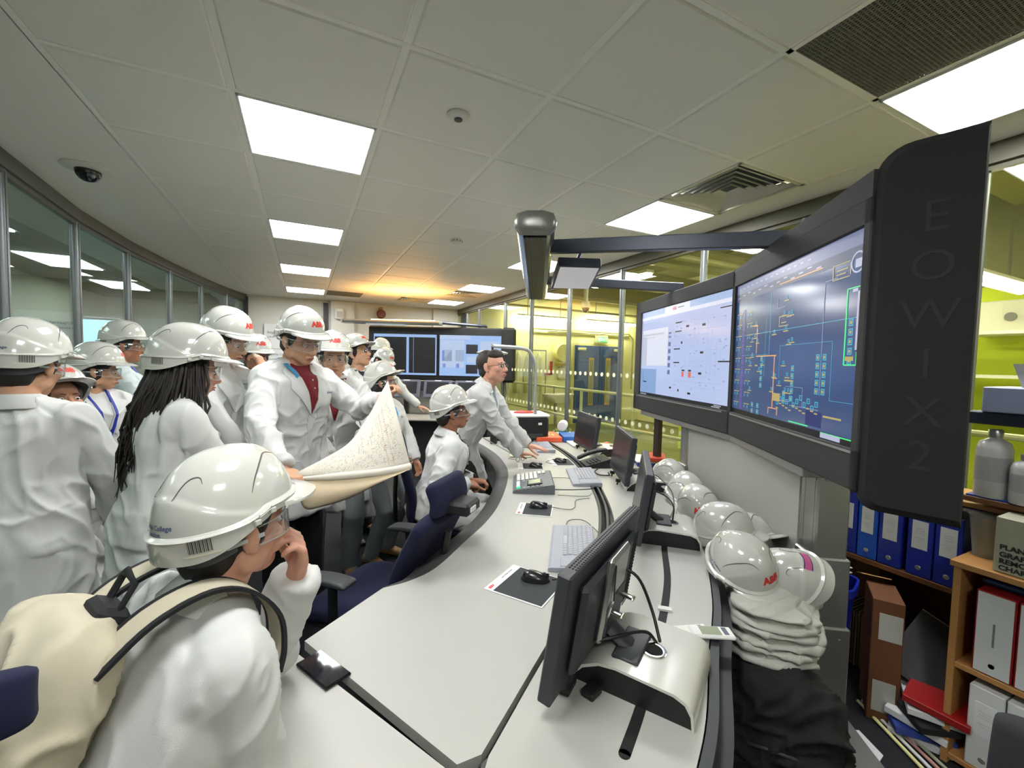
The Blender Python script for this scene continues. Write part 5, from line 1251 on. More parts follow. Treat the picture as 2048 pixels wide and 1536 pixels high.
BAR_A, BAR_B = barcode()
lab_m = mat('sticker_cream', (186,184,164), .5); bars_m = mat('sticker_bars', (70,68,62), .6); navy_t = mat('text_navy', (60,76,120), .6)
for me_, m_ in ((LOGO_F, red_l), (LOGO_T, navy_t), (LOGO_S, navy_t), (LOGO_SL, navy_t), (BAR_A, lab_m), (BAR_B, bars_m)): me_.materials.append(m_)
for nm_, me_, m_ in HAT: me_.materials.append(m_)
def add_hat(parent, M, marks='FTB', toplevel=None):
    def mk(nm, me, par, Mx=None):
        o = bpy.data.objects.new(nm, me); COL.objects.link(o); o.parent = par
        if Mx is not None: set_mw(o, Mx)
        return o
    if toplevel:
        lb, grp = toplevel
        e = thing('hard_hat', lb, 'hard hat', (0,0,0), 0, grp); set_mw(e, M); root = mk('shell', HAT[0][1], e); par = root
        mk('vent_slot', HAT[1][1], e); mk('headband', HAT[2][1], e)
    else:
        root = mk('hard_hat', HAT[0][1], parent, M); par = root; e = root
        mk('vent_slot', HAT[1][1], root); mk('headband', HAT[2][1], root)
    if 'F' in marks: mk('logo', LOGO_F, par if toplevel else root)
    if 'T' in marks: mk('lettering', LOGO_T, par)
    if 'S' in marks: mk('lettering', LOGO_S, par)
    if 'L' in marks: mk('lettering', LOGO_SL, par)
    if 'B' in marks: mk('barcode_label', BAR_A, par); mk('barcode_bars', BAR_B, par)
    return e
# ---------------------------------------------------------------- noise and remeshed bodies
_lat = rng.random((32,32,32)).astype(np.float32)
def vnoise(P):
    i = np.floor(P).astype(int); f = P-i; f = f*f*(3-2*f); i &= 31; j = (i+1) & 31
    g = lambda a, b, c: _lat[a, b, c]
    x0, y0, z0, x1, y1, z1 = i[:,0], i[:,1], i[:,2], j[:,0], j[:,1], j[:,2]; fx, fy, fz = f[:,0], f[:,1], f[:,2]
    a = g(x0,y0,z0)*(1-fx)+g(x1,y0,z0)*fx; b = g(x0,y1,z0)*(1-fx)+g(x1,y1,z0)*fx
    c = g(x0,y0,z1)*(1-fx)+g(x1,y0,z1)*fx; d = g(x0,y1,z1)*(1-fx)+g(x1,y1,z1)*fx
    return (a*(1-fy)+b*fy)*(1-fz)+(c*(1-fy)+d*fy)*fz
def folds(P, seed=0):     # cloth creases: warped ridges
    Q = P+seed*3.7
    wv = np.stack([vnoise(Q*3.1+7), vnoise(Q*3.1+19), vnoise(Q*3.1+31)], 1)-.5
    A = Q*np.array([9,9,2.6])+wv*3.0; r1 = 1-np.abs(2*vnoise(A)-1)
    B = Q*np.array([17,17,12])+wv*4.5; r2 = 1-np.abs(2*vnoise(B+11)-1)
    return r1**2.2, r2**2.6
def finish(me, amp=0, seed=0, z_amp=None):
    n = len(me.vertices); co = np.empty(n*3, np.float32); me.vertices.foreach_get('co', co); co = co.reshape(-1,3)
    if amp:
        nr = np.empty(n*3, np.float32); me.vertex_normals.foreach_get('vector', nr); nr = nr.reshape(-1,3)
        r1, r2 = folds(co if seed < 30 else co[:, [2,1,0]]*1.3, seed); d = amp*(1.5*r1**1.5+.75*r2**1.3-.45)
        co = co+nr*d[:,None]; me.vertices.foreach_set('co', co.astype(np.float32).ravel())
    me.update()
def blob(m, name, mt, root, voxel=.008, it=4, amp=0, seed=0, fac=.5):
    me = m.mesh('tmp'); fix_normals(me); o = bpy.data.objects.new('tmp', me); COL.objects.link(o)
    r = o.modifiers.new('r', 'REMESH'); r.mode = 'VOXEL'; r.voxel_size = voxel; r.adaptivity = 0
    if it: s_ = o.modifiers.new('s', 'SMOOTH'); s_.factor = fac; s_.iterations = it
    bpy.context.view_layer.update()
    dg = bpy.context.evaluated_depsgraph_get(); me2 = bpy.data.meshes.new_from_object(o.evaluated_get(dg))
    bpy.data.objects.remove(o); bpy.data.meshes.remove(me)
    finish(me2, amp, seed); me2.name = name; me2.materials.clear(); me2.materials.append(mt); me2.shade_smooth()
    ob = bpy.data.objects.new(name, me2); COL.objects.link(ob)
    if root is not None: ob.parent = root; ob.matrix_parent_inverse = T(*(-root.location))
    return ob
def bvh_of(o): return BVHTree.FromPolygons([v.co.copy() for v in o.data.vertices], [tuple(p.vertices) for p in o.data.polygons])
# ---------------------------------------------------------------- people
def ik(a, b, l1, l2, pole):
    a, b = Vector(a), Vector(b); d = b-a; D = d.length; mx = (l1+l2)*.998
    if D > mx: b = a+d*(mx/D); d = b-a; D = mx
    x = (l1*l1-l2*l2+D*D)/(2*D); h = math.sqrt(max(0, l1*l1-x*x)); u = d/D; p = Vector(pole); p = (p-u*p.dot(u))
    p = p.normalized() if p.length > 1e-6 else Vector((0,0,1)); return a+u*x+p*h, b
def hand(mb, M, side, curl=.35, s=1.0, spread=.06, thumb=.5, point=False):
    # M: origin wrist, +Y fingers, +Z back of the hand; side=+1 right hand, -1 left hand
    sx = -side
    def P(x, y, z): return M @ Vector((x*s, y*s, z*s))
    xs = [sx*.028, sx*.0095, -sx*.0095, -sx*.027]; ln = [.070,.078,.073,.057]; y0 = [.086,.090,.087,.080]
    for i in range(4):
        mb.tube([P(xs[i]*.55,-.004,0), P(xs[i]*.9,.045,.003), P(xs[i],y0[i],0)], [.0155*s,.0148*s,.0112*s], 10, rnd=True)
        p = Vector((xs[i], y0[i], 0)); a = curl*.75+.08*i*curl; pts = [P(*p)]; yaw = (i-1.5)*spread*sx*-1
        cu = .06 if (point and i == 0) else curl
        ang = 0
        for k, f in enumerate((.44,.30,.26)):
            ang += cu*(.8,1.1,.75)[k]; dv = Vector((math.sin(yaw)*math.cos(ang), math.cos(yaw)*math.cos(ang), -math.sin(ang))); p = p+dv*ln[i]*f; pts.append(P(*p))
        mb.tube(pts, [.0090*s,.0085*s,.0078*s,.0066*s], 10, rnd=True)
    tb = Vector((sx*.020,.018,-.006)); t1 = tb+Vector((sx*.030*(1-thumb*.5),.026,-.012-.01*thumb)); t2 = t1+Vector((sx*.016*(1-thumb),.030,-.008-.012*thumb)); t3 = t2+Vector((sx*.004*(1-2*thumb),.024,-.006-.006*thumb))
    mb.tube([P(*tb), P(*t1), P(*t2), P(*t3)], [.0145*s,.0115*s,.0098*s,.0078*s], 10, rnd=True)
def head(mb, M, s=1.0, ears=True, fem=False):
    def E(c, r, rot=None):
        A = M @ Matrix.Scale(s, 4) @ T(*c)
        if rot is not None: A = A @ rot
        mb.ell((0,0,0), r, A, 20, 14)
    E((0,-.014,.036), (.076,.098,.086)); E((0,.022,-.022), (.063,.069,.082)); E((0,.046,-.082), (.031,.036,.030)); E((0,.030,-.062), (.050,.050,.040))
    for q in (-1,1):
        E((q*.040,.056,-.020), (.024,.024,.024)); E((q*.028,.076,.024), (.024,.013,.009)); E((q*.052,.0,-.050), (.016,.036,.034)); E((q*.011,.098,-.036), (.0085,.010,.008))
        if ears:
            E((q*.080,-.012,.000), (.0075,.018,.030), RZ(q*-.35) @ RX(-.12)); E((q*.076,-.004,-.022), (.008,.011,.013)); E((q*.084,-.020,.006), (.0065,.009,.024), RZ(q*-.5))
    def Pt(x, y, z): return M @ Vector((x*s, y*s, z*s))
    mb.tube([Pt(0,.078,.020), Pt(0,.094,-.006), Pt(0,.108,-.030)], [.0085*s,.0095*s,.0125*s], 10, rnd=True)
    mb.tube([Pt(-.020,.083,-.060), Pt(0,.093,-.058), Pt(.020,.083,-.060)], [.005*s,.0075*s,.005*s], 8, rnd=True)
    mb.tube([Pt(-.018,.082,-.068), Pt(0,.090,-.070), Pt(.018,.082,-.068)], [.005*s,.0075*s,.005*s], 8, rnd=True)
eye_w = mat('eye_white', (216,212,206), .2); iris_m = mat('iris_dark', (34,22,16), .15); lip_m = mat('lip', (164,92,84), .45); hair_m = mat('hair_black', (22,18,17), .45, spec=.6, bump=.5, bscale=160, aniso=(6,6,1)); gog_m = glass_mat('goggle_clear', (.95,.955,.96), 1.2, 1.5, .04); rim_clear = mat('goggle_edge', (190,196,196), .25)
skins = {'a': mat('skin_a', (196,148,118), .5, noise=.05, nscale=30), 'b': mat('skin_b', (160,108,80), .5, noise=.05, nscale=30), 'c': mat('skin_c', (204,150,128), .5, noise=.06, nscale=30), 'd': mat('skin_d', (178,126,98), .5, noise=.05, nscale=30)}
def face_parts(root, M, s, glasses=None, brows=True, lips=True, eyes=True, closed=False):
    inv = T(*(-root.location)); A = M @ Matrix.Scale(s, 4)
    def part(m, nm, mt, par=root, sm=180):
        o = m.build(nm, mt, par, smooth=sm)
        if par is root: o.matrix_parent_inverse = inv
        return o
    if eyes:
        for q in (-1,1):
            e = part(MB().ell((0,0,0), (.0125,.0115,.0085 if not closed else .004), A @ T(q*.031,.0765,.004), 16, 10), 'eye', eye_w)
            part(MB().ell((0,0,0), (.0058,.004,.0058), A @ T(q*.031,.0858,.0005), 12, 8), 'iris', iris_m, e)
            part(MB().tube([A @ Vector((q*(.031+dx), .0852-abs(dx)*.25, .0105-abs(dx)*.30)) for dx in (-.013,-.007,0,.007,.013)], .0013*s, 6, rnd=True), 'eyelid', hair_m, e)
    if brows:
        for q in (-1,1): part(MB().tube([A @ Vector((q*x, y, z)) for x, y, z in ((.014,.089,.0225),(.028,.089,.027),(.046,.080,.022))], [.0028*s,.0032*s,.0018*s], 6, rnd=True, flat=.8), 'eyebrow', hair_m)
    if lips:
        part(MB().tube([A @ Vector(p) for p in ((-.020,.087,-.0625),(-.007,.0985,-.0585),(0,.0995,-.0600),(.007,.0985,-.0585),(.020,.087,-.0625))], [.0015*s,.0032*s,.003*s,.0032*s,.0015*s], 8, rnd=True).tube([A @ Vector(p) for p in ((-.018,.0868,-.0655),(0,.0975,-.0695),(.018,.0868,-.0655))], [.0015*s,.0038*s,.0015*s], 8, rnd=True), 'lips', lip_m)
    if glasses == 'goggles':
        N = 25; P = []
        for k in range(N):
            a = math.radians(-88+176*k/(N-1)); r = 1.0
            zt = .033-.010*abs(math.sin(a))**3; zb = -.026+.013*math.exp(-(a/.16)**2)+.010*abs(math.sin(a))**3
            P.append((Vector((math.sin(a)*.086, math.cos(a)*.092+.020*math.cos(a)+.001, 0)), zt, zb))
        rings = []
        for p, zt, zb in P:
            rings.append([A @ Vector((p.x,p.y-.006,zt)), A @ Vector((p.x*1.02,p.y,zt-.004)), A @ Vector((p.x*1.02,p.y,zb+.004)), A @ Vector((p.x,p.y-.006,zb)), A @ Vector((p.x*.985,p.y-.007,zb)), A @ Vector((p.x*1.005,p.y-.0015,zb+.004)), A @ Vector((p.x*1.005,p.y-.0015,zt-.004)), A @ Vector((p.x*.985,p.y-.007,zt))])
        g = part(MB().loft(rings), 'goggles', gog_m, root, 40)
        part(MB().tube([A @ Vector((p.x*1.01,p.y-.003,zb)) for p, zt, zb in P], .0011, 6), 'goggle_edge', rim_clear, g)
        part(MB().tube([A @ Vector((p.x*1.01,p.y-.003,zt)) for p, zt, zb in P], .0011, 6), 'goggle_edge', rim_clear, g)
        for q in (-1,1): part(MB().box((0,0,0), (.0025,.075,.009), A @ T(q*.0875,-.025,.004)), 'goggle_arm', rim_clear, g)
    if glasses == 'spectacles':
        g = None
        for q in (-1,1):
            m = MB().tube([A @ Vector((q*.033+.021*math.cos(a), .099-.10*abs(.021*math.cos(a)+ .0)*.6, .002+.015*math.sin(a))) for a in np.linspace(0,2*PI,21)], .0011, 6)
            m.tube([A @ Vector((q*.053,.094,.006)), A @ Vector((q*.080,.070,.007)), A @ Vector((q*.084,-.012,.006))], .0013, 6)
            g = part(m, 'spectacle_frame', dgrey)
            part(MB().loft([[A @ Vector((q*.033+.020*math.cos(a), y, .002+.014*math.sin(a))) for a in np.linspace(0,2*PI,21)[:-1]] for y in (.0975,.0985)]), 'lens', gog_m, g)
def hair_short(root, M, s, amp=.004, bald=False, m_=None, full=False):
    A = M @ Matrix.Scale(s, 4); m = MB()
    if bald:
        m.ell((0,0,0), (.082,.092,.086), A @ T(0,-.036,.044), 20, 14); m.ell((0,0,0), (.070,.060,.040), A @ T(.0,.028,.086), 16, 10); m.ell((0,0,0), (.062,.05,.05), A @ T(0,-.062,-.018), 16, 10)
    else:
        m.ell((0,0,0), (.085,.098,.088), A @ T(0,-.024,.040), 20, 14); m.ell((0,0,0), (.064,.052,.056), A @ T(0,-.058,-.024), 16, 10)
        m.ell((0,0,0), (.065,.04,.022), A @ T(0,.045,.075), 16, 10)
    if not bald:
        for q in (-1,1): m.ell((0,0,0), (.008,.011,.030), A @ T(q*.073,.012,.006), 12, 8)
    if full:
        m.ell((0,0,0), (.088,.085,.07), A @ T(0,-.03,-.02), 16, 12); m.ell((0,0,0), (.075,.06,.05), A @ T(0,-.045,-.075), 16, 12)
    return blob(m, 'hair', m_ or hair_m, root, .006, 2, amp, 3)
def hair_long(root, M, s, n=90, length=.42, down=Vector((0,0,-1)), seed=1, back=Vector((0,0,0)), m_=None):
    r_ = random.Random(seed); A = M @ Matrix.Scale(s, 4); m = MB()
    m.ell((0,0,0), (.088,.100,.092), A @ T(0,-.026,.034), 20, 14); m.ell((0,0,0), (.085,.06,.075), A @ T(0,-.05,-.03), 18, 12)
    core = blob(m, 'hair', m_ or hair_m, root, .007, 2, .003, 5)
    m = MB()
    for i in range(n):
        a = math.radians(r_.uniform(100, 262)) if i % 6 else math.radians(r_.choice((r_.uniform(62,95), r_.uniform(265,300))))
        L = length*r_.uniform(.72,1.05)*s; rr = r_.uniform(.86,1.08); st = A @ Vector((math.sin(a)*.082*rr, math.cos(a)*.098*rr-.012, r_.uniform(-.03,.05)))
        out = (A.to_3x3() @ Vector((math.sin(a)*.5, math.cos(a), 0))).normalized(); P = [st]; p = st.copy(); ph = r_.uniform(0,6)
        for k in range(1, 9):
            f = k/8; p = st+down*L*f+out*(.045*math.sin(f*2.2)*r_.uniform(.7,1.3))+back*L*f**1.3+Vector((math.sin(ph+f*7)*.010*f, math.cos(ph*1.7+f*6)*.010*f, 0)); P.append(p.copy())
        r0 = r_.uniform(.008,.015); m.tube(P, [r0*(1-.8*(k/8)**1.6) for k in range(9)], 6, flat=.45, rnd=False)
    o = m.build('hair_lock', m_ or hair_m, root, smooth=180); o.matrix_parent_inverse = T(*(-root.location)); tag(o, kind='stuff')
coat_m = mat('lab_coat', (200,201,199), .85, bump=.15, bscale=700)
coat_m2 = mat('lab_coat_inner', (190,190,186), .85)
navy = mat('trousers_dark', (24,24,28), .9, bump=.15, bscale=500)
def person(lab, hc, yaw, hyaw, hpitch=0, hroll=0, s=1.0, lean=0, side=0, skin='a', hat='FTB', gl='goggles', hair='short', arms=None, hem=.50, shirt=None, lanyard=None, feet=None, sit=None, trous=None, shoes=None, face=True, vox=.0055, seed=0, width=1.0, pelvis=None, collar=True, coatm=None, detail=True, cv=.0075, grp='people in white lab coats', badge=None, legs=True, hatM=None, closed=False, amp=.0125, neck=1.0):
    B = Vector((math.cos(math.radians(yaw)), math.sin(math.radians(yaw)), 0)); Rr = Vector((B.y, -B.x, 0)); Z = Vector((0,0,1))
    la, sa = math.radians(lean), math.radians(side)
    U = (Z*math.cos(la)*math.cos(sa)+B*math.sin(la)+Rr*math.sin(sa)).normalized()
    CFd = (B-U*B.dot(U)).normalized(); CR = CFd.cross(U).normalized()
    hy, hp, hr = math.radians(hyaw), math.radians(hpitch), math.radians(hroll)
    Hf = Vector((math.cos(hy)*math.cos(hp), math.sin(hy)*math.cos(hp), math.sin(hp))); Hr = Vector((math.sin(hy), -math.cos(hy), 0)); Hu = Hr.cross(Hf)
    Hr2 = Hr*math.cos(hr)-Hu*math.sin(hr); Hu2 = Hu*math.cos(hr)+Hr*math.sin(hr)
    MH = basis(hc, Hr2, Hf, Hu2); MHs = MH @ Matrix.Scale(s, 4)
    nt = MHs @ Vector((0,-.028,-.075))
    nb_ = nt-(U*.7+Hu2*.3).normalized()*.065*s*neck
    pel = Vector(pelvis) if pelvis is not None else nb_-U*.50*s
    if pelvis is not None: U = (nb_-pel).normalized(); CFd = (B-U*B.dot(U)).normalized(); CR = CFd.cross(U).normalized()
    root = thing('person', lab, 'person', (pel.x, pel.y, 0), 0, grp); inv = T(*(-root.location))
    MC = basis(nb_, CR, CFd, U); MCs = MC @ Matrix.Scale(s, 4)
    def C(r, f, u): return MCs @ Vector((r, f, u))
    wv = width
    sh = {q: C(q*.163*wv, -.005, -.058) for q in (1,-1)}
    body = MB(); head(body, MH, s); body.tube([MHs @ Vector((0,-.022,-.055)), nt, C(0,-.01,.0), C(0,-.005,-.06)], [.056*s,.054*s,.058*s,.075*s], 16, rnd=True)
    sp = nb_-pel; L = sp.length
    body.loft([ellipse_ring(nb_-sp*f+CFd*o*s, CR, CFd, a*s*wv, b_*s, 20) for f, a, b_, o in ((.06,.08,.05,0),(.16,.15,.085,0),(.35,.15,.10,.01),(.6,.125,.09,.01),(.85,.145,.10,0),(1.05,.14,.10,0))])
    JO = {}
    arms = arms or {}
    default = {1: dict(t=pel+Rr*.25*s+B*.06*s+Z*-.02*s), -1: dict(t=pel-Rr*.25*s+B*.06*s+Z*-.02*s)}
    for q in (1,-1):
        ad = arms.get(q, default[q]); el, wr = ik(sh[q], ad['t'], .285*s, .255*s, ad.get('pole', Rr*q*.5-B*.6-Z*.6))
        JO[q] = (sh[q], el, wr); fd = (wr-el).normalized(); hd = Vector(ad['dir']).normalized() if 'dir' in ad else fd
        bk = Vector(ad.get('back', Rr*q)); bk = (bk-hd*bk.dot(hd)).normalized(); MHd = basis(wr, hd.cross(bk), hd, bk)
        body.tube([sh[q], el], [.045*s,.036*s], 12, rnd=True); body.tube([el, el.lerp(wr,.4), wr, wr+hd*.012*s], [.038*s,.036*s,.026*s,.025*s], 12, rnd=True, flat=.9)
        hand(body, MHd, q, ad.get('curl', .35), s*.98, ad.get('spread', .06), ad.get('thumb', .5), ad.get('point', False))
    ft = feet or {1: (.11,.04), -1: (-.11,.02)}
    LG = {}
    for q in (1,-1):
        hip = pel+Rr*q*.085*s+Z*.0; 
        if sit: an = pel+Rr*ft[q][0]*s+B*ft[q][1]*s; an.z = .085
        else: an = Vector((pel.x, pel.y, 0))+Rr*ft[q][0]*s+B*ft[q][1]*s; an.z = .085*s
        kn, an = ik(hip, an, .43*s, .42*s, B*1.0+Rr*q*.12)
        LG[q] = (hip, kn, an); body.tube([hip, hip.lerp(kn,.4), kn], [.075*s,.068*s,.050*s], 12, rnd=True); body.tube([kn, kn.lerp(an,.35), an], [.050*s,.052*s,.034*s], 12, rnd=True)
        body.tube([an+Z*-.03, an+B*.10*s+Z*-.045], [.035*s,.03*s], 10, rnd=True, flat=.7)
    bo = blob(body, 'body', skins[skin], root, vox, 3)
    # trousers and shoes
    tm = trous or navy; m = MB()
    m.ell((0,0,0), (.165*s*wv,.120*s,.13*s), basis(pel+Z*.01, Rr, B, Z), 20, 12)
    for q in (1,-1):
        hip, kn, an = LG[q]; m.tube([hip+Z*.02, hip.lerp(kn,.5), kn, kn.lerp(an,.5), an-Z*.03], [.098*s,.086*s,.068*s,.062*s,.060*s], 14, rnd=False)
    blob(m, 'trousers', tm, root, .011, 3, .004, seed+5)
    sm_ = shoes or mat('shoe_black', (22,22,24), .5)
    for q in (1,-1):
        an = LG[q][2]; b0 = Vector((an.x, an.y, .0)); f_ = (B+Rr*q*.15).normalized(); r_ = Vector((f_.y, -f_.x, 0))
        m = MB(); rings = []
        for y, w_, h_ in ((-.075,.024,.06),(-.06,.034,.085),(-.01,.038,.095),(.05,.042,.075),(.10,.046,.055),(.15,.042,.045),(.185,.026,.03)):
            rings.append([b0+f_*y*s+r_*(w_*s*math.copysign(abs(math.cos(a))**.7, math.cos(a)))+Z*max(.0, (h_*.5+h_*.5*math.copysign(abs(math.sin(a))**.7, math.sin(a)))*s) for a in np.linspace(0,2*PI,17)[:-1]])
        o = m.loft(rings).build('shoe', sm_, root, smooth=60); o.matrix_parent_inverse = inv
    # coat
    m = MB(); waist = None; rings = []
    for f, a, b_, o in ((-.03,.066,.060,-.012),(.03,.085,.068,-.008),(.075,.135,.086,0),(.13,.178,.104,.006),(.22,.196,.122,.014),(.36,.193,.126,.018),(.55,.178,.122,.014),(.75,.186,.130,.006),(.95,.205,.142,0),(1.08,.205,.142,0)):
        rings.append(ellipse_ring(nb_-sp*f+CFd*o*s, CR, CFd, a*s*wv, b_*s, 28, 2.3))
    m.loft(rings)
    for q in (1,-1):
        s0, el, wr = JO[q]; fd = (wr-el).normalized()
        m.tube([C(q*.055,-.005,-.014), C(q*.12*wv,-.006,-.042), s0], [.050*s,.056*s,.062*s], 14, rnd=True)
        m.tube([s0, s0.lerp(el,.4), el, el.lerp(wr,.5), wr-fd*.015*s], [.064*s,.063*s,.056*s,.051*s,.047*s], 14, rnd=False)
        m.tube([C(q*.105*wv,0,-.13), C(q*.135*wv,0,-.09).lerp(s0,.5), s0.lerp(el,.22)], [.078*s,.074*s,.060*s], 14, rnd=True)
        m.ell(s0, (.058*s,)*3, None, 14, 10); m.ell(el, (.057*s,)*3, None, 14, 10)
    if hem is not None and not sit:
        rings = []; hz = hem; z0 = pel.z+.10*s
        for k in range(9):
            f = k/8; z = z0+(hz-z0)*f; c_ = (nb_-sp*.86).lerp(pel, min(1, f*3)); c_ = Vector((c_.x, c_.y, z))+B*.03*f*s*(1 if lean < 20 else 1.6)
            am = .05*f
            rings.append([c_+Rr*((.200+.035*f)*s*wv*math.cos(a)*(1+am*math.sin(6*a+seed)))+B*((.140+.045*f)*s*math.sin(a)*(1+am*math.sin(5*a+seed*2))) for a in np.linspace(0,2*PI,41)[:-1]])
        m.loft(rings)
    if sit:
        for q in (1,-1):
            hip, kn, an = LG[q]; m.tube([hip, hip.lerp(kn,.5), hip.lerp(kn,.92)], [.118*s,.108*s,.095*s], 14, rnd=True)
        m.ell((0,0,0), (.21*s,.17*s,.12*s), basis(pel+Z*.02, Rr, B, Z), 20, 12)
    ct = blob(m, 'lab_coat', coatm or coat_m, root, cv, 7, amp, seed, .5)
    bv = bvh_of(ct)
    def patch(pts4, nu, nv, off, mt, nm, par=None, back=False, thick=.0018):
        a, b_, c_, d_ = [Vector((p[0],p[1])) for p in pts4]; dv = CFd if back else -CFd; vs = []; fs = []; idx = {}
        for j in range(nv+1):
            for i in range(nu+1):
                u, v = i/nu, j/nv; p = (a*(1-u)+b_*u)*(1-v)+(d_*(1-u)+c_*u)*v
                og = C(p.x, (-.6 if back else .6), p.y); h = bv.ray_cast(og, dv)
                if h[0] is None or (h[0]-og).length > .62*s: continue
                idx[(i,j)] = len(vs); vs.append(h[0]-dv*off); 
        n0 = len(vs)
        if n0 < 4: return None
        vs += [v+dv*(off+.004) for v in vs]
        for j in range(nv):
            for i in range(nu):
                k = [idx.get(t_) for t_ in ((i,j),(i+1,j),(i+1,j+1),(i,j+1))]
                if None in k: continue
                fs.append(tuple(k)); 
                for (e0, e1), nb2 in zip(((0,1),(1,2),(2,3),(3,0)), ((i,j-1),(i+1,j),(i,j+1),(i-1,j))):
                    x, y = nb2
                    if x < 0 or y < 0 or x >= nu or y >= nv: fs.append((k[e0], k[e0]+n0, k[e1]+n0, k[e1]))
        o = MB().add(vs, fs).build(nm, mt, par or root, smooth=40); o.matrix_parent_inverse = inv if par is None else Matrix.Identity(4); return o
    cm_ = coatm or coat_m
    if detail:
        if shirt is not None: patch(((-.080,.02),(.080,.02),(.006,-.225),(-.006,-.225)), 10, 26, .0075, shirt, 'shirt')
        for q in (-1,1): patch(((q*.062,.020),(q*.105,-.010),(q*.108,-.095),(q*.004,-.235)), 8, 12, .0125, cm_, 'lapel', thick=.003)
        patch(((-.016,-.215),(.012,-.215),(.012,-.50),(-.016,-.50)), 2, 16, .004, cm_, 'placket')
        patch(((-.145,-.135),(-.045,-.135),(-.045,-.255),(-.145,-.255)), 6, 6, .0045, cm_, 'pocket')
        if hem is not None and not sit and lean < 25:
            for q in (-1,1): patch(((q*.06,-.46),(q*.185,-.46),(q*.19,-.63),(q*.055,-.63)), 6, 6, .005, cm_, 'pocket')
        te = subdiv(text_mesh('Imperial College', .0125, 0, 'CENTER', .0003), 1)
        for v in te.vertices:
            h = bv.ray_cast(C(-.095-(-v.co.x), .6, -.122+v.co.y), -CFd); v.co = (h[0]+CFd*.0085) if h[0] is not None else C(-.095, .13, -.122)
        te.update(); te.materials.append(navy_t); o = bpy.data.objects.new('embroidery', te); COL.objects.link(o); o.parent = root; o.matrix_parent_inverse = inv
    if collar:
        rings = []
        for k in range(25):
            a = math.radians(-116+232*k/24); c_, s2 = math.cos(a), math.sin(a)   # a=0 at the back
            fr = sstep(.35,-.6,c_)
            r = 1+.0*fr; x, y = s2*.070, -c_*.066-.010; zt = .040-.066*fr; zo = -.004-.058*fr
            rings.append([C(x*.98, y*.98, zo+.02), C(x*1.0, y*1.0, zt), C(x*1.06, y*1.06, zt+.001), C(x*1.36, y*1.36+.004*fr, zo-.004), C(x*1.34, y*1.34, zo-.009)])
        o = MB().loft(rings).build('collar', cm_, root, smooth=60); o.matrix_parent_inverse = inv
    if lanyard is not None:
        pts = [(-.060,.03),(-.050,-.08),(-.022,-.22),(-.004,-.34)]; 
        for q in (-1,1):
            P = [Vector((q*-a, b_)) for a, b_ in pts]; 
            for k in range(3): 
                a, b_ = P[k], P[k+1]; w_ = Vector((.007,0)); patch((a-w_, a+w_, b_+w_, b_-w_), 1, 6, .0185, lanyard, 'lanyard_strap')
        if badge: 
            bo_ = patch(((-.032,-.36),(.032,-.36),(.032,-.455),(-.032,-.455)), 3, 4, .021, badge, 'badge')
            patch(((-.018,-.400),(.018,-.400),(.018,-.408),(-.018,-.408)), 3, 1, .024, pad_w, 'badge_print')
    if hair == 'short': hair_short(root, MH, s)
    elif hair == 'bald': hair_short(root, MH, s, .003, True, mat('hair_brown', (44,34,28), .55, bump=.5, bscale=160))
    elif hair == 'full': hair_short(root, MH, s, full=True)
    if face: face_parts(root, MH, s, gl, closed=closed)
    elif gl: face_parts(root, MH, s, gl, False, False, False)
    if hat:
        Mh = MHs @ (hatM if hatM is not None else T(0,-.004,.056) @ RX(.06)); h_ = add_hat(root, inv @ Mh, hat)
    return dict(root=root, MH=MH, MC=MC, C=C, J=JO, bv=bv, patch=patch, inv=inv, pel=pel, U=U, B=B, R=Rr, coat=ct, s=s)
# ---------------------------------------------------------------- the people
maroon = mat('polo_maroon', (112,22,34), .85); greyshirt = mat('shirt_grey', (112,122,138), .85); navyshirt = mat('shirt_navy', (30,32,44), .85)
lan_b = mat('lanyard_blue', (26,44,150), .6); lan_l = mat('lanyard_sky', (60,140,190), .6); lan_d = mat('lanyard_dark', (50,24,40), .6)
badge_m = mat('badge_blue', (44,62,140), .5); jeans = mat('jeans_grey', (126,134,138), .9, bump=.2, bscale=400); sh_g = mat('shoe_grey', (120,122,118), .6); sh_t = mat('shoe_tan', (150,110,60), .6); sh_w = mat('shoe_white', (190,190,184), .6)
V = Vector
def az(a): return V((math.cos(math.radians(a)), math.sin(math.radians(a)), 0))
Zv = V((0,0,1))
# P1 back to the viewer at the left edge
h = at(58,737,2.42)
P1p = person('person seen from behind at the left edge in a white coat and white hard hat', h, 92, 72, -6, 0, .97, lean=3, hat='TB', gl='goggles', hem=.42, face=False, seed=1, skin='a', width=.92,
  arms={-1: dict(t=h+az(92)*.22-Zv*.56+az(182)*.12, pole=az(182)*1+az(272)*.8-Zv*.4), 1: dict(t=h+az(92)*.16-Zv*.66+az(2)*.22, pole=az(2)*.6-Zv)})
# P2 smiling, seated behind P1
h = at(122,803,3.0)
a2 = math.degrees(math.atan2(-h.y,-h.x))+8
B2 = az(a2); 
p2 = person('smiling person with long dark hair seated low behind the person at the left edge', h, a2+35, a2+14, 12, 0, .93, hatM=T(0,-.014,.056) @ RX(.26), hat='F', gl=None, hair='none', sit=True, hem=None, seed=2, skin='d', trous=navy, feet={1:(.12,.52),-1:(-.10,.55)}, shirt=maroon,
  arms={1: dict(t=h+az(a2+35)*.34-Zv*.60+az(a2-55)*.04, dir=az(a2+100)-Zv*.3, back=Zv, curl=.8, pole=az(a2-55)-Zv), -1: dict(t=h+az(a2+35)*.36-Zv*.60+az(a2+125)*.06, dir=az(a2-30)-Zv*.2, back=Zv, curl=.8, pole=az(a2+125)-Zv)})
hair_long(p2['root'], p2['MH'], .93, 50, .40, seed=4)
tag(thing('bar_stool', 'black stool under the person seated behind the left group', 'stool', (p2['pel'].x, p2['pel'].y, 0)))
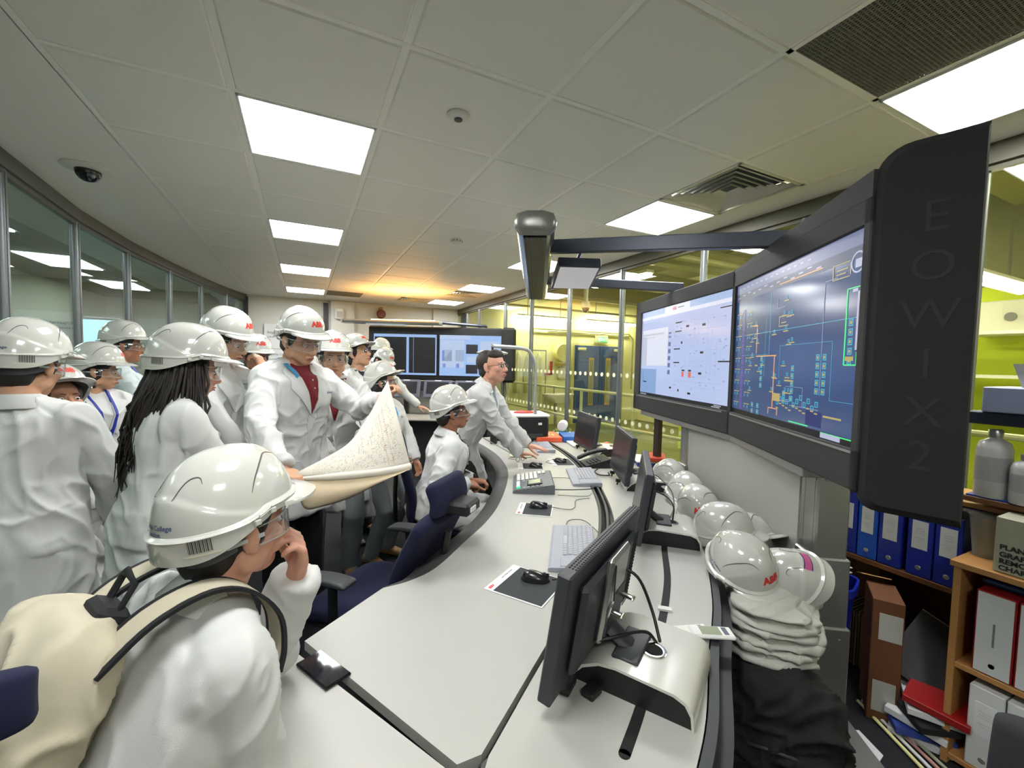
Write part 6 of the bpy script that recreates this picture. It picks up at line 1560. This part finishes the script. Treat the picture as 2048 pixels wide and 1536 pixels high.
st = bpy.data.objects['bar_stool']; zs = p2['pel'].z-.12
MB().lathe([(.15,zs-.05),(.17,zs-.03),(.17,zs-.01),(.15,zs)], 28).build('seat', black, st, smooth=40); MB().cyl((0,0,.02),(0,0,zs-.04), .03).build('post', steel, st); MB().lathe([(.2,0),(.2,.015),(.03,.03)], 28).build('base', black, st, smooth=40)
# P3 with blue lanyard
h = at(197,745,3.65)
p3 = person('person with a blue lanyard and badge, short dark hair, looking right near the glass wall', h, -42, 8, -3, 0, .94, lean=2, hat='F', hem=.50, seed=3, skin='a', lanyard=lan_b, badge=badge_m, shirt=None, hair='full',
  arms={1: dict(t=h+az(-42)*.22-Zv*.62+az(-132)*.06, pole=az(-132)-Zv, curl=.5), -1: dict(t=h+az(-42)*.24-Zv*.60+az(48)*.08, pole=az(48)-Zv, curl=.5)})
# P4 farther by the glass
h = at(250,694,4.2)
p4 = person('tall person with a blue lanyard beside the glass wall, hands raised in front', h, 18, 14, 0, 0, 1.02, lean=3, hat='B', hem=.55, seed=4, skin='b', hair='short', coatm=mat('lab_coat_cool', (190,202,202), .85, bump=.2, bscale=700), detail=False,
  arms={1: dict(t=h+az(5)*.34-Zv*.34+az(-80)*.08, pole=-Zv+az(-80)*.5, curl=.7), -1: dict(t=h+az(10)*.36-Zv*.32+az(90)*.1, pole=-Zv+az(100)*.5, curl=.7)})
MB().tube(poly_smooth([p4['C'](-.06,.05,.03), p4['C'](-.02,.11,-.06), p4['C'](.10,.14,-.12), p4['C'](.16,.17,-.22)],5), .012, 6, flat=.3).build('lanyard_strap', lan_b, p4['root']).matrix_parent_inverse = p4['inv']
# P5 long haired
h = at(378,742,2.12)
p5 = person('person with long dark hair down the back, looking to the right', h, 28, 18, -8, 0, .95, lean=8, hat='B', hem=.42, seed=5, skin='c', width=.92, hair='none', gl='goggles',
  arms={1: dict(t=h+az(20)*.22-Zv*.60+az(-70)*.02, pole=-Zv+az(-70)*.8-az(20)*.5, curl=.6), -1: dict(t=h+az(20)*.25-Zv*.55+az(100)*.05, pole=-Zv+az(110), curl=.6)})
hair_long(p5['root'], p5['MH'], .98, 260, .46, seed=2, back=-az(28)*.15+az(118)*.03, m_=mat('hair_dark_brown', (30,23,20), .4, spec=.6, bump=.4, bscale=160, aniso=(6,6,1)))
# P6
h = at(452,683,2.85)
p6 = person('tall person bending the head in goggles and an angled hard hat, hand at the chin', h, -32, -24, -17, 6, 1.03, lean=9, hat='FB', hem=.55, seed=6, skin='a', shirt=None,
  arms={1: dict(t=h+az(-25)*.20-Zv*.70+az(-120)*.1, pole=-Zv+az(-120), curl=.5), -1: dict(t=h+az(-20)*.16-Zv*.17+az(60)*.06, dir=Zv*.8-az(-20)*.25, back=az(-20), curl=.9, pole=-Zv+az(60)*.6)})
# P7
h = at(513,716,3.9)
p7 = person('person half hidden between two taller ones, only the face under a hard hat showing', h, -75, -70, -6, 0, .98, lean=2, hat='F', hem=.5, seed=7, skin='b', gl=None, detail=False)
# P8 the map holder
h = at(601,684,2.62)
a8 = -50; hl = at(766,800,2.52); hr8 = at(574,952,2.16)
p8 = person('tall person in a maroon polo and white coat holding up the large paper plan', h, a8, -50, -16, 4, 1.07, lean=5, hat='F', hem=.74, seed=8, skin='a', shirt=maroon, trous=mat('trousers_black', (14,14,16), .9), width=.98,
  arms={-1: dict(t=hl, dir=(at(785,778,2.5)-hl), back=az(60)*.4+Zv, curl=.9, thumb=.9, pole=-Zv*1.0+az(20)*.8), 1: dict(t=hr8+V((-.02,.03,.02)), dir=az(-40)-Zv*.3, back=Zv, curl=.9, thumb=.9, pole=-Zv*.4+az(200)+az(90)*.3)})
for q in (0,1): 
    if q == 0: MB().tube(poly_smooth([p8['C'](.068,-.04,.035), p8['C'](.078,.03,.02), p8['C'](.066,.095,-.02), p8['C'](.050,.125,-.075)],5), .014, 8, flat=.25).build('lanyard_strap', lan_l, p8['root'], smooth=60).matrix_parent_inverse = p8['inv']
for u in (-.055,-.095): 
    hpt = p8['bv'].ray_cast(p8['C'](-.012,.6,u), -p8['MC'].to_3x3().col[1]); MB().ell(hpt[0]+p8['MC'].to_3x3().col[1]*.006, (.005,.005,.005), None, 10, 6).build('button', pad_w, p8['root'], smooth=180).matrix_parent_inverse = p8['inv']
# P9
h = at(667,718,3.15)
p9 = person('smiling person in goggles facing the viewer and looking down at the plan', h, -88, -88, -3, 0, 1.07, lean=10, hat='F', hem=.55, seed=9, skin='a', shirt=maroon, trous=jeans, shoes=sh_g,
  arms={1: dict(t=h+az(-88)*.30-Zv*.62+az(180)*.05, pole=-Zv+az(180), curl=.5), -1: dict(t=h+az(-88)*.28-Zv*.62+az(0)*.10, pole=-Zv+az(0), curl=.5)})
# P10
h = at(716,710,3.95)
p10 = person('person in glasses tilting the head back to look up to the right', h, -48, -38, 20, 0, 1.02, lean=4, hat='F', hem=.5, seed=10, skin='a', shirt=navyshirt, gl='spectacles', hair='short')
# P12 behind P11
h = at(762,703,6.3)
p12 = person('person half hidden behind another at the far console, only the hard hat showing', h, 20, 30, -10, 0, 1.05, lean=6, hat=' ', hem=.5, seed=12, face=False, gl=None, detail=False, vox=.009, cv=.012)
# P11 leaning on the far console
h = at(765,724,5.75); hp11 = at(846,822,5.95)
p11 = person('person leaning forward with one hand on the far console', h, -72, -58, -30, -8, 1.10, lean=26, hat='F', hem=.45, seed=11, face=True, gl=None, detail=False, vox=.008, cv=.011,
  arms={-1: dict(t=hp11, dir=az(-30)-Zv*.2, back=Zv, curl=.2, pole=-Zv*.3+az(100))})
# P13
h = at(768,768,3.45)
p13 = person('shorter person with a sky blue lanyard, looking up behind the corner of the plan', h, -50, -22, 8, -4, .93, lean=6, hat='F', hem=.42, seed=13, skin='d', shirt=maroon, lanyard=lan_l, hair='full', trous=jeans, shoes=sh_t, hatM=T(0,-.012,.050) @ RX(.28),
  arms={1: dict(t=h+az(-60)*.22-Zv*.56+az(-160)*.05, pole=-Zv+az(-150), curl=.6), -1: dict(t=h+az(-40)*.20-Zv*.62+az(40)*.12, pole=-Zv+az(40), curl=.5)})
# P14 seated
h = at(905,826,2.87)
hl14 = at(950,985,2.95)
p14 = person('person in a hard hat seated at the desk looking up at the screens', h, -8, -12, 10, 0, 1.0, lean=12, hat='FB', hem=None, sit=True, seed=14, skin='b', lanyard=lan_d, feet={1:(.1,.45),-1:(-.1,.42)}, trous=mat('trousers_pale', (176,176,170), .9),
  arms={1: dict(t=at(934,968,2.72), dir=az(20)*.8-Zv*.2, back=Zv+az(-90)*.4, curl=1.0, pole=-Zv-az(0)*.4+az(-90)*.5), -1: dict(t=at(944,962,2.86), dir=az(-40)+az(0)*.4, back=Zv, curl=1.0, pole=-Zv+az(90))})
# P15 the standing man without helmet
h = at(986,735,3.36)
hR = V((1.58,2.98,.80)); hL = V((1.80,3.18,.785))
p15 = person('man with short dark hair and glasses bending over the desk, one hand on a mouse', h, -34, -54, 8, 0, 1.10, lean=30, hat='', hem=.62, seed=15, skin='c', shirt=greyshirt, gl='spectacles', hair='bald', trous=mat('trousers_black'),
  arms={1: dict(t=hR, dir=az(0)*1-Zv*.10, back=Zv, curl=.28, spread=.12, pole=-az(-22)*.6+az(-112)*.8), -1: dict(t=hL, dir=az(-38)-Zv*.12, back=Zv, curl=.12, spread=.16, pole=-az(-22)*.5+az(68)*.6)})
# P16 foreground
h = at(470,1062,1.10)
a16 = 30
p16 = person('nearest person seen from behind at the desk with a cream backpack, hand to the face', h, a16, 36, 3, -2, 1.0, lean=30, hat='TB', hem=None, sit=True, seed=16, skin='c', detail=False, feet={1:(.12,.35),-1:(-.12,.35)}, vox=.0042, cv=.007, width=1.02, amp=.010,
  arms={-1: dict(t=h+az(36)*.125-Zv*.135+az(-54)*.035, dir=Zv*.85+az(-54)*.25-az(36)*.1, back=az(-54)*.35+az(36)*.9, curl=.95, thumb=.6, pole=-Zv*1.0+az(36)*.4), 1: dict(t=V((-.17,1.15,.84)), dir=az(110), back=Zv, curl=.6, pole=az(-60)*.8-Zv*1.0)})
C16 = p16['C']; M16 = p16['MC']
def part16(m, nm, mt, par, sm=180): o = m.build(nm, mt, par, smooth=sm); return o
bagc = C16(0,-.21,-.25)
bag = thing('cream_backpack', "cream canvas backpack with black edged straps on the nearest person's back", 'backpack', bagc); bi = T(*(-bagc))
cream = mat('canvas_cream', (178,170,150), .85, noise=.03, nscale=40, bump=.08, bscale=900)
m = MB(); softbox(m, (0,0,0), (.138,.070,.235), M16 @ T(-.01,-.20,-.265), p=3.2, n=40, m_=22); softbox(m, (0,0,0), (.09,.035,.12), M16 @ T(-.01,-.255,-.33), p=2.6)
o = blob(m, 'pack_body', cream, bag, .007, 4, .016, 21); 
def strap(side, wd, col, nm, off, lift=0):
    P = [C16(side*.085,-.17,-.10), C16(side*.088,-.135,-.02), C16(side*.092,-.075,.035), C16(side*.098,-.01,.042), C16(side*.108,.055,.012), C16(side*.118,.088,-.04), C16(side*.122,.098,-.08)]
    P = poly_smooth(P, 5); up = M16.to_3x3().col[0].normalized()
    rings = []; n = len(P)
    for i, p in enumerate(P):
        t_ = (P[min(n-1,i+1)]-P[max(0,i-1)]).normalized(); nr = up.cross(t_).normalized(); 
        if nr.dot(p-C16(0,0,-.08)) < 0: nr = -nr
        c_ = p+nr*(.006+lift)+up*off
        rings.append([c_-up*wd, c_+up*wd, c_+up*wd+nr*.007, c_-up*wd+nr*.007])
    o = MB().loft(rings).build(nm, col, bag, smooth=50); o.matrix_parent_inverse = bi
for s_ in (-1,1):
    strap(s_, .026, cream, 'strap', 0, .006)
    for e in (-1,1): strap(s_, .006, mat('webbing_black', (18,18,22), .8), 'strap_edge', e*.031, .006)
hp = [M16 @ V(p) for p in ((-.03,-.17,-.03),(-.032,-.17,.025),(0,-.18,.038),(.032,-.17,.025),(.03,-.17,-.03))]
o = MB().tube(hp, .009, 8, flat=.6).build('carry_handle', MATS['webbing_black'], bag, smooth=60); o.matrix_parent_inverse = bi
o = MB().box((0,0,0), (.09,.05,.03), M16 @ T(0,-.175,-.03), bev=.01).build('handle_base', MATS['webbing_black'], bag); o.matrix_parent_inverse = bi
o = MB().tube([M16 @ V(p) for p in ((.02,-.285,-.26),(.06,-.28,-.30))], .003, 6).build('zip_pull', MATS['webbing_black'], bag); o.matrix_parent_inverse = bi
# ---------------------------------------------------------------- the plan held up
pm_ = mat('plan_paper', (212,206,192), .7, noise=.03, nscale=12); 
plan = thing('paper_plan', 'large paper engineering plan with a rolled edge held up by the tall person in maroon', 'plan', tuple(at(700,940,2.2)))
pi_ = T(*(-plan.location))
up_ = poly_smooth([at(592,946,2.14), at(650,916,2.20), at(700,884,2.28), at(737,832,2.38), at(757,795,2.43), at(776,762,2.46)], 6)
lo_ = poly_smooth([at(590,952,2.14), at(645,950,2.14), at(700,946,2.15), at(750,941,2.17), at(790,935,2.20), at(820,928,2.24)], 6)
def surf(u, v):
    k = u*(len(up_)-1); i = min(int(k), len(up_)-2); f = k-i; a = up_[i].lerp(up_[i+1], f); b_ = lo_[i].lerp(lo_[i+1], f)
    p = b_.lerp(a, v); return p+(at(700,900,1)-Vector((0,0,EYE)))*(-.05)*math.sin(PI*v)*u+Vector((0,0,-.02*math.sin(PI*v)*u))
NU, NV = 36, 18
vs = [surf(i/NU, j/NV) for j in range(NV+1) for i in range(NU+1)]; fs = [(j*(NU+1)+i, j*(NU+1)+i+1, (j+1)*(NU+1)+i+1, (j+1)*(NU+1)+i) for j in range(NV) for i in range(NU)]
o = MB().add(vs, fs).build('sheet', pm_, plan, smooth=180); o.matrix_parent_inverse = pi_; sd = o.modifiers.new('s', 'SOLIDIFY'); sd.thickness = .0012
rr = [.006+.013*min(1, i/10) for i in range(len(lo_))]
o = MB().tube([p-V((0,0,.012)) for p in lo_], rr, 16, rnd=False).build('rolled_edge', pm_, plan, smooth=60); o.matrix_parent_inverse = pi_
bl_ = poly_smooth([at(592,960,2.13), at(608,1016,2.10), at(650,1012,2.10), at(700,996,2.12), at(760,966,2.16), at(816,938,2.22)], 6)
vs = []; 
for j in range(9):
    for i in range(len(lo_)): a, b_ = lo_[i]-V((0,0,.02)), bl_[i]; v = j/8; vs.append(a.lerp(b_, v)+az(-100)*.03*math.sin(PI*v))
n_ = len(lo_); fs = [(j*n_+i, j*n_+i+1, (j+1)*n_+i+1, (j+1)*n_+i) for j in range(8) for i in range(n_-1)]
o = MB().add(vs, fs).build('folded_underside', mat('plan_back', (196,178,148), .75), plan, smooth=180); o.matrix_parent_inverse = pi_; sd = o.modifiers.new('s', 'SOLIDIFY'); sd.thickness = .0012  # browner than the sheet: shade under the plan put into the colour
def inkq(n, colr, nm, f):
    m = MB(); toc = (V((0,0,EYE))-surf(.7,.5)).normalized()
    for k in range(n):
        u, v, du, dv = f(k); q = [surf(u,v), surf(min(1,u+du),v), surf(min(1,u+du),min(1,v+dv)), surf(u,min(1,v+dv))]; m.quad(*[p+toc*.0022 for p in q])
    o = m.build(nm, colr, plan); o.matrix_parent_inverse = pi_; tag(o, kind='stuff')
R3 = random.Random(5)
def f1(k):
    u = .12+.80*R3.random(); v = .08+.78*R3.random()**1.2; return (u, v, .006+.022*R3.random(), .005) if k % 3 else (u, v, .0025, .02+.07*R3.random())
inkq(620, mat('ink_brown', (150,142,134), .8), 'drawing_lines', f1)
def f2(k): u = .74 if k < 26 else .80; return (u, .06+.03*(k % 26), .005, .016)
inkq(52, mat('ink_red_line', (190,60,50), .8), 'red_lines', f2)
# ---------------------------------------------------------------- spare helmets and folded coats behind the desk
def lay(loc, fwd, up, marks, lb):
    f_ = V(fwd).normalized(); u_ = V(up); u_ = (u_-f_*u_.dot(f_)).normalized(); r_ = f_.cross(u_)
    return add_hat(None, basis(V(loc), r_, f_, u_), marks, (lb, 'spare white hard hats'))
lay((2.27,2.13,.80), (-.4,-.8,-.25), (.3,.0,1), '', 'spare white hard hat farthest along the row behind the desk')
lay((2.13,1.85,.79), (-.5,-.7,-.3), (.1,.1,1), '', 'plain white hard hat second farthest behind the desk rim')
lay((1.95,1.60,.80), (-.6,-.75,-.2), (-.35,.1,1), 'F', 'spare hard hat with only a red logo facing the aisle, third along the row')
lay((1.80,1.33,.80), (.55,-.75,.1), (-.2,.3,1), '', 'white hard hat stacked on its side in front of another, midway down the row')
lay((1.93,1.30,.74), (.8,-.4,.2), (.1,.5,1), '', 'white hard hat nested behind the midway one with its rim showing')
lay((1.555,1.06,.80), (-.02,-.75,-.30), (-.35,-.1,1), 'FS', 'nearest spare hard hat, with a name and red logo on its side')
hx = lay((1.70,.97,.755), (-.1,.6,-.6), (-.2,-.5,.8), '', 'spare hard hat with a pink striped sticker lying on the folded coats')
Mx_ = hx.matrix_basis
st_ = MB(); st2 = MB()
bb = basis((0,-.4,.045), (1,0,0), (0,0,1), (0,-1,0))
for i in range(8): st_.quad((-.034+i*.0085,-.013,0), (-.0255+i*.0085,-.013,0), (-.0255+i*.0085,.013,0), (-.034+i*.0085,.013,0))
for y0, y1 in ((-.016,-.012),(.012,.016)):
    for i in range(8): st2.quad((-.034+i*.0085,y0,0), (-.0255+i*.0085,y0,0), (-.0255+i*.0085,y1,0), (-.034+i*.0085,y1,0))
for mm, c_ in ((st_, mat('sticker_pink', (190,90,140), .5)), (st2, mat('sticker_navy', (50,40,110), .5))):
    me = wrap_on(hat_shell_bvh, mm.mesh('sticker'), bb, V((0,1,0)), .001); me.materials.append(c_); o = bpy.data.objects.new('sticker', me); COL.objects.link(o); o.parent = hx
lay((2.02,4.02,.765), (.6,-.8,-.05), (0,0,1), '', 'white hard hat standing on the desk beside the printer')
fold_m = mat('folded_coat', (186,186,176), .85, bump=.3, bscale=500)
dirw = V((.72,.69,0)).normalized(); perp = V((.69,-.72,0))
for i, (z, hh, rx, ry, off, lb) in enumerate(((.575,.045,.19,.15,(0,0),'lowest folded white lab coat on the black backpack'),(.635,.045,.20,.16,(.01,.01),'second folded white lab coat in the stack, with a hanging cuff'),(.695,.045,.18,.14,(.0,-.005),'top folded white lab coat under the spare hard hats'))):
    c_ = V((1.60+off[0],.985+off[1],z)); t = thing('folded_coat', lb, 'lab coat', c_, 0, 'folded lab coats behind the desk')
    MM = basis(c_, dirw, -perp, Zv); m = MB()
    for k_, (ox, oy, ro, sc_) in enumerate(((0,0,0,1),(.012,-.010,.10,.96),(-.014,.004,-.08,.93))):
        softbox(m, (0,0,0), (rx*sc_,ry*sc_,.0125), MM @ T(ox,oy,-.020+.019*k_) @ RZ(ro) @ RX(.03*(k_-1)), p=3.6, n=44, nz=.035)
    m.tube(poly_smooth([MM @ V((-.05,-.10,.01)), MM @ V((.08,-.15,.02)), MM @ V((.17,-.17-.02*i,.0)), MM @ V((.24,-.19,-.02-.01*i))],5), [.035]*10+[.03]*6, 12, rnd=True, flat=.6)
    m.tube(poly_smooth([MM @ V((-.15,.02,.02)), MM @ V((-.05,-.06,.035)), MM @ V((.06,-.05,.03)), MM @ V((.14,.04,.02))],5), .022, 10, rnd=True, flat=.6)
    o = blob(m, 'cloth', fold_m, t, .0045, 2, .009, 30+i)
    o2 = MB().prism([(0,0),(.07,.015),(.035,-.07)], 0, .003, basis(MM @ V((.0,-ry-.01,.0)), dirw, Zv, perp)).build('collar_corner', fold_m, t); o2.matrix_parent_inverse = T(*(-c_))

m = MB(); A_ = PENDING_PACK.matrix_basis; softbox(m, (0,0,.27), (.20,.14,.27), A_, nz=.03); softbox(m, (0,.02,.42), (.17,.12,.12), A_, nz=.04)
o = blob(m, 'pack_body', bp_m, PENDING_PACK, .008, 3, .022, 44)
o.matrix_parent_inverse = A_.inverted()
